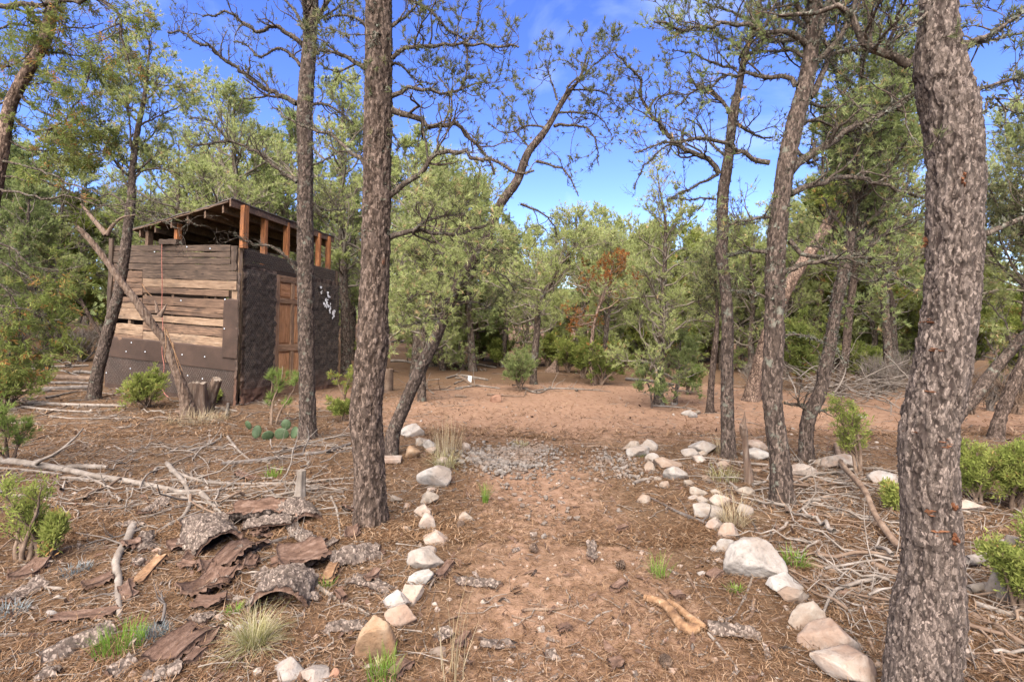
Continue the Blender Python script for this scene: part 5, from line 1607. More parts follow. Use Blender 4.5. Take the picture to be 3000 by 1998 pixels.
GL_, GR_ = 'stones edging the left side of the path', 'stones edging the right side of the path'
k = 500
for z, x0, x1, y0, y1, m, lab, g in [
    # left side of the path, far to near
    ('M', 228, 348, 165, 240, 'st_white', 'jagged white stone at the far end of the left path edging', GL_),
    ('M', 308, 402, 236, 290, 'st_cream', 'cream stone wedged just below the jagged white one in the left edging', GL_),
    ('M', 344, 418, 254, 308, 'st_white', 'knobbly white stone beside the dry tan grass', GL_),
    ('M', 366, 420, 292, 332, 'st_pink', 'small pinkish stone at the foot of the dry tan grass', GL_),
    ('M', 244, 330, 284, 362, 'st_tan', 'pointed white stone with an ochre face near the slanting pine', GL_),
    ('M', 408, 486, 349, 394, 'st_cream', 'pale stone half covered by matted dry grass', GL_),
    ('M', 318, 492, 389, 515, 'st_white', 'largest white boulder of the left edging, with rough grey cheeks', GL_),
    ('M', 332, 430, 530, 607, 'st_cream', 'angular cream stone just in front of the largest left boulder', GL_),
    ('M', 366, 412, 514, 546, 'st_pink', 'little pinkish stone squeezed against the largest left boulder', GL_),
    ('M', 159, 231, 553, 601, 'st_cream', 'small cream stone lying close to the tall brown pine trunk', None),
    ('M', 234, 279, 596, 631, 'st_pink', 'small pinkish stone between the tall brown trunk and the left edging', None),
    ('M', 298, 388, 604, 676, 'st_pink', 'smooth pink stone standing in the left edging, upper of a touching pair', GL_),
    ('M', 324, 415, 648, 748, 'st_pink', 'pink stone with a grey face, lower of a touching pair in the left edging', GL_),
    ('M', 238, 281, 720, 749, 'st_cream', 'tiny cream stone left of the path edging below the brown trunk', None),
    ('M', 346, 487, 754, 826, 'st_pink', 'rounded pinkish boulder with a ragged right end in the left edging', GL_),
    ('M', 318, 414, 828, 882, 'st_grey', 'grey wedge-shaped stone behind the broad smooth white one', GL_),
    ('M', 252, 450, 850, 970, 'st_white', 'broad smooth white stone shaped like a loaf in the left edging', GL_),
    ('M', 263, 400, 960, 1043, 'st_white', 'flat-topped white stone just below the loaf-shaped one', GL_),
    ('M', 228, 342, 1038, 1150, 'st_pink', 'knobbly pinkish cream stone above the flat grey slab', GL_),
    ('M', 128, 292, 1108, 1170, 'st_grey', 'flat grey slab lying behind a rough pink block', GL_),
    ('M', 138, 305, 1146, 1272, 'st_pink', 'rough pink block in front of the flat grey slab', GL_),
    ('M', -12, 188, 1216, 1450, 'st_tan', 'big tan stone with orange stains nearest in the left edging', GL_),
    ('M', 547, 632, 642, 695, 'st_cream', 'lone cream stone on the left part of the open path', None),
    ('M', 562, 606, 264, 311, 'st_pink', 'pink upright stone at the edge of the gravel patch', None),
    ('M', 714, 774, 8, 52, 'st_brown', 'brown block of stone at the far edge of the clearing', None),
    ('M', 655, 690, 1118, 1146, 'st_pink', 'pebble-sized pink stone on the path below the bark chips', None),
    ('M', 398, 430, 1130, 1158, 'st_pink', 'upper of two tiny pink stones right of the knobbly cream stone', None),
    ('M', 412, 442, 1158, 1188, 'st_grey', 'lower of two tiny stones, the grey one, beside the rough pink block', None),
    ('M', 376, 470, 1385, 1440, 'st_dark', 'small dark grey stone at the bottom left of the path', None),
    ('L', 1472, 1660, 1292, 1420, 'st_grey', 'big grey fractured rock at the bottom edge, left and larger of two', None),
    ('L', 1640, 1806, 1322, 1430, 'st_grey', 'big grey rock at the bottom edge, right and lower of two', None),
    ('L', 1284, 1338, 1088, 1136, 'st_white', 'small white stone above the pale grass tuft', None),
    ('L', 1792, 1862, 1340, 1402, 'st_brown', 'small brown stone right of the big grey rock', None),
    ('L', 240, 300, 1010, 1050, 'st_grey', 'small grey stone near the pale split stick', None),
    # right side of the path, far to near
    ('R', 140, 242, 262, 320, 'st_cream', 'rounded cream stone at the far left end of the right edging', GR_),
    ('R', 248, 332, 248, 316, 'st_white', 'upright white stone next to the rounded cream one, right edging', GR_),
    ('R', 168, 292, 308, 352, 'st_white', 'long low white stone in front of the upright white one', GR_),
    ('R', 270, 348, 328, 378, 'st_white', 'white stone continuing the long low one to the right', GR_),
    ('R', 260, 322, 368, 426, 'st_cream', 'small upright cream stone left of the hollowed one', GR_),
    ('R', 322, 462, 350, 416, 'st_cream', 'hollowed cream stone behind the blocky white one', GR_),
    ('R', 376, 508, 392, 476, 'st_white', 'blocky white stone with a cracked face, right edging', GR_),
    ('R', 342, 402, 480, 516, 'st_cream', 'small egg-shaped cream stone below the blocky white stone', GR_),
    ('R', 474, 534, 468, 510, 'st_cream', 'small round cream stone right of the egg-shaped one', GR_),
    ('R', 512, 602, 513, 562, 'st_cream', 'domed cream stone with two flat pebbles at its foot', GR_),
    ('R', 498, 552, 556, 584, 'st_white', 'left one of two flat white pebbles below the domed cream stone', GR_),
    ('R', 546, 610, 556, 598, 'st_white', 'right one of two flat white pebbles below the domed cream stone', GR_),
    ('R', 624, 686, 522, 554, 'st_cream', 'small cream stone leaning on a larger pink one, right edging', GR_),
    ('R', 622, 730, 546, 626, 'st_pink', 'pink and cream stone behind the square-topped white block', GR_),
    ('R', 543, 710, 596, 688, 'st_white', 'square-topped white block under the long dark stick', GR_),
    ('R', 606, 700, 676, 752, 'st_pink', 'pink stone with fallen grass, left half of a pair below the square block', GR_),
    ('R', 672, 778, 700, 795, 'st_pink', 'pink stone touching the upper side of the largest white boulder', GR_),
    ('R', 770, 853, 600, 666, 'st_white', 'small white stone standing alone right of the edging', None),
    ('R', 768, 862, 510, 560, 'st_cream', 'flattish cream stone left of the dark lichened pine', None),
    ('R', 730, 1046, 778, 1018, 'st_white', 'largest white boulder of all, with a pink lower half, right edging', GR_),
    ('R', 662, 750, 784, 862, 'st_white', 'white stone tucked against the left of the largest boulder', GR_),
    ('R', 622, 678, 826, 864, 'st_white', 'small white pebble left of the largest boulder', GR_),
    ('R', 955, 1148, 1004, 1098, 'st_white', 'smooth white stone at the foot of the largest boulder', GR_),
    ('R', 1018, 1168, 1072, 1154, 'st_cream', 'cream stone under the smooth white one, right edging', GR_),
    ('R', 1068, 1256, 1128, 1296, 'st_cream', 'hollow-faced cream stone in the near part of the right edging', GR_),
    ('R', 1162, 1444, 1226, 1436, 'st_pink', 'broad pink slab-like boulder near the thick grey trunk', GR_),
    ('R', 1250, 1546, 1406, 1600, 'st_pink', 'nearest pink boulder touching the foot of the thick grey trunk', GR_),
    ('R', 220, 290, 550, 600, 'st_cream', 'single cream stone on the path at the tip of the dark stick', None),
    ('R', 470, 558, 298, 346, 'st_white', 'white stone at the left of the cluster by the thin spiky pine', None),
    ('R', 522, 674, 266, 334, 'st_white', 'long white stone touching the thin spiky pine trunk', None),
    ('R', 528, 594, 338, 378, 'st_pink', 'salmon pink stone in front of the white cluster', None),
    ('R', 550, 600, 316, 344, 'st_cream', 'cream pebble between the salmon stone and the long white one', None),
    ('R', 660, 730, 366, 408, 'st_cream', 'cream stone at the foot of the thin spiky pine', None),
    ('R', 815, 925, 256, 310, 'st_pink', 'pink upper stone of two stacked behind the dark lichened pine', None),
    ('R', 810, 936, 302, 368, 'st_white', 'white lower stone of two stacked behind the dark lichened pine', None),
    ('R', 1183, 1258, 358, 394, 'st_cream', 'flat cream stone right of the crooked lichened pine', None),
    ('R', 1254, 1424, 330, 412, 'st_pink', 'slanting pink and white slab at the edge of the clearing', None),
    ('R', 1056, 1210, 383, 462, 'st_pink', 'square pink block in front of the crooked lichened pine', None),
    ('R', 1506, 1632, 420, 498, 'st_grey', 'pale grey stone partly behind the thick grey trunk', None),
    ('R', 1985, 2120, 606, 656, 'st_pink', 'flat pink stone under the green junipers on the right', None),
    ('R', 462, 520, 92, 126, 'st_white', 'white stone, left of a little heap at the far side of the clearing', None),
    ('R', 500, 545, 98, 136, 'st_white', 'white stone, middle of a little heap at the far side of the clearing', None),
    ('R', 532, 566, 94, 120, 'st_cream', 'cream stone, right of a little heap at the far side of the clearing', None),
    ('R', 310, 356, 455, 478, 'st_cream', 'flat cream pebble above the egg-shaped stone', None),
    ('R', 570, 612, 446, 476, 'st_cream', 'little cream stone below the shoulder of the blocky white stone', None),
    ('R', 1060, 1104, 1204, 1238, 'st_white', 'tiny white pebble left of the hollow-faced stone', None),
    ('R', 548, 600, 960, 996, 'st_grey', 'small blue-grey stone on the needles above the orange wood', None),
    ('R', 1138, 1188, 648, 682, 'st_brown', 'round brown stone among the twigs by the dark lichened pine', None),
    ('R', 1030, 1062, 1262, 1288, 'st_cream', 'tiny cream stone left of the broad pink boulder', None),
    ('E', 1164, 1240, 1152, 1206, 'st_brown', 'dark red-brown rock by the heap of grey branches', None),
    ('E', 1206, 1256, 1200, 1226, 'st_white', 'white stone in front of the red-brown rock', None),
    ('E', 130, 172, 1140, 1150, 'st_white', 'white flat stone by the cone-shaped pine', None),
]:
    stone(z, x0, x1, y0, y1, m, lab, k if 'of all' not in lab else 1740, g, cuts=14 if 'of all' not in lab else 8)
    k += 1

# loose pebbles nobody would count
rs = rng_(91)
g = Geo()
V1, T1 = ICO[1]
n = 0
while n < 900:
    Y = 1.9 + 8.0 * rs.random() ** 1.6
    X = rs.uniform(-0.95, 0.95) * Y
    r = 0.006 + 0.016 * rs.random() ** 3
    v = V1 * (1 + 0.35 * rs.normal(size=(len(V1), 1)).clip(-1, 1)) * r * np.array([1.2, 1, 0.7])
    a = rs.random() * 6.28
    v = v @ np.array([[math.cos(a), math.sin(a), 0], [-math.sin(a), math.cos(a), 0], [0, 0, 1]])
    g.add(v + [X, Y, tz1(X, Y) + r * 0.35], t=T1)
    n += 1
tag(link('pebbles', g.mesh('pebbles', [MAT['st_pink']], smooth=False)), 'scattered little pinkish pebbles on the soil and litter', 'pebbles', kind='stuff')

# the patches of dark gravel
def gravel(n, seed, areas, label):
    rs = rng_(seed)
    g = Geo()
    for _ in range(n):
        (cx, cy, sx, sy) = areas[int(rs.integers(len(areas)))]
        px, py = cx + rs.normal() * sx, cy + rs.normal() * sy
        b = G3(px, py)
        r = 0.006 + 0.017 * rs.random() ** 2.2
        v = V1 * (1 + 0.40 * rs.normal(size=(len(V1), 1)).clip(-1, 1)) * r * np.array([1.25, 1, 0.75])
        a = rs.random() * 6.28
        v = v @ np.array([[math.cos(a), math.sin(a), 0], [-math.sin(a), math.cos(a), 0], [0, 0, 1]])
        g.add(v + b + [0, 0, r * 0.45 + 0.012 * rs.random()], t=T1)
    tag(link('gravel', g.mesh('gravel', [MAT['st_dark']], smooth=False)), label, 'gravel', kind='stuff')
gravel(1900, 92, [(1470, 1335, 70, 17), (1530, 1345, 55, 16), (1420, 1345, 40, 14), (1500, 1365, 70, 18), (1560, 1320, 45, 9)], 'patch of dark grey gravel across the path at the entrance to the clearing')
gravel(380, 93, [(1790, 1345, 40, 14), (1770, 1370, 55, 20), (1850, 1380, 40, 20)], 'thin patch of dark grey gravel beside the right stone edging')
gravel(110, 94, [(1560, 1390, 110, 22), (1530, 1440, 110, 40), (1600, 1470, 90, 40)], 'stray dark gravel stones down the path')

# ------------------------------------------------------------------ slabs of fallen bark
MAT['bk_out'] = bark_mat('fallen_bark_outside', (0.083, 0.063, 0.049), (0.043, 0.030, 0.024), (0.221, 0.111, 0.068), 0.68, lichen=0.0, scale=1.2)
MAT['bk_in'] = plain_mat('fallen_bark_inside', ((0.048, 0.025, 0.015), (0.098, 0.056, 0.037), (0.175, 0.115, 0.084)), 16.0, (1, 2.5, 2.5), 1.0, rand=0.35)
def bark_piece(z, a, b, w, label, seed, arc=140, up='out', lift=0.0, tilt=0.0, roll=0.0, thick=0.024, ragged=0.26, tan=False):
    """a curved slab: a and b are the ends of its axis in the photograph, w its width there"""
    (xa, ya), (xb, yb) = cv(z, *a), cv(z, *b)
    A, B = G3(xa, ya), G3(xb, yb)
    d = (A[1] + B[1]) / 2
    W = w / ZM[z][2] / F * d
    L = max(np.linalg.norm(B - A), 0.05)
    th = math.radians(arc)
    r = W / (2 * math.sin(min(th, math.pi) / 2))
    rs = rng_(seed)
    nu, nv = max(int(L / 0.012), 12), max(int(r * th / 0.011), 10)
    U, S = np.meshgrid(np.linspace(-0.5, 0.5, nu), np.linspace(-0.5, 0.5, nv))
    U, S = U.ravel(), S.ravel()
    en = lambda q, s: fbm(np.stack([q * 5 + seed, np.full(len(q), s), np.zeros(len(q))], 1), 4, seed, 0.6) - 0.5
    Ul = U * (1 + np.abs(U) * 2 * ragged * 2 * en(S, 1.0)) + 0.03 * en(S * 2, 7.0)
    Sl = S * (1 + np.abs(S) * 2 * ragged * 1.8 * en(U * L * 3, 3.0))
    ang = Sl * th
    rr = r * (1 + 0.14 * (U) * rs.normal() + 0.10 * (fbm(np.stack([U * L * 5, S * 2, np.full(len(U), seed * 1.0)], 1), 3, seed) - 0.5))
    x = Ul * L
    bend = 0.06 * L * rs.normal() * (U ** 2) * 4
    def surf(rad):
        return np.stack([x, np.sin(ang) * rad, np.cos(ang) * rad - r * math.cos(th / 2) + bend], 1)
    inner = surf(rr)
    q = np.stack([x, np.sin(ang) * r, np.cos(ang) * r], 1) * np.array([1 / 1.9, 1, 1]) / 0.019
    q = q + 0.9 * np.stack([vnoise(q * 0.9, seed + m) for m in (1, 2, 3)], 1)
    f1, f2, cid = worley(q, seed)
    fis = sstep(0.03, 0.28, f2 - f1)
    o_ = surf(rr + thick * (0.45 + 0.75 * fis * (0.6 + 0.6 * cid)))
    inner = inner + 0.004 * (fbm(inner * 60, 3, seed) - 0.5)[:, None]
    n = len(inner)
    gi = np.arange(n).reshape(nv, nu)
    qq = np.stack([gi[:-1, :-1], gi[:-1, 1:], gi[1:, 1:], gi[1:, :-1]], -1).reshape(-1, 4)
    rim = np.concatenate([gi[0, :], gi[1:, -1], gi[-1, -2::-1], gi[-2:0:-1, 0]])
    r2 = np.roll(rim, -1)
    Q = np.concatenate([qq[:, ::-1] + n, qq, np.stack([rim, r2, r2 + n, rim + n], 1)])
    mi = np.concatenate([np.zeros(len(qq)), np.ones(len(qq)), np.ones(len(rim))])
    V = np.concatenate([inner, o_])
    if up == 'in':
        V = V * np.array([1, 1, -1])
        Q = Q[:, ::-1]
    V[:, 2] -= np.percentile(V[:, 2], 6)
    me = mesh_from('bark_slab', V, Q, attrs={'fis': np.concatenate([np.ones(n), fis]), 'cellr': np.concatenate([np.full(n, .5), cid])}, mats=[MAT['bk_out'], MAT['orange_wood'] if tan else MAT['bk_in']], mat_idx=mi)
    o = link('bark_slab', me)
    yaw = math.atan2(B[1] - A[1], B[0] - A[0])
    slope = math.atan2(B[2] - A[2], max(np.linalg.norm((B - A)[:2]), 1e-3))
    c = (A + B) / 2
    o.location = (c[0], c[1], tz1(c[0], c[1]) + lift)
    o.rotation_euler = (Matrix.Rotation(yaw, 3, 'Z') @ Matrix.Rotation(-slope - tilt, 3, 'Y') @ Matrix.Rotation(roll, 3, 'X')).to_euler()
    return tag(o, label, 'bark', 'slabs of bark fallen from a pine')
BK = [
    ((1525, 1025), (1600, 880), 285, 'arched grey bark slab like a small tunnel, its open end towards the path', 165, 'out', 0.0),
    ((1215, 690), (1120, 625), 240, 'arched bark slab with a dark hollow in the upper left of the bark heap', 160, 'out', 0.02),
    ((1000, 590), (1275, 545), 125, 'log-like rounded bark slab at the top left of the bark heap', 150, 'out', 0.02),
    ((1280, 530), (1560, 500), 190, 'hollow reddish bark slab lying like a boat at the back of the heap', 130, 'in', 0.01),
    ((1600, 450), (1680, 540), 175, 'grey bark slab humped up at the back right of the heap', 130, 'out', 0.01),
    ((1345, 590), (1610, 560), 110, 'flat grey bark slab in the middle of the heap', 70, 'out', 0.05),
    ((925, 690), (1080, 650), 115, 'red hollow bark slab at the left tip of the heap', 90, 'in', 0.0),
    ((1050, 960), (1240, 830), 170, 'long red bark slab, lower half, running down to the left of the heap', 80, 'in', 0.0),
    ((1220, 790), (1420, 665), 120, 'long red bark slab, upper half, with a grey rim', 95, 'in', 0.02),
    ((1560, 800), (1800, 740), 230, 'dark red bark slab tilted open behind the arched tunnel slab', 95, 'in', 0.03),
    ((1805, 770), (2090, 705), 130, 'grey humped bark slab at the right end of the heap', 130, 'out', 0.01),
    ((2010, 740), (2110, 705), 75, 'small reddish bark slab under the right end of the heap', 60, 'in', 0.0),
    ((745, 880), (890, 745), 62, 'flat tan bark slab shaped like a paddle, left of the heap', 40, 'in', 0.0),
    ((1075, 1000), (1235, 990), 75, 'short curled bark slab in front of the long red one', 110, 'in', 0.01),
    ((870, 1320), (1160, 1100), 185, 'big flat reddish bark slab in front of the pale grass', 45, 'in', 0.0),
    ((1120, 1240), (1185, 1140), 70, 'narrow reddish bark slab along the right of the big flat one', 50, 'in', 0.0),
    ((290, 1085), (640, 1040), 62, 'long thin reddish bark slab crossing under the pale split stick', 70, 'in', 0.0),
    ((215, 1310), (630, 1130), 95, 'long grey half-pipe of bark left of the green grass tuft', 150, 'out', 0.0),
    ((600, 1395), (740, 1310), 100, 'grey bark slab below the green grass tuft', 90, 'out', 0.0),
    ((790, 1409), (1000, 1350), 90, 'grey bark slab cut by the bottom edge, left of the grey rock', 80, 'out', 0.0),
    ((105, 850), (235, 760), 100, 'pink bark slab beside the left juniper sapling', 45, 'in', 0.0),
    ((20, 985), (225, 880), 90, 'grey bark slab at the left edge below the pink one', 90, 'out', 0.0),
    ((1035, 1330), (1110, 1250), 60, 'small reddish bark slab below the big flat one', 50, 'in', 0.0),
    ((1790, 1130), (2035, 1120), 62, 'grey bark slab pointing at the tan stone', 80, 'out', 0.0),
    ((1940, 850), (2160, 920), 75, 'cracked grey bark slab left of the flat grey stone', 60, 'out', 0.0),
    ((2025, 890), (2085, 845), 46, 'small pink bark slab on top of the cracked grey one', 40, 'in', 0.03),
    ((455, 900), (620, 850), 75, 'brown crumbling bark slab left of the paddle-shaped one', 60, 'in', 0.0),
    ((640, 550), (790, 560), 45, 'dark bark slab on the needles left of the heap, near one', 60, 'out', 0.0),
    ((790, 500), (905, 425), 70, 'dark bark slab on the needles left of the heap, far one', 60, 'out', 0.0),
    ((1040, 1090), (1185, 1050), 60, 'dark bark slab between the curled one and the big flat one', 80, 'out', 0.0),
    ((1400, 870), (1480, 810), 60, 'grey bark slab on the left side of the tunnel slab', 80, 'out', 0.0),
    ((2160, 1400), (2260, 1310), 75, 'reddish bark slab at the bottom edge right of the fresh grass', 50, 'in', 0.0),
    ((200, 1400), (330, 1375), 60, 'grey bark slab in the bottom left corner', 70, 'out', 0.0),
    ((1800, 880), (1845, 790), 55, 'thin red bark slab standing between tunnel slab and right end of heap', 60, 'in', 0.02),
]
for i, (a, b, w, lab, arc, up, lift) in enumerate(BK):
    bark_piece('L', a, b, w, lab, 700 + i, arc, up, lift, tan='tan' in lab)
for i, (z, a, b, w, lab, arc, up) in enumerate([
    ('M', (520, 1030), (770, 1060), 50, 'long dark bark slab on the near left of the path', 70, 'out'),
    ('M', (660, 1375), (850, 1380), 34, 'narrow dark bark slab low on the path', 80, 'out'),
    ('M', (435, 1010), (500, 935), 50, 'pinkish bark slab beside the flat-topped white stone', 45, 'in'),
    ('M', (1265, 930), (1265, 830), 40, 'upright bark slab on the right half of the path', 60, 'out'),
    ('M', (1385, 1080), (1440, 1045), 45, 'pink bark slab near the tip of the orange wood', 45, 'in'),
    ('M', (1080, 1300), (1150, 1285), 36, 'small brown bark slab below the curved stick on the path', 50, 'in'),
    ('M', (1005, 1440), (1070, 1430), 36, 'rounded brown bark slab low in the middle of the path', 100, 'out'),
    ('M', (420, 1350), (500, 1310), 50, 'brown bark slab in the litter right of the tan stone', 60, 'out'),
    ('M', (530, 1390), (590, 1330), 40, 'thin brown bark slab standing in the litter at the path edge', 60, 'in'),
    ('M', (1360, 1490), (1430, 1470), 36, 'dark curled bark slab near the bottom edge of the path', 100, 'in'),
    ('R', (600, 1290), (885, 1325), 66, 'charred grey bark slab lying behind the orange wood', 110, 'out'),
    ('R', (610, 1010), (665, 985), 60, 'round reddish bark slab left of the largest boulder', 40, 'in'),
    ('R', (405, 1120), (465, 1105), 50, 'pink bark slab above the orange wood', 45, 'in'),
    ('R', (105, 755), (165, 740), 34, 'thin reddish bark slab on the path right of its middle', 40, 'in'),
    ('Q', (640, 1450), (700, 1420), 40, 'brown bark slab among the litter right of the thick trunk', 60, 'out'),
]):
    bark_piece(z, a, b, w, lab, 760 + i, arc, up)

LAND = [(x, y, w) for x, y, w in [(60, 1290, 'the bright young pine at the left edge'), (300, 1385, 'the longest pale log'), (560, 1440, 'the snaking grey branch'), (900, 1400, 'the grey split post'), (690, 1290, 'the pale stick slanting up'),
        (890, 1290, 'the slim trunk and the cactus'), (1080, 1540, 'the tall brown trunk'), (560, 1220, 'the sawn stump'), (430, 1190, 'the sprawling juniper'), (272, 1180, 'the leaning pine'), (700, 1200, 'the shed corner'),
        (1140, 1340, 'the slanting trunk'), (2290, 1480, 'the dark lichened pine'), (2137, 1345, 'the thin spiky-branched pine'), (2364, 1360, 'the crooked lichened pine'), (2230, 1690, 'the largest white boulder'),
        (2060, 1520, 'the square-topped white block'), (2400, 1760, 'the tan log'), (2500, 1500, 'the reddish dead pole'), (2560, 1640, 'the left of the thick trunk'), (2380, 1900, 'the broad pink boulder'), (2860, 1500, 'the dense right-hand junipers'),
        (2880, 1680, 'the weathered root slab'), (2900, 1850, 'the split brown log'), (2900, 1980, 'the bottom right corner'), (1230, 1090, 'the brown sawn block'), (1371, 1120, 'the small white board'), (1527, 1140, 'the clearing bush'),
        (1440, 1170, 'the brown block of stone'), (1741, 1130, 'the rusty juniper'), (1660, 1110, 'the yellow-green bushes'), (60, 1060, 'the far end of the laid logs'), (200, 1110, 'the thickest dark log'), (60, 1180, 'the dark bush at the left edge'),
        (200, 1200, 'the thin pale pole'), (2250, 1600, 'the fallen dry grass'), (2420, 1560, 'the arched grey branch'), (720, 1620, 'the back of the bark heap'), (850, 1720, 'the arched tunnel slab'), (520, 1620, 'the left of the bark heap'), (650, 1780, 'the long red slab'), (1000, 1640, 'the right end of the bark heap')]]
def near_land(P):
    x, y = CX + F * P[0] / P[1], HY + F * (CAM_H - P[2]) / P[1]
    return min(LAND, key=lambda q: (q[0] - x) ** 2 + 2.0 * (q[1] - y) ** 2)[2]
rs = rng_(790)
for i in range(34):
    cx0, cy0 = 1430 + rs.normal() * 330, 720 + rs.normal() * 170
    an, ll = rs.uniform(0, 6.28), rs.uniform(50, 130)
    dx_, dy_ = math.cos(an) * ll / 2, math.sin(an) * ll / 2 * 0.6
    wd_, ar_ = rs.uniform(30, 75), rs.uniform(40, 120)
    up_ = 'in' if rs.random() < 0.5 else 'out'
    o = bark_piece('L', (cx0 - dx_, cy0 - dy_), (cx0 + dx_, cy0 + dy_), wd_, '', 800 + i, ar_, up_, rs.uniform(0, 0.02), rs.normal() * 0.15, rs.normal() * 0.3)
    o['label'] = ('small grey ' if up_ == 'out' else 'small reddish ') + 'bark fragment near ' + near_land(np.array(o.location))
    o['group'] = 'bark fragments round the heap'
    o.name = 'bark_fragment'

# ------------------------------------------------------------------ branches, sticks and logs traced from the photograph
def stick(z, pts, w0, w1, mat, label, seed, name='stick', group=None, lift=0.0, sub=0, sides=8, knob=0.05, rise=None, cat='stick'):
    S = [cv(z, x, y) for x, y in pts]
    W = np.array([G3(x, y) for x, y in S])
    sc = ZM[z][2]
    d = W[:, 1].mean()
    t = np.linspace(0, 1, len(W))
    rad = (w0 + (w1 - w0) * t) / sc * 0.5 / F * W[:, 1]
    W[:, 2] += rad * 0.85 + lift
    if rise is not None:
        W[:, 2] += np.interp(t, np.linspace(0, 1, len(rise)), rise)
    L = np.linalg.norm(np.diff(W, axis=0), axis=1).sum()
    K = int(np.clip(L / 0.035, 10, 60))
    c = catmull(np.column_stack([W, rad]), K)
    P, R = c[:, :3], c[:, 3].copy()
    R *= 1 + knob * 2.2 * (fbm(np.stack([np.arange(K) * 0.45, np.full(K, seed * 1.0), np.zeros(K)], 1), 3, seed) - 0.5) * 2
    R[0] *= 0.75
    R[-1] *= 0.55
    V, Q = tubes(P[None], R[None], sides)
    ctr = np.repeat(P, sides, 0)
    nv = V - ctr
    V = ctr + nv * (1 + 0.22 * (fbm(V * np.array([45, 45, 45.0]), 3, seed) - 0.5))[:, None]
    g = Geo()
    caps = np.array([[(i + 0), (i + 1) % sides, sides * K] for i in range(sides)])
    VV = np.vstack([V, P[:1], P[-1:]])
    end = [(sides * (K - 1) + (i + 1) % sides, sides * (K - 1) + i, sides * K + 1) for i in range(sides)]
    g.add(VV, Q, np.vstack([caps, end]), fis=0.8, cellr=0.5)
    if sub:
        rs = rng_(seed)
        A, RA_ = spawn(P[None], R[None], sub, rs, L * 0.30, (0.5, 1.1), 0.15, 0.22, 6, 0.2, 0.55, flat=0.6, rmin=0.003)
        zz = tz(A[:, :, 0], A[:, :, 1])
        A[:, :, 2] = np.maximum(A[:, :, 2], zz + 0.006)
        wood(g, A, RA_, 5)
    b = W[0].copy()
    return tag(link(name, g.mesh(name, [MAT[mat]], origin=b), None, b), label, cat, group)
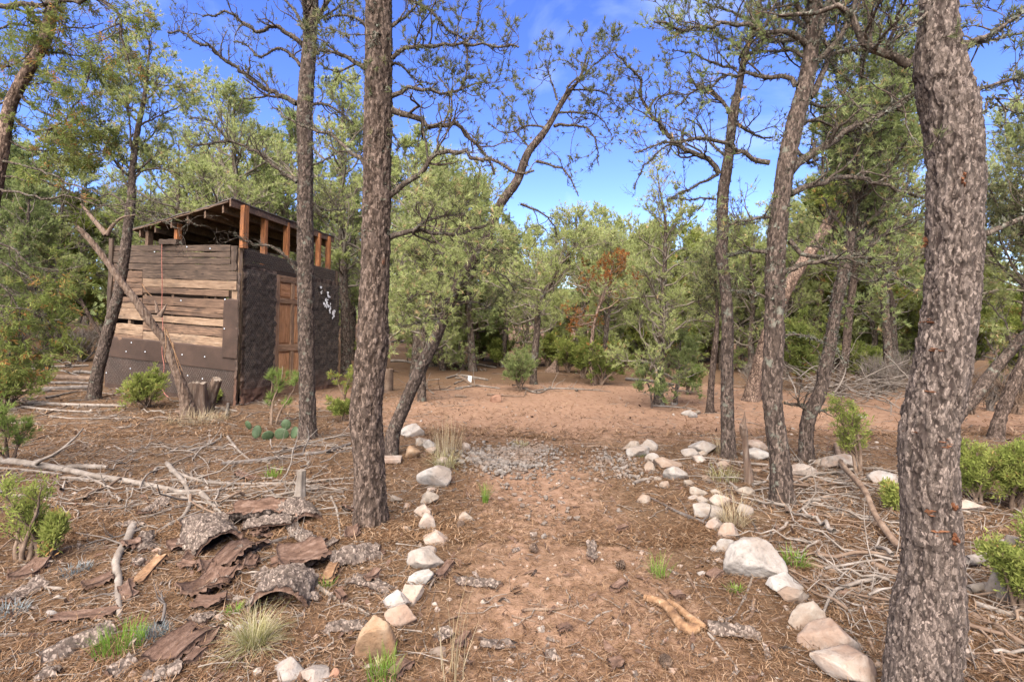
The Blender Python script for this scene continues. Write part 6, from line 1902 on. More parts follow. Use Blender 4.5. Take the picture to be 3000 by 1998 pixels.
ST = [
    ('L', [(-60, 195), (120, 215), (330, 245), (520, 285), (700, 312), (880, 345), (1010, 372), (1110, 362)], 40, 24, 'grey_wood', 'longest pale grey log lying across the left foreground', 2, 'log', 'log'),
    ('L', [(345, 240), (470, 232), (590, 234)], 30, 26, 'grey_wood', 'short thick grey log butted against the long one', 0, 'log', 'log'),
    ('L', [(-60, 235), (60, 240), (200, 252), (345, 270)], 18, 14, 'grey_wood', 'thin grey pole behind the long pale log at the left edge', 0, 'stick', 'stick'),
    ('L', [(330, 290), (420, 292), (510, 300)], 20, 16, 'grey_wood', 'short grey pole in front of the long pale log', 0, 'stick', 'stick'),
    ('L', [(735, 560), (705, 640), (655, 720), (640, 780), (655, 860), (652, 960), (662, 1062)], 46, 32, 'grey_wood', 'pale bent split stick standing out at the left of the bark heap', 0, 'stick', 'stick'),
    ('L', [(690, 670), (705, 600), (722, 545)], 22, 10, 'grey_wood', 'splintered prong beside the top of the pale bent stick', 0, 'stick', 'stick'),
    ('L', [(920, 210), (960, 255), (1010, 310), (1035, 360), (1048, 430), (1005, 510), (900, 570), (800, 640), (720, 700)], 26, 20, 'grey_wood', 'snaking grey branch curving round the left of the bark heap', 3, 'fallen_branch', 'branch'),
    ('L', [(940, 250), (1100, 305), (1300, 322), (1600, 318), (1800, 300), (1960, 285)], 22, 12, 'grey_wood', 'long grey branch running right towards the tall brown trunk', 5, 'fallen_branch', 'branch'),
    ('L', [(1110, 362), (1250, 350), (1400, 335), (1640, 315)], 16, 8, 'grey_wood', 'thin grey branch continuing the longest log to the right', 3, 'fallen_branch', 'branch'),
    ('L', [(1220, 215), (1480, 190), (1640, 165), (1800, 145), (1940, 100)], 24, 18, 'dark_stick', 'dark forked branch reaching up to the tall brown trunk', 4, 'fallen_branch', 'branch'),
    ('L', [(1255, 60), (1310, 130), (1380, 190)], 14, 11, 'grey_wood', 'pale stick slanting above the dark forked branch', 0, 'stick', 'stick'),
    ('L', [(1395, 712), (1430, 680), (1560, 632), (1720, 592)], 34, 22, 'dark_stick', 'dark lichen-tipped stick lying on the bark heap', 0, 'stick', 'stick'),
    ('L', [(1280, 825), (1400, 750), (1560, 705)], 18, 12, 'dark_stick', 'thin black stick under the dark lichen-tipped one', 0, 'stick', 'stick'),
    ('L', [(1700, 855), (1830, 945), (1900, 985), (1960, 1000), (2042, 1042)], 28, 14, 'grey_wood', 'grey stick running from the tunnel slab towards the flat grey stone', 0, 'stick', 'stick'),
    ('L', [(1825, 390), (1862, 480), (1880, 622)], 16, 12, 'grey_wood', 'pale stick lying just left of the tall brown trunk foot', 0, 'stick', 'stick'),
    ('L', [(1880, 622), (1955, 565), (2012, 552), (1975, 505)], 20, 8, 'grey_wood', 'hooked pale stick at the foot of the tall brown trunk', 0, 'stick', 'stick'),
    ('L', [(490, 290), (580, 330), (640, 400), (800, 412)], 16, 8, 'grey_wood', 'crooked pale twig below the longest log', 2, 'stick', 'stick'),
    ('L', [(700, 340), (705, 400), (690, 420)], 12, 8, 'grey_wood', 'short upright pale twig touching the longest log', 0, 'stick', 'stick'),
    ('L', [(1420, 390), (1560, 375), (1700, 330), (1960, 315)], 14, 8, 'grey_wood', 'pale branch beside the grey post at the back of the heap', 3, 'fallen_branch', 'branch'),
    ('L', [(-40, 1155), (140, 1155), (300, 1150), (480, 1110), (660, 1075), (800, 1030), (895, 980)], 20, 14, 'dark_stick', 'long black stick under the pale split stick at bottom left', 0, 'stick', 'stick'),
    ('L', [(215, 895), (345, 902)], 22, 20, 'grey_wood', 'short pale stick near the left edge below the sapling', 0, 'stick', 'stick'),
    ('L', [(0, 390), (130, 385), (320, 400)], 16, 10, 'grey_wood', 'grey stick behind the left juniper sapling', 0, 'stick', 'stick'),
    ('L', [(630, 110), (700, 148)], 12, 9, 'grey_wood', 'short pale stick on bare needles in the middle left', 0, 'stick', 'stick'),
    ('L', [(1000, 395), (1080, 420), (1140, 470)], 18, 10, 'grey_wood', 'splintered grey stick at the back left of the heap', 2, 'stick', 'stick'),
    ('L', [(1110, 380), (1150, 420), (1195, 455)], 34, 22, 'grey_wood', 'broken grey branch stub pointing at the heap', 0, 'stick', 'stick'),
    ('L', [(920, 755), (1030, 742)], 14, 10, 'grey_wood', 'pale stick under the left tip of the heap', 0, 'stick', 'stick'),
    ('L', [(1020, 345), (1060, 300), (1060, 250), (1140, 215)], 18, 8, 'grey_wood', 'grey branch fork rising from the snaking branch', 0, 'stick', 'stick'),
    ('L', [(850, 262), (870, 230), (930, 225)], 20, 8, 'grey_wood', 'small grey curl of wood on the long log', 0, 'stick', 'stick'),
    ('L', [(1180, 1260), (1290, 1150)], 14, 8, 'grey_wood', 'thin pale stick pointing from bark to the white stone', 0, 'stick', 'stick'),
    ('M', [(885, 1190), (950, 1180), (1060, 1180), (1150, 1160), (1210, 1138)], 20, 10, 'brown_wood', 'curved brown stick lying across the middle of the path', 0, 'stick', 'stick'),
    ('M', [(1140, 1130), (1160, 1165), (1172, 1190)], 9, 6, 'brown_wood', 'little twig crossing the curved brown stick', 0, 'stick', 'stick'),
    ('M', [(1240, 1260), (1310, 1205), (1375, 1182)], 14, 9, 'grey_wood', 'straight pale stick right of the curved brown one', 0, 'stick', 'stick'),
    ('M', [(895, 610), (935, 640), (920, 672), (870, 684), (815, 660)], 10, 6, 'brown_wood', 'hooked thin twig on the upper path', 0, 'stick', 'stick'),
    ('M', [(585, 632), (600, 600), (630, 580)], 10, 6, 'brown_wood', 'short twig beside the lone cream stone', 0, 'stick', 'stick'),
    ('M', [(1105, 780), (1170, 765), (1250, 748)], 11, 7, 'brown_wood', 'thin brown stick on the bare middle of the path', 0, 'stick', 'stick'),
    ('M', [(835, 1215), (900, 1228), (965, 1245)], 10, 7, 'brown_wood', 'thin brown stick below the left end of the curved one', 0, 'stick', 'stick'),
    ('M', [(440, 1280), (490, 1230), (560, 1212)], 14, 8, 'brown_wood', 'brown stick on the left path edge by the rough pink block', 0, 'stick', 'stick'),
    ('M', [(1230, 300), (1300, 296), (1370, 305)], 16, 10, 'brown_wood', 'brown stick by the thin gravel patch', 2, 'stick', 'stick'),
    ('M', [(1490, 500), (1540, 480), (1590, 476)], 22, 16, 'grey_wood', 'stout pale stick right of the thin gravel patch', 0, 'stick', 'stick'),
    ('M', [(1290, 390), (1335, 404)], 14, 10, 'grey_wood', 'short white stick in the thin gravel patch', 0, 'stick', 'stick'),
    ('R', [(290, 575), (360, 612), (440, 655), (560, 705), (660, 750), (770, 798)], 12, 26, 'dark_stick', 'long dark stick leaning over the right stone edging onto the path', 3, 'fallen_branch', 'branch'),
    ('R', [(495, 690), (470, 620), (440, 570)], 10, 5, 'dark_stick', 'thin dark twig forking from the long dark stick', 0, 'stick', 'stick'),
    ('R', [(895, 795), (850, 725), (795, 625)], 14, 8, 'dark_stick', 'dark stick slanting above the largest boulder', 0, 'stick', 'stick'),
    ('R', [(485, 985), (530, 1070), (590, 1140), (700, 1220), (780, 1265), (880, 1272)], 20, 14, 'brown_wood', 'long brown stick curving between orange wood and largest boulder', 2, 'stick', 'stick'),
    ('R', [(845, 1000), (800, 1110), (745, 1205)], 16, 9, 'grey_wood', 'pale stick below the largest boulder', 0, 'stick', 'stick'),
    ('R', [(850, 1130), (832, 1215), (775, 1245)], 24, 12, 'brown_wood', 'short flaky stick beside the pale one, right of the path', 0, 'stick', 'stick'),
    ('R', [(600, 1308), (680, 1400), (742, 1475)], 18, 14, 'grey_wood', 'grey stick poking out of the lower end of the orange wood', 0, 'stick', 'stick'),
    ('R', [(520, 1345), (525, 1425), (640, 1400)], 18, 6, 'dark_stick', 'dark rootlet under the orange wood', 2, 'stick', 'stick'),
    ('R', [(185, 1110), (240, 1150), (290, 1182)], 10, 12, 'brown_wood', 'thin stick touching the tip of the orange wood', 0, 'stick', 'stick'),
    ('R', [(290, 1040), (350, 1085), (395, 1140)], 14, 18, 'brown_wood', 'flat brown stick above the orange wood', 0, 'stick', 'stick'),
    ('R', [(1020, 1215), (960, 1232), (910, 1262)], 14, 10, 'brown_wood', 'short brown stick left of the broad pink boulder', 0, 'stick', 'stick'),
    ('R', [(1105, 928), (1200, 955), (1300, 980), (1450, 1012)], 30, 18, 'brown_wood', 'tan log pointing right from behind the largest boulder', 0, 'log', 'log'),
    ('R', [(1200, 985), (1300, 1030), (1400, 1078), (1590, 1155)], 22, 18, 'brown_wood', 'long brown pole below the tan log', 2, 'log', 'log'),
    ('R', [(1490, 940), (1560, 972), (1640, 1015)], 34, 34, 'brown_wood', 'flat sawn-looking log end against the left of the thick trunk', 0, 'log', 'log'),
    ('R', [(2005, 1200), (2100, 1250), (2200, 1310), (2330, 1395)], 34, 36, 'brown_wood', 'split brown log at the right edge beyond the thick trunk', 0, 'log', 'log'),
    ('R', [(2045, 1150), (2160, 1190), (2330, 1250)], 30, 30, 'grey_wood', 'grey log behind the split brown one at the right edge', 2, 'log', 'log'),
    ('R', [(2160, 1280), (2168, 1230), (2170, 1200)], 16, 12, 'grey_wood', 'short grey stick leaning on the split brown log', 0, 'stick', 'stick'),
    ('R', [(1500, 1140), (1530, 1210), (1560, 1305)], 16, 12, 'grey_wood', 'pale stick just left of the thick trunk', 0, 'stick', 'stick'),
    ('R', [(1160, 600), (1300, 650), (1450, 700), (1640, 760)], 20, 14, 'grey_wood', 'long grey branch in the brush behind the largest boulder', 5, 'fallen_branch', 'branch'),
    ('R', [(1100, 700), (1260, 740), (1420, 800), (1600, 860)], 18, 10, 'grey_wood', 'grey branch below the long one in the right brush', 5, 'fallen_branch', 'branch'),
    ('R', [(1080, 660), (1200, 580), (1330, 560), (1500, 600)], 18, 10, 'grey_wood', 'arched grey branch right of the dark lichened pine', 5, 'fallen_branch', 'branch'),
    ('R', [(780, 570), (900, 600), (1010, 650)], 14, 10, 'grey_wood', 'grey branch at the foot of the dark lichened pine', 3, 'fallen_branch', 'branch'),
    ('R', [(1060, 460), (1200, 480), (1340, 500)], 16, 14, 'brown_wood', 'brown branch below the square pink block', 2, 'fallen_branch', 'branch'),
    ('R', [(840, 430), (890, 430), (930, 405)], 22, 18, 'brown_wood', 'curved brown branch left of the dark lichened pine', 0, 'stick', 'stick'),
    ('R', [(1950, 640), (2060, 670), (2200, 740), (2320, 790)], 18, 10, 'grey_wood', 'grey branch under the green junipers', 5, 'fallen_branch', 'branch'),
    ('R', [(1990, 760), (2100, 760), (2230, 720)], 14, 10, 'grey_wood', 'grey branch right of the thick trunk pointing up', 4, 'fallen_branch', 'branch'),
    ('R', [(2010, 1015), (2080, 960), (2160, 880)], 12, 6, 'grey_wood', 'thin curved grey branch by the weathered root', 3, 'stick', 'stick'),
    ('R', [(2000, 1290), (2120, 1330), (2250, 1340)], 14, 10, 'orange_wood', 'thin orange sliver of wood below the split brown log', 0, 'stick', 'stick'),
    ('R', [(2080, 1390), (2200, 1420), (2330, 1440)], 16, 10, 'brown_wood', 'brown stick in the bottom right litter', 0, 'stick', 'stick'),
    ('R', [(2060, 1510), (2180, 1535), (2330, 1560)], 22, 14, 'brown_wood', 'stout brown stick in the bottom right corner', 0, 'stick', 'stick'),
    ('R', [(1180, 960), (1175, 1010), (1215, 1090), (1240, 1130)], 14, 8, 'grey_wood', 'pale crooked stick above the hollow-faced stone', 0, 'stick', 'stick'),
    ('R', [(1470, 1340), (1490, 1390), (1525, 1450)], 24, 14, 'brown_wood', 'pale splinter between the pink boulders and the thick trunk', 0, 'stick', 'stick'),
    # logs laid in the woods on the left
    ('N', [(60, 932), (240, 922), (425, 918)], 38, 34, 'brown_wood', 'upper brown log of the logs laid left of the shed', 0, 'log', 'log'),
    ('N', [(20, 968), (200, 972), (400, 985), (680, 975)], 24, 18, 'grey_wood', 'pale grey pole below the upper brown log', 0, 'log', 'log'),
    ('N', [(325, 1076), (500, 1080), (695, 1088)], 48, 42, 'brown_wood', 'thickest dark log ending at the leaning pine', 0, 'log', 'log'),
    ('N', [(330, 1112), (500, 1108), (690, 1112)], 22, 18, 'dark_stick', 'thin dark pole just in front of the thickest log', 0, 'log', 'log'),
    ('N', [(300, 1175), (430, 1165), (560, 1155), (710, 1150)], 42, 34, 'dark_stick', 'dark log nearest the foot of the leaning pine', 0, 'log', 'log'),
    ('N', [(120, 1185), (220, 1180), (320, 1170)], 30, 26, 'brown_wood', 'brown log end left of the dark one', 0, 'log', 'log'),
    ('N', [(215, 1265), (400, 1275), (600, 1282), (960, 1288)], 30, 24, 'grey_wood', 'long pale pole in front of the leaning pine', 0, 'log', 'log'),
    ('N', [(165, 1292), (330, 1312), (520, 1325), (710, 1330)], 22, 16, 'grey_wood', 'thin pale pole below the long one, left of the shed', 0, 'log', 'log'),
    ('N', [(560, 1030), (640, 1028), (705, 1035)], 26, 22, 'grey_wood', 'short grey log behind the leaning pine', 0, 'log', 'log'),
    ('N', [(195, 950), (200, 990), (270, 985), (345, 960)], 24, 16, 'dark_stick', 'blackened crooked branch on the log pile', 0, 'fallen_branch', 'branch'),
    ('N', [(860, 1122), (900, 1155), (960, 1200)], 16, 8, 'grey_wood', 'pale stick lying at the foot of the tar paper skirt', 0, 'stick', 'stick'),
    ('N', [(910, 1165), (960, 1145), (1000, 1135)], 12, 8, 'dark_stick', 'dark stick crossing the pale one by the skirt', 0, 'stick', 'stick'),
    ('N', [(700, 1170), (830, 1190), (930, 1200)], 14, 8, 'grey_wood', 'grey stick right of the foot of the leaning pine', 2, 'stick', 'stick'),
    ('N', [(1600, 1290), (1700, 1310), (1820, 1325)], 22, 16, 'grey_wood', 'pale stick on the ground right of the sawn stump', 0, 'stick', 'stick'),
    ('N', [(890, 1450), (1000, 1440), (1090, 1410)], 14, 10, 'grey_wood', 'grey stick on the litter below the sprawling juniper', 2, 'stick', 'stick'),
    ('N', [(1735, 1360), (1748, 1260)], 26, 22, 'dark_stick', 'short dark stob standing right of the sawn stump', 0, 'stick', 'stick'),
    ('N', [(0, 1030), (180, 1020), (330, 1040)], 18, 14, 'grey_wood', 'grey pole at the left edge beyond the bush', 3, 'log', 'log'),
    ('N', [(330, 1000), (480, 1015), (620, 1055)], 16, 10, 'grey_wood', 'thin grey branch among the laid logs', 4, 'fallen_branch', 'branch'),
    # far side of the clearing
    ('D', [(910, 932), (980, 925), (1085, 940)], 16, 12, 'grey_wood', 'smooth pale log behind the clearing, left of the bush', 0, 'log', 'log'),
    ('D', [(800, 1000), (880, 985), (1040, 1012)], 12, 12, 'grey_wood', 'pale pole lying behind the small white board', 0, 'log', 'log'),
    ('D', [(870, 990), (960, 1050)], 18, 16, 'brown_wood', 'brown plank-like stick slanting past the small white board', 0, 'stick', 'stick'),
    ('D', [(480, 905), (560, 905), (660, 930)], 18, 12, 'grey_wood', 'grey branch behind the slanting trunk', 4, 'fallen_branch', 'branch'),
    ('D', [(480, 795), (560, 790), (668, 780)], 16, 10, 'grey_wood', 'fallen grey trunk deep in the woods behind the slanting pine', 3, 'log', 'log'),
    ('D', [(640, 1030), (700, 1070), (730, 1090)], 10, 6, 'grey_wood', 'grey twig right of the slanting trunk', 2, 'stick', 'stick'),
    ('D', [(850, 1060), (980, 1045), (1110, 1060)], 12, 8, 'grey_wood', 'grey branch in front of the clearing bush', 4, 'fallen_branch', 'branch'),
    ('D', [(850, 1105), (915, 1110)], 18, 14, 'brown_wood', 'brown chunk of wood at the left of the far clearing', 0, 'stick', 'stick'),
    ('D', [(1300, 1075), (1420, 1060), (1600, 1065)], 12, 8, 'grey_wood', 'grey branch between the bush and the rusty juniper', 4, 'fallen_branch', 'branch'),
    ('D', [(1240, 1060), (1330, 1085), (1400, 1050)], 14, 8, 'grey_wood', 'bent grey branch right of the clearing bush', 3, 'fallen_branch', 'branch'),
    ('D', [(1980, 1160), (2100, 1165), (2240, 1180)], 12, 8, 'grey_wood', 'grey stick at the feet of the two young pines', 2, 'stick', 'stick'),
    ('D', [(1830, 1010), (1960, 1020), (2110, 1040)], 22, 14, 'dark_stick', 'dark pole lying behind the cone-shaped pine', 0, 'log', 'log'),
    ('E', [(490, 1050), (530, 1052), (570, 1050)], 14, 12, 'brown_wood', 'pale log end left of the big leaning juniper', 0, 'log', 'log'),
    ('E', [(920, 1065), (1040, 1050), (1160, 1060)], 14, 8, 'grey_wood', 'grey log behind the crooked lichened pine', 3, 'log', 'log'),
]
for i, s in enumerate(ST):
    stick(s[0], s[1], s[2], s[3], s[4], s[5], 900 + i, name=s[7], sub=s[6], cat=s[8])

# the dead sapling that leans over the right brush
stick('R', [(1292, 300), (1320, 420), (1380, 530), (1450, 620), (1500, 730), (1560, 800), (1640, 880)], 26, 36, 'brown_wood', 'flaking reddish dead pole bending down to the thick trunk', 1100, 'dead_pole', rise=[0.02, 0.05, 0.10, 0.10, 0.08, 0.05, 0.02], cat='dead wood')
# orange root-like wood
r = root('driftwood', G3(*cv('R', 400, 1260)), 'twisted stripped orange wood lying at the right of the path', 'dead wood')
for pts, w0, w1, sd in ([(255, 1125), (330, 1150), (385, 1185), (430, 1250), (480, 1310), (545, 1300)], 40, 66, 1), ([(385, 1150), (450, 1195), (520, 1255), (590, 1292)], 40, 46, 2):
    o = stick('R', pts, w0, w1, 'orange_wood', None, 1110 + sd, 'strand', knob=0.10, sides=12, cat=None)
    o.parent = r
    o.location = Vector(o.location) - Vector(r.location)
# the grey post at the back of the heap
def standing(zoom, foot, top, w0, w1, mat, label, seed, name='stump', cap='cut_wood', flutes=6, dep=0.0, cat='stump', flare=0.25):
    (xa, ya), (xb, yb) = cv(zoom, *foot), cv(zoom, *top)
    A = G3(xa, ya)
    B = P3(xb, yb, A[1] + dep)
    sc = ZM[zoom][2]
    K, sides = 22, 26
    t = np.linspace(0, 1, K)[:, None]
    P = A * (1 - t) + B * t
    P[0, 2] -= 0.03
    R = ((w0 + (w1 - w0) * t[:, 0]) / sc * 0.5 / F * A[1]) * (1 + flare * np.exp(-t[:, 0] * 6))
    V, Q = tubes(P[None], R[None], sides)
    ctr = np.repeat(P, sides, 0)
    nv = V - ctr
    th = np.tile(np.arange(sides) / sides * 2 * np.pi, K)
    m = 1 + 0.13 * np.sin(th * flutes + seed) + 0.20 * (fbm(V * np.array([18, 18, 5.0]), 3, seed) - 0.5)
    V = ctr + nv * m[:, None]
    top_i = np.arange(sides) + sides * (K - 1)
    rs = rng_(seed)
    V[top_i, 2] += rs.normal(size=sides) * R[-1] * 0.10
    g = Geo()
    g.add(V, Q, fis=0.7, cellr=0.5)
    rim = V[top_i]
    c = rim.mean(0)
    ring2 = c + (rim - c) * 0.6 + rs.normal(size=rim.shape) * np.array([0, 0, R[-1] * 0.06])
    CV = np.vstack([rim, ring2, c + [0, 0, -R[-1] * 0.1]])
    cq = [(i, (i + 1) % sides, (i + 1) % sides + sides, i + sides) for i in range(sides)]
    ct = [(i + sides, (i + 1) % sides + sides, 2 * sides) for i in range(sides)]
    g.add(CV, np.array(cq), np.array(ct), mat=1, fis=0.7, cellr=0.5)
    return tag(link(name, g.mesh(name, [MAT[mat], MAT[cap]], origin=A), None, A), label, cat)
standing('L', (1655, 400), (1665, 240), 58, 44, 'grey_wood', 'grey split post standing at the back of the bark heap', 1120, 'stump', 'grey_wood')
standing('H', (782, 1490), (792, 1300), 130, 92, 'shred_bark', 'round sawn stump at the foot of the broken leaning juniper', 1121)
standing('H', (845, 1470), (912, 1275), 66, 50, 'shred_bark', 'sawn stub slanting right out of the stump', 1122, dep=-0.1)
standing('H', (718, 1290), (692, 1115), 44, 30, 'grey_wood', 'grey splintered stake standing behind the leaning dead juniper', 1123, cap='grey_wood', dep=0.05)
standing('D', (468, 1070), (470, 945), 52, 48, 'brown_wood', 'brown sawn block standing behind the tall brown trunk', 1124, flutes=2, flare=0.0, cap='brown_wood')
b = G3(*cv('R', 825, 490))
sn_ = root('dead_snag', b, 'thin grey dead snag with a knot between the thin pine and the lichened pine', 'dead tree')
link('trunk', trunk_mesh('trunk', pix_path([(828, 492, 62), (818, 430, 44), (806, 340, 34), (800, 260, 30), (792, 205, 44), (790, 175, 34), (796, 140, 16), (798, 105, 5)], b[1], b, 'R'), [MAT['shred_bark']], 0.015, 24, 0.02, 0.008, 1125, 0.2, stretch=7.0, lump=0.16), sn_)
link('limb', trunk_mesh('limb', pix_path([(795, 190, 22), (782, 165, 12), (778, 140, 5)], b[1] - 0.02, b, 'R')[1:] if False else [[*(P3(*cv('R', x, y), b[1] - 0.03) - b), w / 1.849 * 0.5 / F * b[1]] for x, y, w in [(795, 195, 24), (780, 178, 14), (770, 168, 5)]], [MAT['shred_bark']], 0.01, 10, 0.02, 0.003, 1126, 0.0), sn_)
standing('D', (1415, 960), (1440, 880), 60, 16, 'bark_red', 'dark upturned root plate at the back of the clearing', 1126, 'root_plate', 'brown_wood', flutes=7, cat='stump', flare=0.6)
# weathered root at the right
standing('R', (2170, 1100), (2250, 780), 100, 50, 'grey_wood', 'weathered grey root slab standing among the junipers at the right edge', 1127, 'root_slab', 'grey_wood', flutes=4, cat='dead wood')
stick('R', [(2000, 960), (2060, 950), (2140, 900), (2200, 840)], 60, 30, 'grey_wood', 'thick grey root lying towards the thick trunk', 1128, 'root', lift=0.03, cat='dead wood')
stick('R', [(2010, 1090), (2100, 1070), (2200, 1060)], 50, 40, 'grey_wood', 'low grey root in front of the weathered root slab', 1129, 'root', cat='dead wood')

# the broken leaning juniper in front of the shed
b = G3(*cv('H', 745, 1500))
sn = root('dead_juniper', b, 'broken dead juniper trunk leaning left across the shed wall with peeling bark', 'dead tree')
path = pix_path([(745, 1500, 110), (735, 1400, 80), (715, 1290, 60), (640, 1050, 52), (595, 970, 50), (555, 890, 56), (500, 790, 46), (430, 680, 42), (330, 520, 38), (260, 420, 36), (230, 385, 38)], b[1], b, 'H')
for i, p in enumerate(path):
    p[1] -= 0.05 * i
link('trunk', trunk_mesh('trunk', path, [MAT['shred_bark']], 0.015, 48, 0.022, 0.016, 1130, 0.15, stretch=9.0, lump=0.08), sn)
for sd, pts in ((1, [(235, 395, 40), (180, 330, 34), (130, 270, 26), (80, 205, 16)]), (2, [(235, 395, 34), (270, 340, 24), (310, 300, 18), (350, 282, 12), (420, 270, 6)]), (3, [(560, 890, 40), (585, 850, 20), (605, 812, 4)]), (4, [(545, 870, 30), (540, 830, 18), (530, 795, 4)]),
                (5, [(730, 1500, 60), (690, 1480, 36), (655, 1475, 14)]), (6, [(760, 1500, 60), (800, 1520, 40), (850, 1505, 14)])):
    pp = pix_path(pts, b[1] - (0.5 if sd < 3 else 0.25 if sd < 5 else 0), b, 'H')
    pp[0][2] = P3(*cv('H', pts[0][0], pts[0][1]), b[1] - (0.5 if sd < 3 else 0.25 if sd < 5 else 0))[2] - b[2]
    link('limb', trunk_mesh('limb', pp, [MAT['shred_bark']], 0.02, 16, 0.03, 0.005, 1130 + sd, 0.0, stretch=8.0), sn)
g = Geo()
strip = []
for k, pts in enumerate([[(590, 960), (600, 1050), (590, 1140), (600, 1175)], [(640, 1050), (660, 1150), (690, 1250)], [(600, 970), (640, 1080), (700, 1230)], [(450, 690), (480, 740), (512, 768)]]):
    W = np.array([P3(*cv('H', x, y), b[1] - 0.42) for x, y in pts])
    c = catmull(W, 16)
    strip.append(c)
for c in strip:
    g = Geo()
    wood(g, c[None], np.linspace(0.010, 0.004, 16)[None], 5)
    link('bark_strip', g.mesh('bark_strip', [MAT['orange_wood']], origin=b), sn)
ln_ = Geo()

# ------------------------------------------------------------------ shrubs, saplings, grass, cactus
def shrub(name, label, z, x, y, w, h, seed, kind='juniper', leaf='scale', stems=5, nl=0.05, nw=0.006, n=7, twig_mat='brown_wood', bare=False, dens=1.0, cat='shrub', group=None, fill=0.62):
    """a many-stemmed bush: foot at pixel (x, y), w wide and h tall in the photograph"""
    sc = ZM[z][2]
    px, py = cv(z, x, y)
    b = G3(px, py)
    W, H = w / sc / F * b[1], h / sc / F * b[1]
    rs = rng_(seed)
    K = 9
    a = np.arange(stems) / stems * 6.283 + rs.random(stems)
    lean = rs.uniform(0.25, 1.0, stems)
    d = nrm(np.stack([np.cos(a) * W * 0.5 * lean, np.sin(a) * W * 0.5 * lean, np.full(stems, H)], 1))
    L = H * rs.uniform(0.65, 1.08, stems) / np.maximum(d[:, 2], 0.35) * 0.9
    A = np.zeros((stems, K, 3))
    A[:, 0] = 0.02 * rs.normal(size=(stems, 3)) * np.array([1, 1, 0])
    for k in range(1, K):
        d = nrm(d + 0.16 * rs.normal(size=(stems, 3)) + np.array([0, 0, 0.05]))
        A[:, k] = A[:, k - 1] + d * (L / (K - 1))[:, None]
    RA_ = np.linspace(1, 0.25, K)[None] * (0.008 + 0.012 * H) * np.ones((stems, 1))
    gw, gn = Geo(), Geo()
    wood(gw, A, RA_, 6)
    B, RB_ = spawn(A, RA_, int(9 * dens), rs, 0.42 * max(W, H * 0.6), (0.5, 1.1), 0.2, 0.22, 6, 0.15, 0.55, rmin=0.0022)
    wood(gw, B, RB_, 4)
    Cc, RC_ = spawn(B, RB_, int(6 * dens), rs, 0.20 * max(W, H * 0.6), (0.4, 1.0), 0.2, 0.25, 4, 0.15, 0.6, rmin=0.0015)
    wood(gw, Cc, RC_, 3)
    r = root(name, b, label, cat, group)
    gw_me = gw.mesh('stems', [MAT[twig_mat]])
    link('stems', gw_me, r)
    if not bare:
        p1, d1 = on_twigs(Cc, 3, rs, 0.1, fill)
        p2, d2 = on_twigs(B, 2, rs, 0.5, fill)
        p, dd = np.concatenate([p1, p2]), np.concatenate([d1, d2])
        tint = np.clip(0.6 * rs.random(len(p)) + 0.4 * vnoise(p * 4 + seed, seed), 0, 0.92)
        if kind == 'pine':
            needles(gn, p, dd, rs, n + 3, nl, nw, 0.7, 0.1, tint)
        else:
            sprays(gn, p, dd, rs, n, nl, nw * 2.0, 0.65, 0.25, tint)
        link('foliage', gn.mesh('foliage', [MAT[leaf]], smooth=False), r)['kind'] = 'stuff'
    return r
shrub('juniper_shrub', 'sparse bright juniper sapling behind the slanting pink slab, left of the thick trunk', 'E', 1195, 1545, 190, 480, 1200, stems=3, nl=0.03, nw=0.0034, n=8, dens=1.3)
shrub('juniper_shrub', 'low juniper sprig at the foot of the thick trunk, left side', 'R', 1590, 640, 120, 160, 1201, stems=4, nl=0.035, nw=0.004)
shrub('juniper_shrub', 'dense bright green juniper right of the thick trunk, left of two', 'R', 2060, 600, 240, 300, 1202, stems=7, nl=0.027, nw=0.0032, n=9, dens=1.5)
shrub('juniper_shrub', 'dense green juniper at the right edge, right of two', 'R', 2270, 640, 280, 400, 1203, stems=8, nl=0.027, nw=0.0032, n=9, dens=1.6)
shrub('juniper_shrub', 'dark green juniper hanging over the weathered root at the right edge', 'R', 2300, 1180, 270, 430, 1204, stems=7, nl=0.026, nw=0.003, n=9, dens=1.4)
shrub('juniper_shrub', 'feathery juniper sapling in the left foreground', 'L', 150, 740, 330, 470, 1205, stems=6, nl=0.032, nw=0.0030, dens=0.85, fill=0.55)
shrub('juniper_shrub', 'small juniper sprout right of the feathery sapling', 'L', 300, 720, 190, 260, 1206, stems=3, nl=0.034, nw=0.004, dens=0.9)
shrub('juniper_shrub', 'dark green bush at the left edge level with the log pile', 'N', 40, 1310, 420, 330, 1207, stems=8, nl=0.06, nw=0.007, leaf='scale_old', dens=1.3)
shrub('juniper_shrub', 'sprawling light green juniper beside the sawn stump', 'N', 1130, 1290, 340, 200, 1208, stems=8, nl=0.050, nw=0.0055, dens=1.0)
shrub('juniper_shrub', 'yellow-green bush on the logs left of the shed', 'N', 520, 945, 260, 210, 1209, stems=7, nl=0.065, nw=0.008, dens=0.9)
shrub('juniper_shrub', 'little juniper tuft on the far side of the sawn stump', 'H', 860, 1440, 110, 70, 1210, stems=5, nl=0.04, nw=0.005)
shrub('juniper_shrub', 'small green juniper between the shed corner and the tall brown trunk', 'H', 1690, 1530, 130, 140, 1211, stems=5, nl=0.045, nw=0.0055)
shrub('juniper_shrub', 'thin leafy shoot against the shed end behind the brown trunk', 'H', 1690, 1400, 110, 260, 1212, stems=3, nl=0.05, nw=0.006, dens=0.7)
shrub('pine_sapling', 'young pine with long tufts growing in front of the shed door', 'H', 1245, 1560, 250, 410, 1213, 'pine', 'needle_fresh', 3, 0.075, 0.0055, 9, dens=0.8, cat='sapling')
shrub('pine_sapling', 'bright young pine reaching in from the left edge above the pale log', 'L', 60, 200, 330, 300, 1214, 'pine', 'needle_fresh', 5, 0.07, 0.005, 10, dens=0.7, cat='sapling')
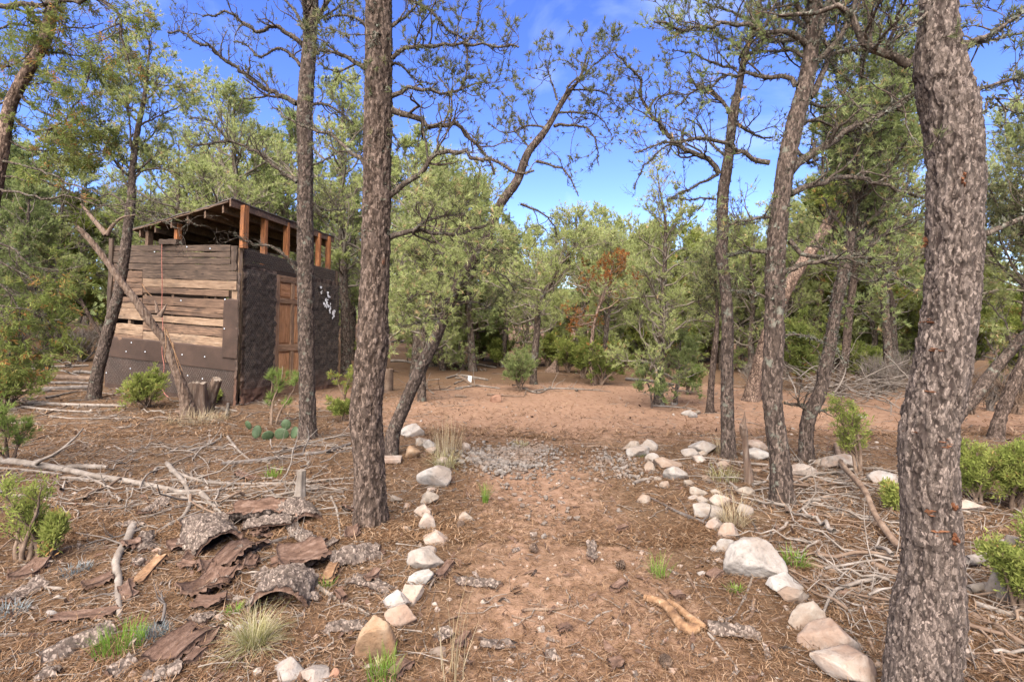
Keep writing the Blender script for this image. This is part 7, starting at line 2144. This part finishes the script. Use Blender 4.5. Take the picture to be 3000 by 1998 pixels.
shrub('pine_shrub', 'low dark green pine bush on the far side of the clearing', 'D', 1225, 1068, 230, 190, 1215, 'pine', 'needle', 9, 0.075, 0.009, 7, dens=1.0)
shrub('juniper_shrub', 'bright yellow-green juniper bush, left of two beside the rusty juniper', 'D', 1500, 965, 170, 190, 1216, stems=8, nl=0.085, nw=0.009)
shrub('juniper_shrub', 'bright yellow-green juniper bush, right of two beside the rusty juniper', 'D', 1585, 1000, 150, 250, 1217, stems=8, nl=0.085, nw=0.009)
shrub('juniper_shrub', 'deep green juniper bush hugging the rusty juniper stem', 'D', 1690, 1035, 130, 270, 1218, stems=7, nl=0.08, nw=0.009, leaf='scale_old')
shrub('juniper_shrub', 'big dark juniper bush behind the dark lichened pine', 'E', 860, 1060, 240, 430, 1219, stems=9, nl=0.09, nw=0.010, leaf='scale_old', dens=1.2)
shrub('juniper_shrub', 'light green juniper bush right of the crooked lichened pine', 'E', 1215, 1030, 170, 250, 1220, stems=7, nl=0.09, nw=0.010)
shrub('juniper_shrub', 'yellowish juniper bush left of the clearing bush', 'D', 1100, 930, 130, 140, 1221, stems=7, nl=0.085, nw=0.010)
shrub('pine_shrub', 'green pine bush behind the two young pines', 'D', 1840, 920, 180, 180, 1222, 'pine', 'needle', 8, 0.085, 0.011, 7)
shrub('pine_shrub', 'soft green pine bush right of the small young pine', 'D', 2190, 1090, 160, 170, 1223, 'pine', 'needle_fresh', 7, 0.07, 0.009, 7)
for i, (x, y, w, h) in enumerate([(1330, 1090, 360, 190), (1850, 1200, 200, 260), (1960, 1180, 200, 260), (2100, 1200, 240, 300), (1420, 1050, 300, 200), (1600, 1060, 300, 190), (620, 1060, 220, 140), (990, 1010, 200, 150)]):
    shrub('leafless_brush', ['leafless grey-brown brush right of the brush pile', 'thin leafless brush behind the thick trunk, left clump', 'thin grey leafless brush behind the thick trunk, right clump', 'tall leafless brush at the right edge under the leaning trunk', 'grey leafless brush between the lichened pines', 'brown leafless brush deep behind the brush pile', 'low leafless brush far left of the brush pile', 'grey leafless brush beside the big leaning juniper'][i], 'E', x, y, w, h, 1240 + i, stems=12, twig_mat='brown_wood' if i % 2 else 'grey_wood', bare=True, dens=1.1, group='leafless brush among the trees')
# undergrowth of the woods, copies of four bushes
ub = [shrub('juniper_shrub', 'yellow-green juniper bush in the undergrowth behind the clearing', 'D', 1380, 930, 150, 170, 1260, stems=9, nl=0.09, nw=0.011, group='undergrowth bushes in the woods'),
      shrub('pine_shrub', 'bushy young pine in the undergrowth behind the clearing', 'D', 700, 900, 150, 190, 1261, 'pine', 'needle_far', 8, 0.09, 0.013, 7, group='undergrowth bushes in the woods'),
      shrub('juniper_shrub', 'dark juniper bush in the undergrowth behind the clearing', 'D', 1000, 900, 150, 160, 1262, stems=9, nl=0.09, nw=0.011, leaf='scale_old', group='undergrowth bushes in the woods'),
      shrub('leafless_brush', 'tangle of bare grey twigs in the undergrowth behind the clearing', 'D', 820, 900, 160, 130, 1263, stems=12, bare=True, twig_mat='grey_wood', group='undergrowth bushes in the woods')]
rs = rng_(1270)
n = 0
while n < 75:
    y = rs.uniform(12.8, 30)
    x = rs.uniform(-1.15, 1.15) * y
    if (-3.0 < x < 6.8 and y < 13.6) or (-9 < x < -2.4 and y < 13.5) or (abs(x - 0.05 * y) < 0.7 and y < 22):
        continue
    q = int(rs.choice(4, p=[0.3, 0.3, 0.2, 0.2]))
    copy_thing(ub[q], (x, y, tz1(x, y) - 0.02), rs.uniform(0, 6.28), rs.uniform(0.6, 1.5), ['yellow-green juniper bush', 'bushy young pine', 'dark juniper bush', 'tangle of bare grey twigs'][q] + (' ' if y < 18 else ' farther back ') + zone(CX + F * x / y))
    n += 1

def blades(geo, b, n, L, W, spread, rs, lean=0.6, droop=0.9, tint=(0, 1)):
    K = 5
    a = rs.random(n) * 6.283
    r = spread * np.sqrt(rs.random(n))
    p = np.stack([b[0] + np.cos(a) * r, b[1] + np.sin(a) * r, np.full(n, b[2])], 1)
    a2 = a + rs.normal(size=n) * 0.7
    out = np.stack([np.cos(a2), np.sin(a2), np.zeros(n)], 1)
    ln = L * rs.uniform(0.45, 1.1, n)
    th = lean * rs.random(n)
    P = np.zeros((n, K, 3))
    P[:, 0] = p
    for k in range(1, K):
        d = out * np.sin(th)[:, None] + np.array([0, 0, 1]) * np.cos(th)[:, None]
        P[:, k] = P[:, k - 1] + d * (ln / (K - 1))[:, None]
        th = th + droop * rs.random(n) * 0.7
    P[:, :, 2] = np.maximum(P[:, :, 2], tz(P[:, :, 0], P[:, :, 1]) + 0.004)
    side = np.stack([-out[:, 1], out[:, 0], np.zeros(n)], 1)[:, None, :] * (W * np.linspace(1, 0.15, K))[None, :, None]
    V = np.stack([P - side, P + side], 2).reshape(n, K * 2, 3)
    q = np.array([(2 * k, 2 * k + 1, 2 * k + 3, 2 * k + 2) for k in range(K - 1)])
    Q = (np.arange(n)[:, None, None] * K * 2 + q[None]).reshape(-1, 4)
    ti = np.repeat(tint[0] + (tint[1] - tint[0]) * rs.random(n), K * 2)
    geo.add(V.reshape(-1, 3), Q, tint=ti)
def tuft(z, x, y, label, seed, mat, n, L, spread, W=0.002, lean=0.6, droop=0.5, tint=(0, 1), name='grass_tuft', cat='grass'):
    b = G3(*cv(z, x, y))
    g = Geo()
    blades(g, b - b * 0 , n, L, W, spread, rng_(seed), lean, droop, tint)
    return tag(link(name, g.mesh(name, [MAT[mat]], smooth=False, origin=b), None, b), label, cat)
tuft('L', 660, 1230, 'bright green grass tuft in the left foreground', 1300, 'grass', 260, 0.105, 0.09, 0.0018, 0.45, 0.35)
tuft('L', 1400, 1215, 'wide straw-coloured grass tuft with a green heart', 1301, 'half_grass', 420, 0.19, 0.05, 0.0012, 1.25, 0.8, (0.3, 1))
tuft('L', 1400, 1210, 'green heart of the straw-coloured grass tuft', 1302, 'half_grass', 220, 0.09, 0.05, 0.0015, 0.5, 0.3, (0, 0.4))
tuft('M', 480, 340, 'tall dry tan grass beside the left stones', 1303, 'dry_grass', 130, 0.38, 0.15, 0.0018, 0.35, 0.15)
tuft('M', 470, 400, 'matted dry grass hanging over a pale stone', 1304, 'half_grass', 220, 0.22, 0.10, 0.002, 1.0, 0.9, (0.25, 1))
tuft('M', 685, 600, 'little green shoot on the upper path', 1305, 'grass', 60, 0.16, 0.025, 0.0022, 0.4, 0.3)
tuft('M', 130, 1555, 'fresh green grass at the bottom edge left of the path', 1306, 'grass', 110, 0.11, 0.06, 0.0017, 0.4, 0.35)
tuft('R', 335, 1000, 'green sprout standing on the right half of the path', 1307, 'grass', 70, 0.14, 0.05, 0.0020, 0.6, 0.3)
tuft('R', 735, 720, 'dry grass fallen over the right edging stones', 1308, 'dry_grass', 170, 0.30, 0.08, 0.0017, 0.9, 0.7)
tuft('R', 1075, 935, 'small leafy green plant right of the largest boulder', 1309, 'grass', 110, 0.10, 0.06, 0.003, 1.0, 0.4)
tuft('R', 680, 475, 'green and tan grass in front of the thin spiky pine', 1310, 'half_grass', 150, 0.14, 0.12, 0.002, 0.8, 0.4)
tuft('R', 690, 330, 'dry grass round the foot of the thin spiky pine', 1311, 'dry_grass', 120, 0.20, 0.10, 0.0022, 0.5, 0.5)
tuft('R', 750, 1085, 'tiny green plant below the largest boulder', 1312, 'grass', 50, 0.06, 0.03, 0.003, 1.0, 0.3)
tuft('L', 1510, 280, 'small round green plant on the litter behind the heap', 1313, 'grass', 70, 0.11, 0.06, 0.003, 1.0, 0.3)
tuft('L', 845, 1160, 'blue-grey tufted plant beside the green grass', 1314, 'sage', 260, 0.06, 0.05, 0.0020, 1.3, 0.4, name='sage_plant', cat='plant')
tuft('L', 415, 800, 'small grey-green plant below the left sapling', 1315, 'sage', 120, 0.05, 0.07, 0.003, 1.3, 0.4, name='sage_plant', cat='plant')
tuft('L', 40, 1040, 'grey-green plant at the left edge', 1316, 'sage', 110, 0.06, 0.07, 0.003, 1.2, 0.4, name='sage_plant', cat='plant')
tuft('L', 1795, 890, 'tiny green weed on the right side of the bark heap', 1317, 'grass', 60, 0.06, 0.03, 0.003, 1.2, 0.3, name='weed', cat='plant')
tuft('L', 1290, 1020, 'tiny green weed in front of the tunnel slab', 1318, 'grass', 50, 0.05, 0.03, 0.003, 1.2, 0.3, name='weed', cat='plant')
tuft('L', 2090, 1365 - 20, 'pale weed beside the big tan stone', 1319, 'half_grass', 40, 0.06, 0.03, 0.003, 1.2, 0.3, name='weed', cat='plant')
tuft('M', 510, 1545, 'bare grey stalks at the left side of the path', 1320, 'dry_grass', 14, 0.34, 0.06, 0.0022, 0.3, 0.15)
tuft('M', 870, 292, 'small yellow-green tuft behind the gravel', 1321, 'half_grass', 90, 0.08, 0.09, 0.0025, 1.0, 0.4)
tuft('M', 1530, 345, 'green tuft below the long low white stone', 1322, 'grass', 60, 0.06, 0.07, 0.0025, 1.0, 0.4)
tuft('N', 1520, 1400, 'straw scattered in front of the sawn stump', 1323, 'dry_grass', 420, 0.22, 0.34, 0.0022, 1.4, 0.6)
# prickly pear
b = G3(*cv('L', 1555, 70))
pp = root('prickly_pear', b, 'prickly pear cactus with round green pads beside the slim trunk', 'cactus')
MAT['pad'] = plain_mat('cactus_pad', ((0.033, 0.051, 0.021), (0.051, 0.075, 0.033), (0.075, 0.099, 0.051)), 10.0, rand=0.3, rough=0.6)
Vp, Tp = ICO[3]
for i, (dx, dz, w, h, yaw, tl) in enumerate([(0.0, 0.06, 0.16, 0.15, 0.2, 0.2), (0.13, 0.07, 0.13, 0.14, -0.5, -0.3), (-0.14, 0.05, 0.13, 0.13, 0.6, 0.4), (0.05, 0.17, 0.11, 0.12, 0.1, 0.1), (-0.30, 0.08, 0.10, 0.15, 0.3, -0.2), (-0.36, 0.17, 0.08, 0.11, -0.3, 0.3), (0.22, 0.05, 0.10, 0.11, 0.8, 0.3)]):
    V = Vp * np.array([w / 2, 0.014, h / 2]) * (1 + 0.05 * (fbm(Vp * 2, 2, i)[:, None] - 0.5))
    o = link('pad', mesh_from('pad', V, tris=Tp, mats=[MAT['pad']]), pp, (dx, 0.04 * math.sin(i * 2.1), dz))
    o.rotation_euler = (tl, 0.15 * (-1) ** i, yaw)
# boards and rubbish seen far off
def flat_board(z, x0, x1, y0, y1, mat, label, T=0.03, upright=False, yaw=0.0, name='board'):
    (xa, ya), (xb, yb) = cv(z, x0, y0), cv(z, x1, y1)
    g = G3((xa + xb) / 2, yb)
    w, h = (xb - xa) / F * g[1], (yb - ya) / F * g[1]
    me = board_mesh(name, w, h if upright else 0.14, T, mat, int(x0), 5, 0.002)
    o = link(name, me, None, g + np.array([0, 0, h / 2 if upright else 0.012]))
    o.rotation_euler = (math.radians(86) if upright else 0.0, 0, yaw)
    return tag(o, label, 'board')
flat_board('D', 925, 945, 984, 1020, 'white', 'small white board standing by the far clearing edge', upright=True)
flat_board('M', 140, 233, 346, 378, 'st_pink', 'flat reddish board left of the ochre-faced stone', T=0.04, yaw=0.1)

# ------------------------------------------------------------------ litter
def litter_weight(X, Y):
    return 1 - 0.85 * bare_mask(X, Y)
def scatter(n, rs, y0=1.75, y1=9.0, pw=1.9, lim=1.12):
    Y = y0 + (y1 - y0) * rs.random(n) ** pw
    X = rs.uniform(-lim, lim, n) * (Y + 0.3)
    return X, Y
def ground_twigs(n, seed, ln, rad, mats, label, name, region, K=6, sides=4, wob=0.28, rise=0.03):
    rs = rng_(seed)
    Xs, Ys = [], []
    while sum(map(len, Xs)) < n:
        X, Y = region(rs)
        Xs.append(X)
        Ys.append(Y)
    X, Y = np.concatenate(Xs)[:n], np.concatenate(Ys)[:n]
    L = ln[0] + (ln[1] - ln[0]) * rs.random(n) ** 2.2
    a = rs.random(n) * 6.283
    P = np.zeros((n, K, 3))
    P[:, 0, 0], P[:, 0, 1] = X, Y
    for k in range(1, K):
        a = a + wob * rs.normal(size=n)
        P[:, k, 0] = P[:, k - 1, 0] + np.cos(a) * L / (K - 1)
        P[:, k, 1] = P[:, k - 1, 1] + np.sin(a) * L / (K - 1)
    R = (rad[0] + (rad[1] - rad[0]) * rs.random(n) ** 2.5)[:, None] * np.linspace(1, 0.4, K)[None]
    P[:, :, 2] = tz(P[:, :, 0], P[:, :, 1]) + R + rise * (rs.random(n)[:, None] ** 2) * rs.random((n, K)) + 0.004
    return P, R
# individual sticks of the brush right of the path and of the left woods floor
def reg_right(rs):
    px = rs.uniform(2080, 2640, 400)
    py = rs.uniform(1360, 1800, 400)
    ok = (px - 2000) * 0.72 > (py - 1330)
    ok |= (px > 2330) & (py < 1900)
    W = np.array([G3(x, y) for x, y in zip(px[ok][:60], py[ok][:60])])
    return W[:, 0], W[:, 1]
def reg_right2(rs):
    W = np.array([G3(x, y) for x, y in zip(rs.uniform(2800, 3080, 60), rs.uniform(1430, 1990, 60))])
    return W[:, 0], W[:, 1]
def reg_left(rs):
    W = np.array([G3(x, y) for x, y in zip(rs.uniform(-60, 1030, 60), 1180 + 330 * rs.random(60) ** 1.3)])
    return W[:, 0], W[:, 1]
def reg_far(rs):
    W = np.array([G3(x, y) for x, y in zip(rs.uniform(1120, 1820, 60), rs.uniform(1085, 1160, 60))])
    return W[:, 0], W[:, 1]
def reg_leftback(rs):
    W = np.array([G3(x, y) for x, y in zip(rs.uniform(-60, 330, 60), rs.uniform(1010, 1200, 60))])
    return W[:, 0], W[:, 1]
def many_sticks(n, seed, region, ln, rad, mats, label, group, fork=0.5):
    noun = 'dead branch' if 'dead branch' in label else 'twig'
    rs = rng_(seed + 1)
    P, R = ground_twigs(n, seed, ln, rad, mats, label, 'twig', region, 8, 5, 0.24, 0.06)
    for i in range(n):
        if np.any((P[i, :, 0] > -0.62) & (P[i, :, 0] < 1.30) & (P[i, :, 1] < 5.8)):
            continue                                    # the path itself is swept clear
        g = Geo()
        wood(g, P[i:i + 1], R[i:i + 1], 6)
        L = np.linalg.norm(P[i, -1] - P[i, 0])
        forked = rs.random() < fork
        if forked:
            A, RA_ = spawn(P[i:i + 1], R[i:i + 1], int(rs.integers(1, 5)), rs, 0.4 * L, (0.4, 1.0), 0.05, 0.2, 6, 0.2, 0.6, flat=0.7)
            A[:, :, 2] = np.maximum(A[:, :, 2], tz(A[:, :, 0], A[:, :, 1]) + 0.005)
            wood(g, A, RA_, 5)
        mk = mats[int(rs.integers(len(mats)))]
        sz = 'long ' if L > 0.6 * ln[1] else 'short ' if L < ln[0] + 0.18 * (ln[1] - ln[0]) else ''
        lb = sz + ('forked ' if forked else 'bare ') + {'grey_wood': 'grey', 'brown_wood': 'brown', 'dark_stick': 'blackish'}[mk] + ' ' + noun + ' near ' + near_land(P[i].mean(0))
        tag(link('fallen_branch', g.mesh('fallen_branch', [MAT[mk]], origin=P[i, 0]), None, P[i, 0]), lb, 'branch', group)
many_sticks(105, 1400, reg_right, (0.25, 1.3), (0.004, 0.016), ['grey_wood', 'brown_wood', 'grey_wood'], 'bare grey twig in the brushwood between the right stone edging and the thick trunk', 'twigs of the brushwood right of the path')
many_sticks(32, 1402, reg_right2, (0.2, 0.9), (0.003, 0.012), ['grey_wood', 'brown_wood'], 'bare twig in the brushwood right of the thick trunk', 'twigs right of the thick trunk')
many_sticks(95, 1404, reg_left, (0.25, 1.2), (0.004, 0.015), ['grey_wood', 'grey_wood', 'brown_wood'], 'bare grey twig strewn on the woodland floor left of the path', 'twigs strewn left of the path')
many_sticks(30, 1406, reg_far, (0.3, 1.5), (0.006, 0.022), ['grey_wood', 'brown_wood'], 'grey dead branch strewn along the far edge of the clearing', 'branches along the far edge of the clearing')
many_sticks(30, 1408, reg_leftback, (0.5, 2.2), (0.008, 0.030), ['grey_wood', 'brown_wood', 'dark_stick'], 'grey dead branch on the ground left of the shed', 'branches left of the shed')
def reg_heap(rs):
    W = np.array([G3(x, y) for x, y in zip(700 + rs.normal(size=60) * 190, 1600 + rs.normal(size=60) * 110)])
    return W[:, 0], W[:, 1]
many_sticks(30, 1412, reg_heap, (0.12, 0.6), (0.003, 0.010), ['grey_wood', 'brown_wood', 'dark_stick'], 'thin twig tangled in the bark heap', 'twigs tangled in the bark heap')
for sd_, reg_, n_, mt_, lab_ in [(1414, reg_right, 80, 'grey_wood', 'thin brushwood tangled between the right stone edging and the thick trunk'), (1415, reg_left, 230, 'grey_wood', 'thin dead twigs tangled over the floor left of the path'), (1416, reg_right2, 50, 'brown_wood', 'thin brushwood right of the thick trunk')]:
    P, R = ground_twigs(n_, sd_, (0.25, 0.9), (0.003, 0.009), None, '', '', reg_, 8, 5, 0.24, 0.07)
    ok_ = ~np.any((P[:, :, 0] > -0.62) & (P[:, :, 0] < 1.30) & (P[:, :, 1] < 5.8), axis=1)
    P, R = P[ok_], R[ok_]
    A, RA_ = spawn(P, R, 2, rng_(sd_), 0.22, (0.4, 1.0), 0.05, 0.2, 5, 0.2, 0.6, flat=0.7)
    A[:, :, 2] = np.maximum(A[:, :, 2], tz(A[:, :, 0], A[:, :, 1]) + 0.005)
    g = Geo()
    wood(g, P, R, 5)
    wood(g, A, RA_, 4)
    tag(link('brushwood', g.mesh('brushwood', [MAT[mt_]])), lab_, 'twigs', kind='stuff')
# heap of grey branches on the right
rs = rng_(1410)
hb = G3(*cv('E', 1280, 1150))
hp_ = root('brush_pile', hb, 'tangled heap of silvery dead branches at the right edge of the clearing', 'brush pile')
g = Geo()
n = 120
a = rs.random(n) * 6.283
P = np.zeros((n, 7, 3))
P[:, 0] = np.stack([rs.normal(size=n) * 0.55, rs.normal(size=n) * 0.5 + 0.4, 0.05 + 0.35 * rs.random(n)], 1)
d = nrm(np.stack([np.cos(a), np.sin(a), rs.normal(size=n) * 0.35 + 0.1], 1))
for k in range(1, 7):
    d = nrm(d + 0.2 * rs.normal(size=(n, 3)) - np.array([0, 0, 0.03]))
    P[:, k] = P[:, k - 1] + d * (0.10 + 0.12 * rs.random(n))[:, None]
P[:, :, 2] = np.maximum(P[:, :, 2], 0.01)
wood(g, P, np.linspace(1, 0.3, 7)[None] * (0.005 + 0.010 * rs.random((n, 1)) ** 2), 4)
o = link('branches', g.mesh('branches', [MAT['grey_wood']]), hp_)
o['kind'] = 'stuff'

# fine litter that no one could count: twigs, bark chips, fallen needles
for nm, seed, n, ln, rad, mt, lab, far_ in [('fine_twigs', 1420, 7500, (0.05, 0.32), (0.0018, 0.0050), 'grey_wood', 'fine grey twigs strewn through the litter', 11.0),
                                           ('brown_twigs', 1421, 4200, (0.04, 0.22), (0.0018, 0.0045), 'brown_wood', 'fine brown twigs strewn through the litter', 10.0)]:
    def region(rs):
        X, Y = scatter(4000, rs, 1.75, far_, 1.35)
        side = np.where(np.abs(X - 0.45) > 1.0, 1.0, 0.22)
        k_ = rs.random(4000) < litter_weight(X, Y) * side * (0.35 + 1.1 * (vnoise(np.stack([X * 1.3, Y * 1.3, 0 * X], 1), seed) - 0.15))
        return X[k_], Y[k_]
    P, R = ground_twigs(n, seed, ln, rad, None, lab, nm, region, 5, 4, 0.35, 0.025)
    V, Q = tubes(P, R, 4)
    tag(link(nm, mesh_from(nm, V, Q, mats=[MAT[mt]])), lab, 'twigs', kind='stuff')
rs = rng_(1430)
g = Geo()
for mi in range(2):
    X, Y = scatter(9000, rs, 1.75, 8.5, 1.5)
    k_ = rs.random(len(X)) < litter_weight(X, Y) * (0.25 + vnoise(np.stack([X * 1.7, Y * 1.7, 0 * X], 1), 55))
    X, Y = X[k_][:4200], Y[k_][:4200]
    n = len(X)
    s = 0.004 + 0.015 * rs.random(n) ** 3.5
    a = rs.random(n) * 6.283
    ax = np.stack([np.cos(a), np.sin(a), 0.5 * rs.normal(size=n)], 1) * (s * rs.uniform(1.0, 2.2, n))[:, None]
    bx = np.stack([-np.sin(a), np.cos(a), 0.5 * rs.normal(size=n)], 1) * s[:, None] * 0.6
    c0 = np.stack([X, Y, tz(X, Y) + 0.004 + s * 0.45], 1)
    up_ = np.array([0, 0, 0.004])
    j = lambda: 1 + 0.3 * rs.normal(size=(n, 1))
    V = np.stack([c0 - ax * j() - bx * j(), c0 + ax * j() - bx * j(), c0 + ax * j() + bx * j(), c0 - ax * j() + bx * j(), c0 + up_ + ax * 0.1 + bx * 0.1], 1)
    T = (np.arange(n)[:, None, None] * 5 + np.array([[0, 1, 4], [1, 2, 4], [2, 3, 4], [3, 0, 4], [0, 2, 1], [0, 3, 2]])[None]).reshape(-1, 3)
    g.add(V.reshape(-1, 3), t=T, mat=mi, fis=0.7, cellr=0.5)
tag(link('bark_chips', g.mesh('bark_chips', [MAT['bk_out'], MAT['bk_in']], smooth=False)), 'small flakes of bark scattered over the litter', 'bark chips', kind='stuff')
MAT['duff'] = leaf_mat('fallen_pine_needles', [(0.0, (0.048, 0.026, 0.014)), (0.45, (0.102, 0.056, 0.030)), (0.8, (0.172, 0.106, 0.060)), (1.0, (0.240, 0.168, 0.112))], 0.1)
def fallen(n, y0, y1, ln, w, seed):
    rs = rng_(seed)
    X, Y = scatter(int(n * 2.6), rs, y0, y1, 1.5)
    k_ = rs.random(len(X)) < (0.10 + 0.90 * litter_weight(X, Y)) * np.clip(0.2 + 1.5 * (fbm(np.stack([X * 1.6, Y * 1.6, 0 * X], 1), 3, 66) - 0.2), 0, 1)
    X, Y = X[k_][:n], Y[k_][:n]
    n = len(X)
    a = rs.random(n) * 6.283
    L = ln * rs.uniform(0.6, 1.3, n)
    d = np.stack([np.cos(a), np.sin(a), 0.25 * rs.normal(size=n)], 1)
    sd = np.stack([-np.sin(a), np.cos(a), np.zeros(n)], 1) * w
    c0 = np.stack([X, Y, tz(X, Y) + 0.006 + 0.016 * rs.random(n)], 1)
    mid = c0 + d * (L * 0.5)[:, None] + sd * rs.normal(size=(n, 1)) * 2.5
    V = np.stack([c0 - sd * 0.5, c0 + sd * 0.5, mid + sd * 0.5, mid - sd * 0.5, c0 + d * L[:, None]], 1).reshape(-1, 3)
    i = np.arange(n)[:, None, None] * 5
    Q = (i + np.array([[0, 1, 2, 3]])[None]).reshape(-1, 4)
    T = (i + np.array([[3, 2, 4]])[None]).reshape(-1, 3)
    return V, Q, T, np.repeat(np.clip(rs.random(n) ** 1.2, 0, 1), 5)
g = Geo()
for args in ((72000, 1.7, 3.6, 0.050, 0.0026, 1440), (56000, 3.2, 6.5, 0.065, 0.0050, 1441), (26000, 6.0, 11.0, 0.09, 0.009, 1442)):
    V, Q, T, ti = fallen(*args)
    g.add(V, Q, T, tint=ti)
tag(link('fallen_needles', g.mesh('fallen_needles', [MAT['duff']], smooth=False)), 'carpet of fallen brown pine needles', 'pine needles', kind='stuff')
# a few pine cones
MAT['cone'] = plain_mat('pine_cone', ((0.05, 0.032, 0.022), (0.09, 0.06, 0.042), (0.15, 0.105, 0.075)), 40.0, rand=0.2)
for i, (z, x, y, lab) in enumerate([('R', 355, 1440, 'dark pine cone low on the right half of the path'), ('R', 100, 940, 'dark curled pine cone on the right half of the path'), ('M', 540, 730, 'small dark pine cone on the left half of the path'), ('M', 970, 860, 'tiny pine cone in the bare middle of the path')]):
    rs = rng_(1450 + i)
    g = Geo()
    for k in range(46):
        u = k / 46
        a = k * 2.39996
        rr = 0.030 * math.sin(math.pi * (0.12 + 0.82 * u)) ** 0.7
        d = np.array([math.cos(a), math.sin(a), 0.35 + 0.5 * u])
        c0 = np.array([0, 0, 0.045 * u])
        sd = np.array([-math.sin(a), math.cos(a), 0]) * 0.008
        tip = c0 + d / np.linalg.norm(d) * rr
        g.add([c0 - sd * 0.5, c0 + sd * 0.5, tip + sd, tip + [0, 0, 0.006], tip - sd], q=[(0, 1, 2, 4)], t=[(4, 2, 3)])
    b = G3(*cv(z, x, y), 0.012)
    o = tag(link('pine_cone', g.mesh('pine_cone', [MAT['cone']], smooth=False), None, b), lab, 'pine cone')
    o.rotation_euler = (1.2, 0.2, i * 1.3)
# orange chips where the bark of the thick trunk is torn
chips = [(2650, 1262, 60, 9), (2772, 1285, 30, 16), (2790, 1460, 16, 26), (2753, 1530, 44, 12), (2795, 1548, 12, 22), (2712, 942, 30, 12), (2732, 1022, 44, 7), (2722, 1142, 26, 8), (2815, 545, 14, 26), (2720, 1480, 20, 14), (2706, 708, 10, 22)]
near_pine = bpy.data.objects['pine_tree']
nb_ = np.array(near_pine.location)
sq_ = math.cos(math.atan(1230 / F))
MAT['raw'] = plain_mat('raw_orange_inner_bark', ((0.055, 0.019, 0.008), (0.097, 0.035, 0.013), (0.134, 0.063, 0.031)), 40.0, rand=0.1)
rs = rng_(1460)
tp = [(2085, 2697, 240), (1998, 2697, 226), (1772, 2721, 216), (1691, 2729, 190), (1529, 2728, 177), (1314, 2718, 176), (1212, 2730, 174), (1110, 2754, 171), (1008, 2768, 170), (906, 2784, 167), (800, 2793, 168), (500, 2798, 170), (300, 2776, 172)]
tp = np.array(tp[::-1], float)
for k, (x, y, w, h) in enumerate(chips):
    cx_ = np.interp(y, tp[:, 0], tp[:, 1])
    rw = np.interp(y, tp[:, 0], tp[:, 2]) / 2
    d0 = nb_[1]
    R0 = rw / F * d0 * sq_
    u = np.clip((x - cx_) / rw, -0.96, 0.96)
    g = Geo()
    for j in range(6):
        du = rs.normal() * w / rw * 0.28
        dy = rs.normal() * h * 0.35
        uu = np.clip(u + du, -0.98, 0.98)
        nrm_ = np.array([uu, -math.sqrt(1 - uu ** 2), 0])
        nrm_ = np.array([nrm_[0] * 0.773 + nrm_[1] * 0.634, -nrm_[0] * 0.634 + nrm_[1] * 0.773, 0])
        P0 = np.array([(cx_ - CX) / F * d0, d0, CAM_H - (y + dy - HY) / F * d0]) + nrm_ * (R0 * 1.0 - 0.002)
        tx = np.array([-nrm_[1], nrm_[0], 0])
        s = 0.0065 * rs.uniform(0.4, 1.3)
        l = s * (2.2 if w > h else 0.8)
        hh = s * (0.5 if w > h else 1.8)
        q = [P0 - tx * l, P0 + tx * l * 0.8 - [0, 0, hh], P0 + tx * l + [0, 0, hh * 0.6] + nrm_ * 0.006, P0 - tx * l * 0.6 + [0, 0, hh] + nrm_ * 0.004, P0 + nrm_ * 0.012]
        g.add(np.array(q) - nb_, t=[(0, 1, 4), (1, 2, 4), (2, 3, 4), (3, 0, 4)])
    link('torn_bark', g.mesh('torn_bark', [MAT['raw']], smooth=False), near_pine)

# a label shared inside a group is told apart by its order across the view
from collections import defaultdict
same = defaultdict(list)
for o in list(scene.objects):
    if o.parent is None and o.get('label') and o.get('group'):
        same[o['label']].append(o)
ORD = ['leftmost', 'second from left', 'third from left', 'fourth from left', 'fifth from left', 'sixth from left', 'seventh from left', 'eighth from left', 'ninth from left']
for lab, lst in same.items():
    if 1 < len(lst) <= 10:
        lst.sort(key=lambda o: o.location[0] / max(o.location[1], 0.1))
        for k_, o in enumerate(lst):
            o['label'] = lab + ', ' + ('rightmost' if k_ == len(lst) - 1 else ORD[k_])
